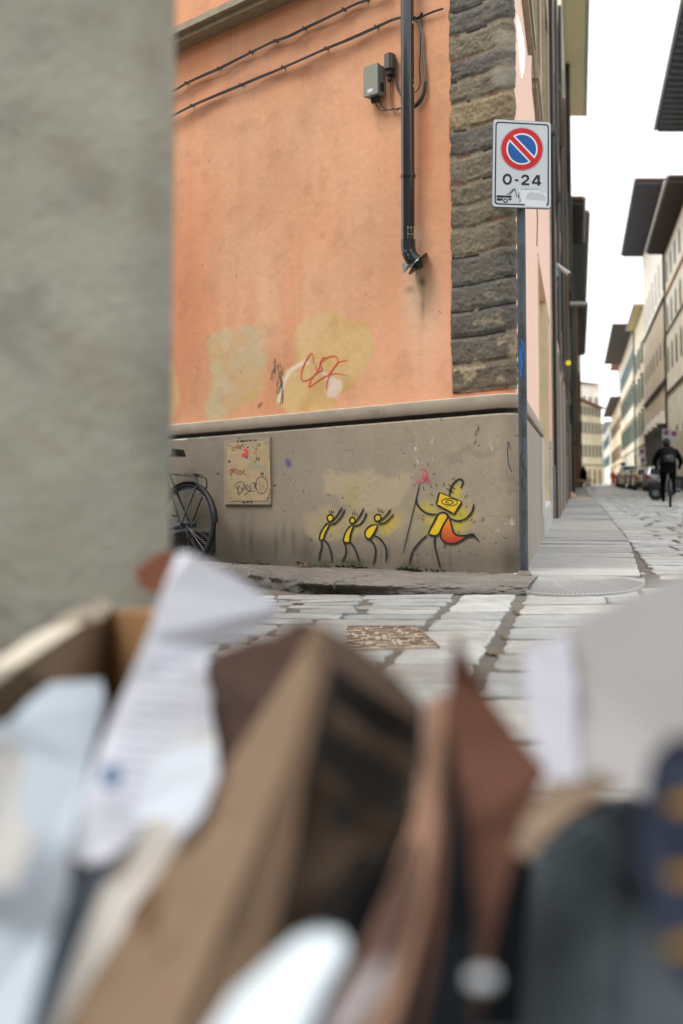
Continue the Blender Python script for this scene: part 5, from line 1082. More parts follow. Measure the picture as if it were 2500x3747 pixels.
t = thing('oval_wall_panel', PS('L', 7.8, .03, 3.0), 'lit white lens-shaped panel seen edge-on high on the pink side wall', 'panel')
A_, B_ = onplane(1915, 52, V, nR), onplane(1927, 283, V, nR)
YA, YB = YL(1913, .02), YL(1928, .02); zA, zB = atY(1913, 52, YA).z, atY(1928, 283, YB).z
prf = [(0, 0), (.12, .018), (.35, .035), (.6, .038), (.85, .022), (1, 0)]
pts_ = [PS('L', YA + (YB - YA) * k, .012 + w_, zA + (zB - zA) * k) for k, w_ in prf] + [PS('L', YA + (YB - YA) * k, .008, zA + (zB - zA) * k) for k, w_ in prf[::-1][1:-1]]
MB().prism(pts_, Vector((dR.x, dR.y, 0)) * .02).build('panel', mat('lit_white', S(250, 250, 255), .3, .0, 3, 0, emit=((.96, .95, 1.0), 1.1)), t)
t = thing('wall_wire', PS('L', 10.5, .03, 4), 'thin grey wire running down the pink side wall', 'wire')
MB().tube([atY(px, py, YL(px, .03)) for px, py in ((1946, 140), (1950, 190), (1958, 290), (1960, 440), (1965, 760), (1967, 800), (1965, 900))], .005, 6).build('wire', m_greyd, t)
for (ya_, oa, za, m_, nm, lab, cat_) in ((30.5, .42, 4.0, m_dgrey, 'wall_lamp', 'flat grey lamp bracket sticking out over the left pavement', 'lamp'),):
    p = atY(2112, 1112, 44); t = thing(nm, p, lab, cat_); mb = MB(); mb.box(p, (.42, .25, .05)); mb.build('lamp_head', mat('lamp_grey', S(188, 190, 190), .5), t); mb = MB(); mb.tube([p + Vector((-.5, 0, .04)), p + Vector((.2, 0, .07))], .04, 8); mb.build('arm', m_blk, t)
p = atY(2080, 1328, YL(2080, .12)); t = thing('round_shop_sign', p, 'small bright yellow round sign hanging over the left pavement', 'shop sign')
MB().lathe([(0.001, -.02), (.07, -.02), (.078, -.012), (.078, .012), (.07, .02), (0.001, .02)], p, (Vector((1, 0, 0)), Vector((0, 0, 1)), Vector((0, 1, 0))), 24).build('disc', mat('sign_yellow', S(236, 212, 24), .4, emit=(S(236, 212, 24), .15)), t)
MB().tube([p + Vector((-.12, 0, 0)), p + Vector((-.07, 0, 0))], .012, 6).build('bracket', m_blk, t)
cl = [(26.5, .12, 1.5, 2.9, (196, 190, 176)), (29.8, .13, 2.3, 3.1, (224, 220, 206))]
for y_, o_, z0_, z1_, c_ in cl:
    t = thing('wall_notice', PS('L', y_, o_, z0_), 'white notice board on the ochre house, %s one' % ('nearer' if y_ < 28 else 'farther and higher'), 'notice board'); mb = MB(); mb.sbox('L', y_, y_ + .7, .052, o_, z0_, z1_); mb.build('board', mat('notice_%d' % int(y_), S(*c_), .6), t)
    mb = MB(); mb.sbox('L', y_ - .04, y_ - .003, .052, o_ + .02, z0_ - .04, z1_ + .04); mb.build('frame', m_greyd, t)
# shop stall: orange banner, table, bag
t = thing('shop_banner', PS('L', 52, .3, 1.2), 'tall red and yellow hanging cloth banners outside a shop on the left', 'banner')
for y_, o_, w_, z0_, z1_, c_ in ((47.5, .10, .12, .6, 3.0, (190, 84, 60)), (48.5, .16, .10, .5, 2.4, (212, 160, 50)), (49.6, .20, .10, .5, 2.7, (170, 92, 70))):
    mb = MB(); mb.sbox('L', y_, y_ + .06, o_, o_ + w_, z0_, z1_); mb.build('cloth', mat('cloth_%d' % int(y_ * 10), S(*c_), .85, .25, 6, .2, 10), t)
p = onplane(2112, 1806, Vector((0, 0, .06 + .0068 * 38)), Vector((0, 0, 1))); YT = 46; p = PS('L', YT, .75, .06 + rise(YT)); t = thing('folding_table', p, 'light folding table standing on the left pavement outside a shop', 'table')
mb = MB(); mb.box(p + Vector((0, 0, .62)), (.42, .3, .02)); mb.build('table_top', mat('table_wood', S(170, 150, 130), .7), t)
for s_ in (-1, 1):
    for s2 in (-1, 1): mb = MB(); mb.tube([p + Vector((.36 * s_, .25 * s2, 0)), p + Vector((.30 * s_, .25 * s2, .6))], .014, 6); mb.build('leg', m_gut, t)
p = PS('L', 34, .24, .06 + rise(34)); t = thing('paper_bag', p, 'pinkish brown paper bag lying against the wall on the left pavement', 'bag')
mb = MB(); mb.hexa([p + Vector(q_) for q_ in ((-.2, -.15, 0), (.12, -.15, 0), (.14, .15, 0), (-.2, .15, 0), (-.17, -.1, .22), (.03, -.12, .12), (.06, .1, .2), (-.18, .1, .27))]); mb.build('bag', mat('bag_pink', S(190, 150, 134), .8, .15, 10, .4, 20), t)
p = PS('L', 33.2, .52, .062 + rise(33)); mb = MB(); mb.prism([p + Vector(q_) for q_ in ((-.25, -.2, 0), (.45, -.15, 0), (.5, .15, 0), (-.2, .2, 0))], (0, 0, .02)); o = mb.build('cardboard_sheet', mat('sheet_cream', S(226, 206, 182), .8)); tag(o, 'flat pale cardboard sheet on the pavement beside the paper bag', 'cardboard')
def nosign(px, py, Y, w_, h_, label, grp=None, post=True, two=False):
    c = atY(px, py, Y); zb = rise(Y); t = thing('parking_sign', (c.x, c.y + .05, zb), label, 'traffic sign', grp)
    if post: MB().tube([(c.x, c.y + .05, zb), (c.x, c.y + .05, c.z + h_ / 2)], .035, 8).build('pole', m_gut, t)
    for k in ((-1, 1) if two else (0,)):
        cc = c + Vector((k * w_ * .52, 0, -.03 * k)); mb = MB(); mb.box(cc, (w_ / 2, .01, h_ / 2)); mb.build('plate', m_sw, t)
        ax = (Vector((1, 0, 0)), Vector((0, 0, 1)), Vector((0, -1, 0))); u = cc + Vector((0, -.012, h_ * .18)); r = w_ * .38
        MB().lathe([(0.001, .004), (r, .004), (r, 0)], u, ax, 20).build('disc_red', m_sr, t); MB().lathe([(0.001, .008), (r * .72, .008), (r * .72, .003)], u, ax, 20).build('disc_blue', m_sb, t)
        a = R_(-45); MB().box(u + Vector((0, -.012, 0)), (r * .85, .002, r * .12), (Vector((math.cos(a), 0, math.sin(a))), Vector((0, 1, 0)), Vector((-math.sin(a), 0, math.cos(a))))).build('bar_red', m_sr, t)
        mb = MB()
        for s_ in (-1, 1): mb.box(cc + Vector((s_ * w_ * .2, -.012, -h_ * .33)), (w_ * .12, .002, h_ * .05))
        mb.build('small_print', mat('print_blue', S(96, 130, 180), .5), t)
    return t
nosign(2452, 1592, 56, .42, .62, 'pair of white no-parking signs side by side on one pole behind the cyclist', two=True)
nosign(2349, 1657, 78, .5, .62, 'single small no-parking sign beyond the parked cars'); c = atY(2352, 1686, 77.8)
nosign(2354, 1688, 80, .46, .5, 'lower small no-parking plate beneath the single sign far down the street', post=True)
c = atY(2281, 1701, 120); t = thing('round_blue_sign', (c.x, c.y, rise(120)), 'round blue traffic sign far down the right side of the street', 'traffic sign'); MB().tube([(c.x, c.y + .06, rise(120)), c + Vector((0, .06, .3))], .04, 8).build('pole', m_gut, t)
MB().lathe([(0.001, .02), (.34, .02), (.34, -.02)], c, (Vector((1, 0, 0)), Vector((0, 0, 1)), Vector((0, -1, 0))), 24).build('disc', m_sb, t)
m_or2 = mat('hi_vis_orange', S(236, 92, 44), .6)
# ================================================================ people
def skinned(name, J, E, m, parent, root, sub=2, rot=None):
    me = bpy.data.meshes.new(name + '_skel'); ks = list(J); me.from_pydata([J[k][0] for k in ks], [(ks.index(a), ks.index(b)) for a, b in E], []); o = bpy.data.objects.new('tmp', me); COL.objects.link(o)
    md = o.modifiers.new('s', 'SKIN'); md.use_smooth_shade = True
    for i, k in enumerate(ks):
        r = J[k][1]; r = r if isinstance(r, tuple) else (r, r); me.skin_vertices[0].data[i].radius = r; me.skin_vertices[0].data[i].use_root = (k == root)
    s = o.modifiers.new('u', 'SUBSURF'); s.levels = sub
    dg = bpy.context.evaluated_depsgraph_get(); dg.update(); nm = bpy.data.meshes.new_from_object(o.evaluated_get(dg)); nm.name = name
    bpy.data.objects.remove(o); nm.polygons.foreach_set('use_smooth', [True] * len(nm.polygons)); nm.materials.clear()
    return add(name, nm, m, parent, world=False)
m_coat = mat('coat_black', S(13, 14, 17), .95, .2, 8, .3, 60, spec=.05); m_skin = mat('skin', S(196, 150, 124), .6); m_hair = mat('hair_dark', S(30, 26, 26), .7, .2, 30, .3, 80)
m_trou = mat('trousers_dark', S(20, 21, 24), .95, .2, 8, .2, 60, spec=.05); m_shoe = mat('shoe_dark', S(38, 36, 38), .6); m_pack = mat('backpack_black', S(12, 15, 20), .8, .15, 12, .2, 60, spec=.15)
def hand(J, E, side, wrist, d, x):
    """palm, four fingers and a thumb rooted in the palm"""
    w = Vector(wrist); d = Vector(d).normalized(); x = Vector(x).normalized(); J['palm' + side] = (tuple(w + d * .06), (.038, .018)); E.append(('wrist' + side, 'palm' + side))
    for i, (o_, L) in enumerate(((-.027, .065), (-.009, .078), (.009, .072), (.027, .055))):
        a = w + d * .085 + x * o_; b = a + d * L * .55; c_ = b + (d * .5 + Vector((0, 0, -.6))).normalized() * L * .45
        for n_, p_, r_ in (('a', a, .010), ('b', b, .009), ('c', c_, .008)): J['f%s%d%s' % (side, i, n_)] = (tuple(p_), r_)
        E += [('palm' + side, 'f%s%da' % (side, i)), ('f%s%da' % (side, i), 'f%s%db' % (side, i)), ('f%s%db' % (side, i), 'f%s%dc' % (side, i))]
def person(loc, label, J, E, clothes, rz=0, hair=None, group=None):
    t = thing('person', loc, label, 'person', group, rz); body = skinned('body', J, E, clothes, t, 'pelvis'); return t
# ---- bicycle
def bicycle(t, L=1.05, r=.335, m=None, spokes=18, rack=True, tyre=.019, seg=40, basket=False):
    """local frame: x forward, z up, rear axle at the origin"""
    m = m or mat('bike_blue_black', S(16, 23, 28), .3, .1, 10, .05, 40, coat=.4); m_ty = mat('tyre_black', S(14, 17, 21), .8, .1, 20, .1, 60); m_rim = mat('rim_steel', S(84, 86, 88), .35, .1, 20, 0, metal=.7)
    for cx in (0, L):
        w = thing_part('wheel', t)
        mb = MB(); mb.tube([Vector((cx + r * math.cos(a), 0, r + r * math.sin(a))) for a in [2 * math.pi * i / seg for i in range(seg)]], tyre, 8, closed=True); wo = mb.build('wheel', m_ty, t, smooth=True, world=False)
        mb = MB(); rr_ = r - tyre - .006; mb.tube([Vector((cx + rr_ * math.cos(a), 0, r + rr_ * math.sin(a))) for a in [2 * math.pi * i / seg for i in range(seg)]], .010, 6, closed=True); mb.build('rim', m_rim, wo, world=False)
        mb = MB(); ns = spokes
        for i in range(ns):
            a = 2 * math.pi * i / ns; s_ = 1 if i % 2 else -1; b_ = a + .55 * (1 if (i // 2) % 2 else -1)
            mb.tube([(cx + .025 * math.cos(b_), .028 * s_, r + .025 * math.sin(b_)), (cx + rr_ * math.cos(a), 0, r + rr_ * math.sin(a))], .0016, 4, cap=False)
        mb.build('spokes', m_rim, wo, world=False)
        mb = MB(); mb.tube([(cx, -.05, r), (cx, .05, r)], .02, 12); mb.tube([(cx, -.075, r), (cx, .075, r)], .008, 8); mb.build('hub', m_rim, wo, world=False)
        # mudguard
        a0_, a1_ = (R_(5), R_(175)) if cx == 0 else (R_(20), R_(170)); mb = MB(); rg = r + .035; n = 26; prev = None
        for i in range(n + 1):
            a = math.pi - (a0_ + (a1_ - a0_) * i / n) if cx == 0 else a0_ + (a1_ - a0_) * i / n
            row = [Vector((cx + (rg - .012 * abs(s) ** 2) * math.cos(a), s * .03, r + (rg - .012 * abs(s) ** 2) * math.sin(a))) for s in (-1, -.5, 0, .5, 1)]
            if prev:
                for k in range(4): mb.quad([prev[k], prev[k + 1], row[k + 1], row[k]])
            prev = row
        if cx == 0:
            pass
        mb.build('mudguard', m, t, smooth=True, world=False)
    mb = MB(); bb = (L * .42, 0, r - .05); st_ = (L * .30, 0, r + .52); hd = (L * .80, 0, r + .50); hd2 = (L * .83, 0, r + .38)
    mb.tube([bb, st_], .016, 10); mb.tube([st_, hd], .015, 10); mb.tube([bb, hd2], .018, 10); mb.tube([(L * .79, 0, r + .56), (L * .84, 0, r + .34)], .02, 10)
    for s_ in (-1, 1): mb.tube([(0, s_ * .055, r), (bb[0], s_ * .03, bb[2])], .010, 8); mb.tube([(0, s_ * .055, r), (st_[0], s_ * .02, st_[2] - .03)], .009, 8); mb.tube([(L * .84, s_ * .03, r + .36), (L * .93, s_ * .05, r + .12), (L, s_ * .05, r)], .011, 8)
    mb.build('frame', m, t, smooth=True, world=False)
    mb = MB(); mb.tube([st_, (L * .28, 0, r + .60)], .012, 8); mb.hexa([(L * .28 - .14, -.09, r + .60), (L * .28 + .14, -.02, r + .60), (L * .28 + .14, .02, r + .60), (L * .28 - .14, .09, r + .60), (L * .28 - .13, -.07, r + .66), (L * .28 + .13, -.015, r + .64), (L * .28 + .13, .015, r + .64), (L * .28 - .13, .07, r + .66)]); mb.build('saddle', m_blk, t, world=False)
    mb = MB(); hx = L * .78; mb.tube([(hx, 0, r + .55), (hx - .01, 0, r + .68)], .013, 8); mb.tube(smooth_path([(hx - .16, -.29, r + .68), (hx - .02, -.26, r + .70), (hx + .03, -.1, r + .69), (hx + .03, .1, r + .69), (hx - .02, .26, r + .70), (hx - .16, .29, r + .68)], 4), .011, 8); mb.build('handlebar', m_rim, t, world=False)
    mb = MB(); mb.tube([(bb[0], -.07, bb[2]), (bb[0], .07, bb[2])], .018, 8); mb.lathe([(.09, -.002), (.095, 0), (.09, .002)], (bb[0], -.05, bb[2]), (Vector((1, 0, 0)), Vector((0, 0, 1)), Vector((0, 1, 0))), 24)
    for s_ in (-1, 1): mb.tube([(bb[0], s_ * .08, bb[2]), (bb[0] + .10 * s_, s_ * .09, bb[2] - .13 * s_)], .009, 6); mb.box((bb[0] + .10 * s_, s_ * .14, bb[2] - .13 * s_), (.045, .05, .012))
    mb.build('crank', m_rim, t, world=False)
    mb = MB(); mb.hexa([(-.06, -.062, r - .02), (L * .46, -.062, r - .13), (L * .46, -.05, r - .13), (-.06, -.05, r - .02), (-.06, -.062, r + .04), (L * .46, -.062, r + .06), (L * .46, -.05, r + .06), (-.06, -.05, r + .04)]); mb.build('chain_guard', m, t, world=False)
    if rack:
        mb = MB(); zt2 = r * 2 + .085
        for s_ in (-1, 1):
            mb.tube(smooth_path([(.26, s_ * .055, zt2 + .02), (.05, s_ * .055, zt2), (-.13, s_ * .055, zt2 - .015), (-.17, s_ * .055, zt2 - .06), (-.165, s_ * .055, zt2 - .12)], 4), .007, 8); mb.tube([(-.16, s_ * .055, zt2 - .10), (0, s_ * .06, r)], .007, 8); mb.tube([(.02, s_ * .055, zt2 - .005), (-.03, s_ * .06, r)], .0, 4) if False else None
        for x in (.2, .1, 0, -.1): mb.tube([(x, -.055, zt2 + .005), (x, .055, zt2 + .005)], .005, 6)
        mb.hexa([(-.1, -.03, zt2 - .012), (.22, -.03, zt2 + .01), (.22, .03, zt2 + .01), (-.1, .03, zt2 - .012), (-.1, -.03, zt2 + .0), (.22, -.03, zt2 + .022), (.22, .03, zt2 + .022), (-.1, .03, zt2 + .0)]); mb.build('luggage_rack', m, t, smooth=True, world=False)
def thing_part(n, t): return None
hubp = onL(673, 1922, .30); hubg = onL(673, 1922, .30); tb = thing('bicycle', (hubp.x, hubp.y, hubp.z - .345), 'old dark blue bicycle with mudguards by the wall vent, half hidden behind the corner', 'bicycle')
bicycle(tb, r=.345, spokes=36, seg=72, tyre=.02)
tb.rotation_euler = (R_(4), 0, math.atan2(dL.y, dL.x)); tb.scale = (1, 1, 1)
# ---- cyclist riding away
YC = 26.0; cc = atY(2440, 1845, YC); cz = rise(YC) + .0
tcy = thing('bicycle', (cc.x - .0, YC - .3, cz), 'dark bicycle ridden away along the street by the person in black', 'bicycle'); bicycle(tcy, r=.35, spokes=20, rack=False, m=m_blk, tyre=.028); tcy.rotation_euler = (0, 0, R_(90 - 17.5))
J = {'pelvis': ((0, 0, 1.0), (.17, .13)), 'belly': ((0, .12, 1.15), (.19, .14)), 'chest': ((0, .28, 1.34), (.23, .16)), 'neckb': ((0, .38, 1.49), (.10, .09)), 'neck': ((-.01, .42, 1.56), (.065, .065)), 'head': ((-.02, .46, 1.65), (.088, .10)), 'crown': ((-.02, .46, 1.73), (.075, .085)), 'nose': ((-.02, .565, 1.64), .02)}
E = [('pelvis', 'belly'), ('belly', 'chest'), ('chest', 'neckb'), ('neckb', 'neck'), ('neck', 'head'), ('head', 'crown'), ('head', 'nose')]
for s, k in ((-1, 'l'), (1, 'r')):
    J['sh' + k] = ((s * .21, .32, 1.43), .095); J['el' + k] = ((s * .34, .36, 1.18), .07); J['wrist' + k] = ((s * .29, .58, 1.06), .036)
    J['hip' + k] = ((s * .11, 0, .95), .12); J['kn' + k] = ((s * .13, .34 if s < 0 else .30, .64 if s < 0 else .80), .08); J['an' + k] = ((s * .13, .12 if s < 0 else .16, .24 if s < 0 else .42), .05); J['he' + k] = ((s * .13, .10, .16 if s < 0 else .34), .045); J['to' + k] = ((s * .14, .30, .15 if s < 0 else .33), .045)
    E += [('chest', 'sh' + k), ('sh' + k, 'el' + k), ('el' + k, 'wrist' + k), ('pelvis', 'hip' + k), ('hip' + k, 'kn' + k), ('kn' + k, 'an' + k), ('an' + k, 'he' + k), ('an' + k, 'to' + k)]
    hand(J, E, k, J['wrist' + k][0], (0, .6, -.3), (1, 0, 0))
tp = person((cc.x - .03, YC - .25, cz), 'person in black riding a bicycle away, wearing a black backpack', J, E, m_coat, rz=R_(-17.5))
def lump(name, m, parent, rings, seg=14):
    """closed soft form from elliptical rings (cx,cy,z,rx,ry)"""
    mb = MB(); b = 0
    for cx, cy, z, rx, ry in rings:
        for j in range(seg): a = 2 * math.pi * j / seg; mb.v.append((cx + rx * math.cos(a), cy + ry * math.sin(a), z))
    for k in range(len(rings) - 1):
        for j in range(seg): mb.f.append((k * seg + j, k * seg + (j + 1) % seg, (k + 1) * seg + (j + 1) % seg, (k + 1) * seg + j)); mb.mi.append(0)
    mb.f.append(tuple(range(seg))[::-1]); mb.f.append(tuple((len(rings) - 1) * seg + j for j in range(seg))); mb.mi += [0, 0]
    return mb.build(name, m, parent, smooth=True, world=False)
lump('hair', m_hair, tp, [(-.02, .44, 1.60, .05, .05), (-.02, .43, 1.64, .095, .10), (-.02, .43, 1.70, .102, .112), (-.02, .44, 1.76, .085, .10), (-.02, .44, 1.80, .04, .05)])
for s in (-1, 1): lump('ear', m_skin, tp, [(-.02 + s * .1, .47, 1.63, .008, .02), (-.02 + s * .108, .47, 1.66, .012, .024), (-.02 + s * .105, .47, 1.69, .006, .014)], 8)
lump('trousers', m_trou, tp, [(0, .0, .88, .16, .13), (0, .0, .95, .185, .15), (0, .02, 1.04, .185, .15), (0, .05, 1.08, .18, .14)])
lump('jacket_hem', m_coat, tp, [(0, .02, .98, .20, .17), (0, .03, 1.04, .21, .17), (0, .10, 1.16, .21, .165), (0, .13, 1.2, .2, .15)])
bk = thing('backpack', (cc.x - .03, YC - .25, cz), 'black backpack worn by the cyclist', 'backpack', None, R_(-17.5)); lump('bag', m_pack, bk, [(0.02, -.05, 1.10, .13, .07), (0.02, -.04, 1.14, .17, .11), (0.02, .03, 1.30, .175, .12), (0.02, .12, 1.46, .16, .11), (0.02, .20, 1.55, .12, .08), (0.02, .22, 1.58, .05, .04)])
lump('pocket', mat('pack_pocket', S(18, 24, 32), .5), bk, [(0.02, -.13, 1.16, .10, .03), (0.02, -.12, 1.2, .12, .05), (0.02, -.08, 1.30, .12, .05), (0.02, -.05, 1.35, .08, .03)])
# ---- pedestrian
YP = 76.0; c = atY(2137, 1788, YP); zp = rise(YP) + .06
J = {'pelvis': ((0, 0, .92), (.15, .12)), 'belly': ((0, 0, 1.08), (.15, .12)), 'chest': ((0, .01, 1.28), (.18, .13)), 'neckb': ((0, .01, 1.42), (.07, .07)), 'neck': ((0, .02, 1.47), .05), 'head': ((0, .03, 1.56), (.08, .09)), 'crown': ((0, .03, 1.63), (.065, .075)), 'nose': ((0, .13, 1.55), .018)}
E = [('pelvis', 'belly'), ('belly', 'chest'), ('chest', 'neckb'), ('neckb', 'neck'), ('neck', 'head'), ('head', 'crown'), ('head', 'nose')]
for s, k in ((-1, 'l'), (1, 'r')):
    J['sh' + k] = ((s * .17, .0, 1.36), .075); J['el' + k] = ((s * .24, -.03 if s < 0 else .02, 1.10), .055); J['wrist' + k] = ((s * .25, .04 if s < 0 else .10, .88), .034)
    J['hip' + k] = ((s * .09, 0, .86), .10); J['kn' + k] = ((s * .09, .04 * s, .48), .06); J['an' + k] = ((s * .10, -.10 * s, .09), .042); J['to' + k] = ((s * .11, -.10 * s + .15, .04), .036)
    E += [('chest', 'sh' + k), ('sh' + k, 'el' + k), ('el' + k, 'wrist' + k), ('pelvis', 'hip' + k), ('hip' + k, 'kn' + k), ('kn' + k, 'an' + k), ('an' + k, 'to' + k)]
    hand(J, E, k, J['wrist' + k][0], (0, .1, -1), (0, 1, 0))
tw = person((c.x, YP, zp), 'person in a dark knee-length coat walking away on the left pavement', J, E, m_coat)
lump('hair', m_hair, tw, [(0, -.03, 1.34, .09, .06), (0, 0, 1.45, .12, .10), (0, .01, 1.56, .115, .12), (0, .02, 1.64, .10, .11), (0, .02, 1.70, .05, .06)])
lump('coat', m_coat, tw, [(0, 0, .58, .24, .17), (0, 0, .75, .25, .18), (0, 0, 1.0, .21, .15), (0, 0, 1.2, .20, .15), (0, 0, 1.38, .19, .12), (0, 0, 1.44, .10, .08)])
bg_ = thing('tote_bag', (c.x + .36, YP + .05, zp), 'pale tote bag carried in the right hand of the walking person', 'bag'); lump('bag', mat('tote_grey', S(196, 190, 180), .8), bg_, [(0, 0, .12, .12, .08), (0, 0, .2, .17, .10), (0, 0, .6, .13, .08), (-.05, 0, .86, .05, .03)])
# ---- cars parked along the right side, seen from behind
def car(loc, rz, label, colr, kind='hatch'):
    t = thing('parked_car', loc, label, 'car', 'cars parked along the right side', rz)
    m = mat('paint_%d_%d_%d' % colr, S(*colr), .28, .03, 3, .0, metal=.35, coat=.5); L, Wd = 4.1, .87
    H_ = 1.5 if kind != 'van' else 1.95; prof = [(-L / 2, .35), (-L / 2 - .03, .6), (-L / 2 + .02, .92), (-L / 2 + .12, 1.0), (-L / 2 + .42, H_ - .08), (-L / 2 + .9, H_), (.35, H_), (.75, H_ - .1), (1.25, 1.02), (1.95, .86), (2.05, .6), (2.03, .35)]
    mb = MB(); sts = [(-1, .90, .0), (-.93, .97, .0), (-.6, 1, 1), (0, 1, 1), (.6, 1, 1), (.93, .97, 0), (1, .90, 0)]; n = len(prof)
    for u, k, _ in sts:
        for x, z in prof:
            tuck = .0 if z < 1.0 else (z - 1.0) / (H_ - 1) * .16; mb.v.append((u * (Wd - tuck), x * (k if abs(x) > 1.5 else 1), (.35 + (z - .35) * (1 if abs(u) < .95 else .985))))
    for i in range(len(sts) - 1):
        for j in range(n): mb.f.append((i * n + j, i * n + (j + 1) % n, (i + 1) * n + (j + 1) % n, (i + 1) * n + j)); mb.mi.append(0)
    mb.f.append(tuple(range(n))); mb.f.append(tuple((len(sts) - 1) * n + j for j in range(n))[::-1]); mb.mi += [0, 0]; body = mb.build('body', m, t, world=False)
    mb = MB(); y0, y1 = -L / 2 + .13, -L / 2 + .40; mb.quad([(-.66, y0 + .01, 1.04), (.66, y0 + .01, 1.04), (.58, y1 - .02, H_ - .12), (-.58, y1 - .02, H_ - .12)]); 
    for v_ in range(4): mb.v[v_] = (mb.v[v_][0], mb.v[v_][1] - .02, mb.v[v_][2] + .01)
    mb.build('rear_window', mat('car_glass', S(60, 72, 78), .08, .02, 2, 0, spec=.8), t, world=False)
    for s in (-1, 1):
        mb = MB(); a = Wd + .004; b = Wd - .16 + .012
        mb.quad([(s * a, -1.6, 1.03), (s * a, 1.1, 1.03), (s * b, .55, H_ - .1), (s * b, -1.35, H_ - .1)]); mb.build('side_window', MATS['car_glass'], t, world=False)
        mb = MB(); mb.hexa([(s * .68, -L / 2 - .04, .80), (s * .85, -L / 2 + .02, .80), (s * .85, -L / 2 + .2, .80), (s * .68, -L / 2 + .2, .8), (s * .70, -L / 2 + .02, 1.0), (s * .84, -L / 2 + .06, 1.0), (s * .84, -L / 2 + .2, 1.0), (s * .70, -L / 2 + .2, 1.0)]); mb.build('taillight', mat('tail_red', S(170, 30, 28), .3), t, world=False)
        mb = MB(); mb.hexa([(s * .88, .62, 1.0), (s * 1.04, .62, 1.0), (s * 1.04, .74, 1.0), (s * .88, .74, 1.0), (s * .88, .62, 1.14), (s * 1.04, .62, 1.14), (s * 1.04, .74, 1.14), (s * .88, .74, 1.14)]); mb.build('mirror', m, t, world=False)
        for y_ in (-1.28, 1.3):
            mb = MB(); mb.lathe([(.15, .0), (.31, .0), (.32, -.03), (.32, -.19), (.3, -.2)], (s * (Wd + .01), y_, .32), (Vector((0, 1, 0)), Vector((0, 0, 1)), Vector((s, 0, 0))), 20); w_ = mb.build('wheel', mat('tyre_car', S(26, 27, 29), .8), t, world=False); mb = MB(); mb.lathe([(0.001, .004), (.2, .006), (.21, -.02)], (s * (Wd + .01), y_, .32), (Vector((0, 1, 0)), Vector((0, 0, 1)), Vector((s, 0, 0))), 14); mb.build('rim', m_alu, w_, world=False)
    mb = MB(); mb.box((0, -L / 2 - .045, .72), (.26, .006, .055)); mb.build('number_plate', mat('plate_white', S(226, 230, 234), .4), t, world=False)
    mb = MB(); mb.box((0, -L / 2 - .02, .42), (.82, .05, .09)); mb.build('bumper', m_blk, t, world=False)
    return t
cars = [(59, 5.35, (150, 156, 160), 'silver hatchback, nearest of the parked row behind the cyclist', 'hatch'), (65.5, 5.0, (150, 134, 116), 'beige-brown hatchback, second in the parked row', 'hatch'), (72, 5.0, (44, 46, 50), 'dark hatchback with red taillights, third in the parked row', 'hatch'), (79, 4.9, (152, 150, 146), 'pale grey hatchback, fourth in the parked row', 'hatch'), (86, 4.95, (196, 206, 208), 'tall white van in the middle of the parked row', 'van'), (94, 5.05, (70, 74, 76), 'charcoal car in the farther half of the parked row, behind the van', 'hatch'), (102, 5.2, (112, 128, 138), 'blue-grey car near the far end of the parked row', 'hatch'), (111, 5.5, (120, 110, 96), 'brownish car at the far end of the parked row', 'hatch')]
for Y_, o_, c_, lab, kd in cars:
    p = PS('L', Y_ + 2, o_, rise(Y_ + 2)); car((p.x, p.y, p.z), -math.atan2(dR.x, dR.y), lab, c_, kd)
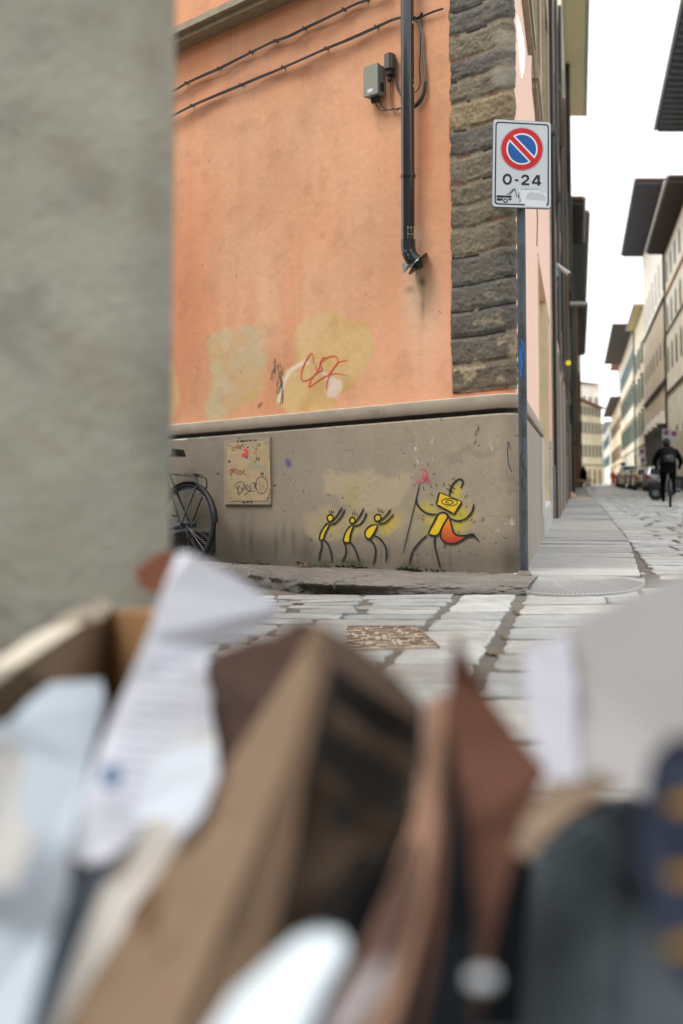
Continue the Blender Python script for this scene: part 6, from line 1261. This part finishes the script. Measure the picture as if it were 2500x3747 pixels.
# ---- scooters
def scooter(loc, rz, label, c_):
    t = thing('scooter', loc, label, 'scooter', 'scooters parked at the right edge', rz); m = mat('sc_%d' % c_[0], S(*c_), .3, .05, 5, 0, coat=.4)
    for y_ in (-.62, .68):
        mb = MB(); mb.lathe([(.10, -.03), (.20, -.05), (.25, -.035), (.26, 0), (.25, .035), (.2, .05), (.1, .03)], (0, y_, .26), (Vector((0, 1, 0)), Vector((0, 0, 1)), Vector((1, 0, 0))), 22); w_ = mb.build('wheel', MATS['tyre_car'], t, smooth=True, world=False); mb = MB(); mb.lathe([(0.01, -.035), (.11, -.04), (.11, .04), (.01, .035)], (0, y_, .26), (Vector((0, 1, 0)), Vector((0, 0, 1)), Vector((1, 0, 0))), 12); mb.build('rim', m_alu, w_, world=False)
    lump('rear_body', m, t, [(0, -.45, .35, .10, .30), (0, -.5, .45, .16, .38), (0, -.5, .62, .17, .40), (0, -.48, .74, .14, .36)])
    lump('seat', m_blk, t, [(0, -.35, .74, .13, .36), (0, -.33, .80, .15, .40), (0, -.33, .84, .10, .34)])
    mb = MB(); mb.hexa([(-.16, -.15, .28), (.16, -.15, .28), (.14, .42, .28), (-.14, .42, .28), (-.16, -.15, .36), (.16, -.15, .36), (.14, .42, .36), (-.14, .42, .36)]); mb.hexa([(-.2, .36, .36), (.2, .36, .36), (.15, .5, .36), (-.15, .5, .36), (-.17, .28, .92), (.17, .28, .92), (.12, .42, .94), (-.12, .42, .94)]); mb.build('leg_shield', m, t, world=False)
    mb = MB(); mb.tube([(0, .36, .86), (0, .32, 1.02)], .03, 8); mb.tube([(-.33, .24, 1.04), (-.1, .32, 1.03), (.1, .32, 1.03), (.33, .24, 1.04)], .018, 8); mb.tube([(0, .42, .5), (0, .68, .26)], .03, 8); mb.build('handlebar', m_blk, t, world=False)
    for s in (-1, 1): mb = MB(); mb.tube([(s * .24, .28, 1.04), (s * .3, .24, 1.2)], .007, 6); mb.lathe([(.001, -.01), (.06, -.01), (.06, .01), (.001, .01)], (s * .3, .23, 1.22), (Vector((1, 0, 0)), Vector((0, 0, 1)), Vector((0, 1, 0))), 12); mb.build('mirror', m_blk, t, world=False)
    mb = MB(); mb.quad([(-.18, .38, 1.0), (.18, .38, 1.0), (.15, .30, 1.4), (-.15, .30, 1.4)]); mb.build('windscreen', mat('screen_clear', S(210, 218, 220), .1, .0, 1, 0, spec=.8), t, world=False)
    mb = MB(); mb.box((0, -.93, .55), (.09, .01, .07)); mb.build('number_plate', MATS['plate_white'], t, world=False); mb = MB(); mb.box((0, -.9, .68), (.09, .02, .03)); mb.build('taillight', MATS['tail_red'], t, world=False)
for Y_, o_, c_, rz_, lab in ((33.5, 3.72, (52, 58, 66), 60, 'dark scooter nearest the right edge, front wheel towards the street'), (36.5, 4.0, (150, 156, 160), 64, 'silver scooter behind the dark one at the right edge'), (40, 4.25, (70, 74, 80), 58, 'grey scooter farthest back at the right edge')):
    p = PS('L', Y_, o_, rise(Y_)); scooter((p.x, p.y, p.z), R_(rz_), lab, c_)
p = PS('L', 45, 3.75, rise(45)); tpb = thing('bicycle', (p.x, p.y, p.z), 'parked dark bicycle partly hidden behind the cyclist', 'bicycle'); bicycle(tpb, r=.34, spokes=16, seg=28, m=m_blk); tpb.rotation_euler = (R_(6), 0, R_(35))
# ---- roadwork workers' orange gear far away
YW = 100; c = atY(2243, 1770, YW); tworker = None
J2 = {k: (tuple(Vector(v[0])), v[1]) for k, v in J.items()}
tw2 = person((c.x, YW, rise(YW)), 'person in orange hi-vis work clothes standing far down the street', J2, list(E), m_or2); lump('hair', m_hair, tw2, [(0, .01, 1.56, .1, .11), (0, .02, 1.66, .09, .10), (0, .02, 1.7, .04, .05)])
c = atY(2256, 1770, 103); tbr = thing('roadwork_barrier', (c.x, 103, rise(103)), 'orange and white roadwork barrier beside the orange worker', 'barrier')
mb = MB(); mb.box((c.x, 103, rise(103) + .9), (.45, .03, .14)); mb.box((c.x, 103, rise(103) + .5), (.45, .03, .12)); mb.build('board', m_or2, tbr)
for s in (-1, 1): mb = MB(); mb.tube([(c.x + s * .4, 103.1, rise(103)), (c.x + s * .4, 103.05, rise(103) + 2.0)], .05, 6); mb.build('post', m_or2, tbr)
# ================================================================ near grey corner house (left edge of the picture)
EY = 1.5; ec = atY(622, 1781, EY); gh = thing('grey_corner_house', (ec.x, ec.y, 0), 'rough grey plastered house corner filling the left edge, out of focus', 'house')
foot = [(ec.x, ec.y), (ec.x - .012, ec.y + .01)]
u_ = np.linspace(0, 5.5, 160); z_ = np.linspace(-.1, 6.0, 250); UU, ZZ = np.meshgrid(u_, z_, indexing='ij')
dirw = Vector((-1, -.06, 0)).normalized(); nn_ = Vector((.06, -1, 0)).normalized()
rr2 = .018; off = .006 * (fbm(UU * 6, ZZ * 6, seed=700) - .5) * 2 - rr2 * np.exp(-UU / .012)
P = np.stack([ec.x + dirw.x * UU + nn_.x * off, ec.y + dirw.y * UU + nn_.y * off, ZZ], -1)
C = np.array(S(176, 178, 168)) * (.89 + .22 * fbm(UU * 4, ZZ * 4, seed=701, o=5))[..., None]; C = mixc(C, S(106, 105, 108), sstep(.60, .72, fbm(UU * 9 + 5, ZZ * 9, seed=703)) * .4 * sstep(2.2, .6, ZZ)); C = mixc(C, S(150, 140, 118), sstep(.58, .7, fbm(UU * 14, ZZ * 14, seed=705)) * .3)
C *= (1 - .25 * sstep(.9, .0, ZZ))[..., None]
m_gw = mat('grey_render', None, .9, .08, 6, .5, 60, attr=True, grain=.08, gscale=150)
grid_mesh('wall', P, m_gw, gh, C)
b2 = Vector((ec.x, ec.y, 0)) + dL * 9.5
mb = MB(); pr = [(ec.x, ec.y + .02, 0), (b2.x, b2.y, 0), (ec.x - 8, b2.y, 0), (ec.x - 5.4, ec.y + .02 - .3, 0)]
mb.prism([Vector((p[0] - .002, p[1] + .004, -.2)) for p in pr], (0, 0, 6.2)); mb.build('side_wall', mat('grey_render_side', S(150, 148, 138), .9, .15, 3, .3, 40), gh)
mb = MB(); mb.prism([Vector((p[0], p[1], 6.02)) for p in [(ec.x + .4, ec.y - .5), (b2.x + .3, b2.y), (ec.x - 8, b2.y), (ec.x - 5.4, ec.y - .9)]], (0, 0, .2)); mb.build('roof', m_tile, gh)
# ================================================================ waste in the foreground (blurred): cardboard, paper, packaging in an open bin
def FD(d): return .60 + (d - .44) * 1.98
def sheet(name, label, cat, pts, th, m, group=None, sub=0, extra=None):
    """sheet of card or paper with real thickness; pts = outline (px,py,distance)"""
    P = [atY(x, y_, FD(d)) for x, y_, d in pts]; c = sum(P, Vector()) / len(P); n = Vector()
    for i in range(len(P)): n += (P[i] - c).cross(P[(i + 1) % len(P)] - c)
    n.normalize(); n = n if n.y < 0 else -n
    me = bpy.data.meshes.new(name); N = len(P); vs = [tuple(p + n * th / 2) for p in P] + [tuple(p - n * th / 2) for p in P]
    import mathutils.geometry as mg
    proj2 = [[Vector((x, -y_, 0)) for x, y_, d in pts]]; tr = mg.tessellate_polygon(proj2)
    fs = []
    for t3 in tr: fs.append(tuple(t3)); fs.append(tuple(N + k for k in t3[::-1]))
    for i in range(N): j = (i + 1) % N; fs.append((i, j, N + j, N + i))
    me.from_pydata(vs, [], fs); me.update(); o = add(name, me, m, extra)
    if label: tag(o, label, cat, group)
    return o
def torn(a, b, n, amp, seed=0):
    r = random.Random(seed); return [tuple(p + (q - p) * i / n + (r.uniform(-amp, amp) if k < 2 and 0 < i < n else 0) for k, (p, q) in enumerate(zip(a, b))) for i in range(n)]
m_kraft = mat('kraft_card', S(124, 103, 81), .9, .08, 12, .2, 90); m_kraftd = mat('kraft_brown', S(148, 110, 80), .9, .1, 12, .2, 90); m_redc = mat('card_reddish', S(134, 84, 62), .9, .1, 12, .2, 90); m_strip_black = mat('strip_black', S(18, 22, 24), .95, .2, 14, .1, 60, spec=.05)
m_paper = mat('paper_white', S(206, 209, 220), .8, .03, 8, .05, 60); m_paperb = mat('paper_bluish', S(170, 181, 191), .7, .05, 8, .05, 60); m_cream = mat('torn_cream', S(212, 202, 184), .9, .1, 20, .3, 60); m_lil = mat('paper_grey_lilac', S(152, 150, 150), .8, .05, 5, .05, 60); m_gap = mat('gap_shade_blue', S(62, 86, 102), .5, .12, 6, .1, 30)
# bin
bn = thing('waste_bin', (.05, .75, 0), 'open dark waste bin full of cardboard and paper in front of the camera', 'bin'); m_bin = mat('bin_dark', S(34, 40, 42), .6, .1, 5, .1, 40)
for c_, h_ in (((-.60, .93, .10), (.012, .53, .10)), ((.72, .93, .10), (.012, .53, .10)), ((.06, 1.452, .10), (.672, .012, .10)), ((.06, .38, .09), (.672, .012, .09)), ((.06, .93, .01), (.65, .52, .01))):
    mb = MB(); mb.box(c_, h_); mb.build('bin_wall' if h_[2] > .02 else 'bin_floor', m_bin, bn)
# 1 left carton: ochre inside faces with a pale torn rim
cb = thing('cardboard_box', (-.3, .8, .3), 'open ochre cardboard carton with a pale torn rim at the left edge', 'box')
sheet('side_panel', None, None, [(-260, 2640, .62), (60, 2420, .68), (330, 2250, .84), (400, 2235, .88), (400, 2700, .88), (250, 3400, .8), (-300, 3500, .6)], .005, m_kraft, extra=cb)
sheet('end_panel', None, None, [(395, 2235, .885), (560, 2225, .83), (600, 2240, .80), (560, 2900, .78), (390, 2900, .885)], .005, mat('kraft_inner', S(160, 122, 82), .9, .08, 12, .2, 90), extra=cb)
sheet('torn_rim', None, None, [(-260, 2590, .60)] + torn((-100, 2480, .635), (300, 2215, .82), 6, 10, 3) + [(370, 2200, .86), (400, 2225, .88), (380, 2275, .87), (300, 2290, .81), (60, 2440, .67), (-260, 2690, .60)], .012, m_cream, extra=cb)
# 2 brown scrap
sheet('cardboard_scrap', 'small brown scrap of cardboard sticking up behind the white paper', 'cardboard', [(490, 2090, .875), (540, 2050, .875), (590, 2020, .875), (640, 2010, .875), (620, 2120, .875), (590, 2180, .875), (520, 2150, .875)], .005, mat('scrap_red_brown', S(142, 92, 72), .9, .1, 20))
# 3 tall white printed paper
pw_ = thing('printed_paper', (-.12, .7, .3), 'tall white printed sheet of paper with a torn lower end', 'paper')
sheet('sheet', None, None, [(655, 2020, .74), (700, 2025, .74), (860, 2110, .76), (1030, 2225, .78), (1010, 2260, .78)] + [(900, 2330, .76), (770, 2370, .74), (780, 2500, .72), (770, 2600, .70), (795, 2730, .68), (760, 2850, .66), (640, 2870, .64), (560, 2980, .62), (480, 3080, .60), (400, 3140, .585), (320, 3165, .58), (255, 3130, .58), (260, 3040, .59), (320, 2880, .61), (380, 2700, .64), (460, 2520, .67), (540, 2330, .70), (600, 2150, .72)], .0012, m_paper, extra=pw_)
for i in range(16):
    y_ = 2420 + i * 42; x0 = 520 - i * 14; d_ = .69 - i * .0065
    sheet('printed_line', None, None, [(x0 + 20, y_, d_ - .003), (x0 + 210, y_ + 12, d_ - .003), (x0 + 210, y_ + 20, d_ - .003), (x0 + 20, y_ + 8, d_ - .003)], .0003, mat('print_grey', S(186, 190, 204), .8), extra=pw_)
sheet('blue_logo', None, None, [(375, 2810, .60), (430, 2790, .60), (450, 2850, .60), (400, 2890, .60), (370, 2860, .60)], .0005, mat('ink_blue', S(96, 142, 188), .7), extra=pw_)
# 4 bluish crumpled sheet at the left
sheet('crumpled_paper', 'pale bluish crumpled paper sheet at the lower left', 'paper', [(-200, 2700, .60), (40, 2640, .62), (110, 2560, .66), (190, 2500, .68), (370, 2490, .70), (385, 2560, .69), (330, 2800, .63), (270, 3050, .58), (250, 3250, .56), (170, 3500, .52), (60, 3900, .47), (-250, 3900, .47)], .0015, m_paperb)
sheet('paper_fold', 'folded whitish flap with brown flecks on the crumpled sheet', 'paper', [(-200, 2760, .55), (20, 2700, .56), (90, 2780, .56), (60, 2960, .545), (130, 3080, .53), (60, 3240, .52), (-200, 3300, .52)], .0015, mat('paper_flecked', S(176, 176, 174), .8, .15, 14))
# 5 blue-grey sheet painting the shade in the gap between the papers
sheet('shade_sheet', 'dull blue-grey sheet painting the shade between the white papers at the lower left', 'plastic', [(240, 3000, .66), (420, 3050, .66), (500, 3200, .66), (420, 3900, .56), (0, 3900, .52), (150, 3400, .58)], .002, m_gap)
# 6 cream/white paper strip with tiny folds
sheet('paper_strip', 'creamy white crumpled paper strip beside the tall sheet', 'paper', [(600, 2730, .655), (700, 2680, .66), (790, 2690, .66), (800, 2800, .65), (770, 2950, .63), (690, 3080, .61), (560, 3230, .59), (480, 3330, .575), (380, 3560, .545), (260, 3900, .50), (130, 3900, .50), (250, 3560, .55), (360, 3280, .58), (440, 3120, .60), (500, 2960, .62)], .0015, mat('paper_warm', S(198, 193, 186), .8, .06, 20))
sheet('paper_scrap', 'bright white paper scrap overlapping the creamy strip', 'paper', [(560, 2780, .60), (660, 2700, .61), (790, 2720, .615), (795, 2830, .605), (740, 2980, .59), (660, 3060, .58), (600, 2980, .585), (470, 3020, .58)], .0015, mat('paper_bright', S(204, 214, 226), .7, .04, 8))
# 7 big kraft box in the middle
bx = thing('cardboard_box', (.1, .6, .3), 'large brown printed cardboard box standing in the middle of the bin', 'box')
sheet('torn_flap', None, None, torn((765, 2420, .72), (1060, 2290, .66), 5, 12, 4) + [(1110, 2268, .65), (1165, 2290, .64), (1150, 2400, .63), (1000, 2620, .64), (820, 2850, .68), (780, 2760, .70), (790, 2640, .71), (762, 2520, .72)], .005, mat('flap_dark_brown', S(70, 49, 39), .95, .12, 16, .3, 60), extra=bx)
sheet('side_panel', None, None, [(1165, 2285, .635), (1190, 2330, .63), (1130, 2560, .60), (1050, 2820, .575), (985, 3060, .555), (870, 3420, .52), (740, 3900, .47), (160, 3900, .50), (330, 3600, .54), (560, 3260, .58), (720, 2990, .61), (880, 2740, .63), (1050, 2480, .64)], .005, m_kraft, extra=bx)
sheet('front_panel', None, None, [(1165, 2282, .64), (1300, 2360, .64), (1450, 2480, .64), (1545, 2585, .64), (1535, 2800, .62), (1500, 2960, .60), (1420, 3130, .58), (1280, 3330, .56), (1150, 3560, .54), (1020, 3900, .50), (620, 3900, .47), (800, 3440, .515), (950, 3080, .55), (1040, 2830, .57), (1130, 2560, .60)], .005, mat('kraft_shadow', S(76, 60, 47), .95, .12, 10, .2, 60), extra=bx)  # same box face in darker kraft, its shade put into the colour
sheet('shade_strip', None, None, [(1190, 2335, .626), (1215, 2420, .617), (1170, 2600, .59), (1115, 2830, .566), (1080, 3080, .546), (1000, 3440, .512), (890, 3900, .462), (735, 3900, .466), (865, 3420, .516), (980, 3060, .551), (1045, 2820, .571), (1125, 2560, .596)], .004, mat('kraft_half_shade', S(88, 70, 54), .95, .1, 12), extra=bx)  # mid-brown strip paints the step from tan to the shaded brown
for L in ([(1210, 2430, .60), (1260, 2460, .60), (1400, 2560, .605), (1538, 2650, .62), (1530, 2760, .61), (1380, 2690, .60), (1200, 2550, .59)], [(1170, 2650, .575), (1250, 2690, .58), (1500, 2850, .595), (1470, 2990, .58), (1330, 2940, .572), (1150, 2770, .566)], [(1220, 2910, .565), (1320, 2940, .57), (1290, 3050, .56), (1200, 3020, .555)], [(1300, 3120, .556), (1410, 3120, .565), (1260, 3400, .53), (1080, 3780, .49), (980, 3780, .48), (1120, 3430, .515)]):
    sheet('print_shade_band', None, None, [(x, y_, d_ - .005) for x, y_, d_ in L], .0006, mat('print_shade_dark', S(36, 34, 32), .95, .2, 14, .1, 60, spec=.05), extra=bx)  # upper bands are print, the lowest paints the shade of the lower face
for L in ([(520, 3290, .548), (600, 3240, .555), (570, 3420, .545), (505, 3450, .54)],):
    sheet('printed_mark', None, None, [(x, y_, d_ - .02) for x, y_, d_ in L], .0006, mat('print_brown', S(120, 92, 66), .9), extra=bx)
# 8 upright thin cards
sheet('cardboard_sheet', 'upright reddish brown triangular cardboard flap right of the centre', 'cardboard', [(1668, 2325, .62), (1705, 2410, .62), (1790, 2560, .62), (1900, 2710, .61), (1995, 2825, .60), (1950, 2930, .59), (1900, 3060, .58), (1850, 3250, .56), (1790, 3480, .54), (1720, 3900, .49), (1480, 3900, .47), (1560, 3500, .52), (1600, 3100, .56), (1630, 2760, .60), (1650, 2500, .62)], .005, mat('card_dark_red', S(92, 58, 44), .95, .1, 10, .2, 60))
sheet('cardboard_edge', 'narrow tan folded cardboard edge between the box and the reddish flap', 'cardboard', [(1560, 2590, .63), (1640, 2540, .62), (1625, 2720, .60), (1605, 3000, .57), (1570, 3300, .54), (1500, 3560, .51), (1400, 3900, .47), (1130, 3900, .47), (1300, 3560, .51), (1440, 3230, .55), (1510, 3010, .58), (1545, 2820, .61)], .005, mat('card_tan', S(140, 108, 88), .9, .08, 12, .2, 60))
sheet('cardboard_fold', 'dark brown inner fold of cardboard in front of the tan edge', 'cardboard', [(1510, 3060, .55), (1540, 3120, .55), (1500, 3300, .53), (1440, 3520, .51), (1370, 3700, .49), (1250, 3700, .49), (1370, 3400, .52)], .004, mat('card_fold_brown', S(78, 56, 48), .95, .1, 12))
sheet('dark_strip', 'near-black strip in the gap behind the tan edge', 'cardboard', [(1632, 2680, .585), (1660, 2760, .575), (1720, 3100, .54), (1750, 3400, .52), (1740, 3900, .46), (1500, 3900, .46), (1600, 3450, .51), (1635, 3100, .54), (1632, 2860, .57)], .004, m_strip_black)  # near-black strip fills the gap between the tan edge and reddish flap
# 9 white cup lid / plastic at the bottom
sheet('plastic_tray', 'bright white plastic tray edge at the bottom centre', 'plastic', [(1090, 3430, .48), (1170, 3398, .48), (1250, 3420, .48), (1270, 3480, .475), (1180, 3640, .46), (1060, 3900, .44), (690, 3900, .44), (860, 3640, .46)], .003, mat('plastic_white', S(204, 216, 224), .4, .03, 5))
sheet('plastic_scrap', 'soft white plastic scrap leaning on the tan card at the bottom', 'plastic', [(1330, 3560, .46), (1430, 3500, .46), (1400, 3620, .455), (1300, 3760, .445), (1200, 3840, .44), (1190, 3760, .445)], .002, mat('plastic_dull', S(140, 134, 136), .5))
q_ = atY(1765, 3580, .62); lo = MB(); lo.lathe([(0.001, .002), (.007, .002), (.0085, 0), (.0085, -.002), (.001, -.002)], q_, (Vector((1, 0, 0)), Vector((0, 1, -.05)), Vector((0, .05, 1))), 20); o = lo.build('bottle_cap', mat('cap_white', S(176, 184, 190), .4)); tag(o, 'small white bottle cap in the dark gap at the bottom', 'cap')
# 10 right: large grey paper sheet
sheet('paper_sheet', 'large pale grey-lilac paper sheet curving over the right side of the bin', 'paper', [(1925, 2385, .66), (2000, 2340, .66), (2110, 2280, .655), (2300, 2180, .645), (2500, 2095, .635), (2800, 2000, .62), (2850, 3100, .56), (2500, 3000, .57), (2300, 2900, .58), (2140, 2880, .59), (2010, 2850, .60), (1975, 2770, .61), (1940, 2600, .63), (1920, 2480, .65)], .0015, m_lil)
sheet('paper_left_strip', 'bluish white strip of paper down the left of the grey-lilac sheet', 'paper', [(1920, 2390, .65), (1990, 2350, .65), (2080, 2320, .65), (2110, 2500, .63), (2110, 2700, .61), (2130, 2880, .59), (2010, 2850, .59), (1960, 2720, .61), (1925, 2560, .63)], .0015, mat('paper_lilac_white', S(172, 173, 184), .8))  # separate strip gives the one sheet a paler left side
for i in range(5):
    y_ = 2700 + i * 42; sheet('paper_ripple', 'faint grey crease line %s on the lilac sheet' % ('nearest the top', 'second from the top', 'midway', 'second from the bottom', 'nearest the bottom')[i], 'paper', [(2080, y_, .598), (2330, y_ + 4, .588), (2330, y_ + 14, .588), (2080, y_ + 12, .598)], .0006, MATS['paper_grey_lilac']) if False else None
# 11 cream torn edge and ribbed grey tub
sheet('torn_cardboard', 'cream torn cardboard edge below the grey-lilac sheet', 'cardboard', [(1990, 2900, .56)] + torn((2020, 2860, .56), (2250, 2830, .55), 4, 12, 8) + [(2270, 2860, .55), (2180, 2930, .55), (2080, 2990, .55), (1990, 3080, .55), (1940, 3150, .55), (1880, 3110, .56), (1920, 3000, .56)], .006, mat('torn_cream_brown', S(138, 120, 102), .9, .3, 30, .3, 60))
tt = thing('ribbed_tub', (.16, .5, .35), 'dull blue-grey corrugated plastic tub lying at the lower right', 'tub'); m_tub = mat('tub_grey', S(46, 60, 71), .6, .15, 5)
base_ = [(1960, 3120, .53), (2080, 3020, .525), (2330, 2900, .52), (2450, 2900, .51), (2520, 3400, .47), (2560, 3900, .43), (1900, 3900, .45), (1920, 3500, .49)]
base_ = [(x, y_, d_ + .14) for x, y_, d_ in base_]
sheet('wall', None, None, base_, .003, m_tub, extra=tt)
for i in range(21):
    y_ = 3090 + i * 42; k = i / 21; x0 = 1965 - 30 * k; d_ = .665 - .085 * k - .006
    sheet('rib', None, None, [(x0 + 10, y_ + 20, d_), (x0 + 300, y_ - 110, d_ - .003), (x0 + 300, y_ - 93, d_ - .003), (x0 + 10, y_ + 37, d_)], .0025, mat('tub_rib', S(104, 122, 130), .5), extra=tt)
# 12 dark navy packet with yellow marks
nv = thing('snack_packet', (.17, .42, .4), 'dark navy packet with yellow marks at the lower right edge', 'packet')
sheet('packet', None, None, [(2360, 2900, .46), (2380, 2780, .46), (2440, 2710, .46), (2560, 2690, .46), (2760, 2720, .46), (2800, 3700, .42), (2620, 3700, .42), (2480, 3560, .425), (2400, 3380, .43), (2350, 3150, .445)], .006, mat('packet_navy', S(10, 26, 54), .7, .2, 9), extra=nv)
for y_ in (2920, 3180, 3440): sheet('yellow_mark', None, None, [(2440, y_ + 10, .44 - (y_ - 2900) * .00004), (2520, y_ - 10, .44 - (y_ - 2900) * .00004), (2600, y_, .44 - (y_ - 2900) * .00004), (2600, y_ + 50, .44 - (y_ - 2900) * .00004), (2450, y_ + 45, .44 - (y_ - 2900) * .00004)], .0008, mat('mark_yellow', S(190, 146, 36), .6), extra=nv)
sheet('black_bag', 'black bin liner showing dark between the pieces at the bottom', 'bin liner', [(1500, 2960, .80), (1900, 2920, .80), (2300, 2960, .80), (2700, 3100, .78), (2700, 4000, .72), (-300, 4000, .66), (-300, 3300, .80), (600, 3200, .80), (1000, 3000, .80)], .002, mat('liner_black', S(14, 18, 21), .9, .2, 9, .3, 20, spec=.1))


# unseen house added behind the photographer to cut low frontal light
oh = thing('unseen_house', (2, -5, 0), 'plain ochre house added unseen behind the photographer to cut frontal light', 'house')
mb = MB(); mb.box((1.5, -9.0, 4.1), (11, 4, 4.3)); mb.build('wall', m_w2, oh); mb = MB(); mb.box((1.5, -9.0, 8.5), (11.6, 4.6, .12)); mb.build('roof', m_tile, oh)
for x in (-7, -4, -1, 2, 5, 8, 11):
    for z_ in (1.4, 5.2): mb = MB(); mb.box((x, -4.98, z_ + .8), (.55, .03, .85)); w_ = mb.build('window', m_frame, oh); mb = MB(); mb.box((x, -4.94, z_ + .8), (.45, .012, .75)); mb.build('pane', m_glass, w_)

nbv = V + dL * 7.25; nh = thing('neighbour_house', (nbv.x, nbv.y, 0), 'pale ochre house next along the left street, hidden behind the grey corner', 'house')
q4 = [V + dL * 7.25 + nL * .02, V + dL * 19 + nL * .02, V + dL * 19 - nL * 9, V + dL * 7.25 - nL * 9]
MB().prism([Vector((p.x, p.y, -1)) for p in q4], (0, 0, 11.5)).build('wall', m_w2, nh)
MB().prism([Vector((p.x, p.y, 10.5)) for p in (q4[0] + nL * .8, q4[1] + nL * .8, q4[2], q4[3])], (0, 0, .25)).build('roof', m_tile, nh)
for s_ in (9, 12, 15, 17.8):
    for z_ in (1.2, 4.6, 7.6): mb = MB(); lbox(mb, s_ - .55, s_ + .55, .022, .08, z_, z_ + 1.7); w_ = mb.build('window', m_frame, nh); mb = MB(); lbox(mb, s_ - .42, s_ + .42, .082, .095, z_ + .12, z_ + 1.58); mb.build('pane', m_glass, w_)
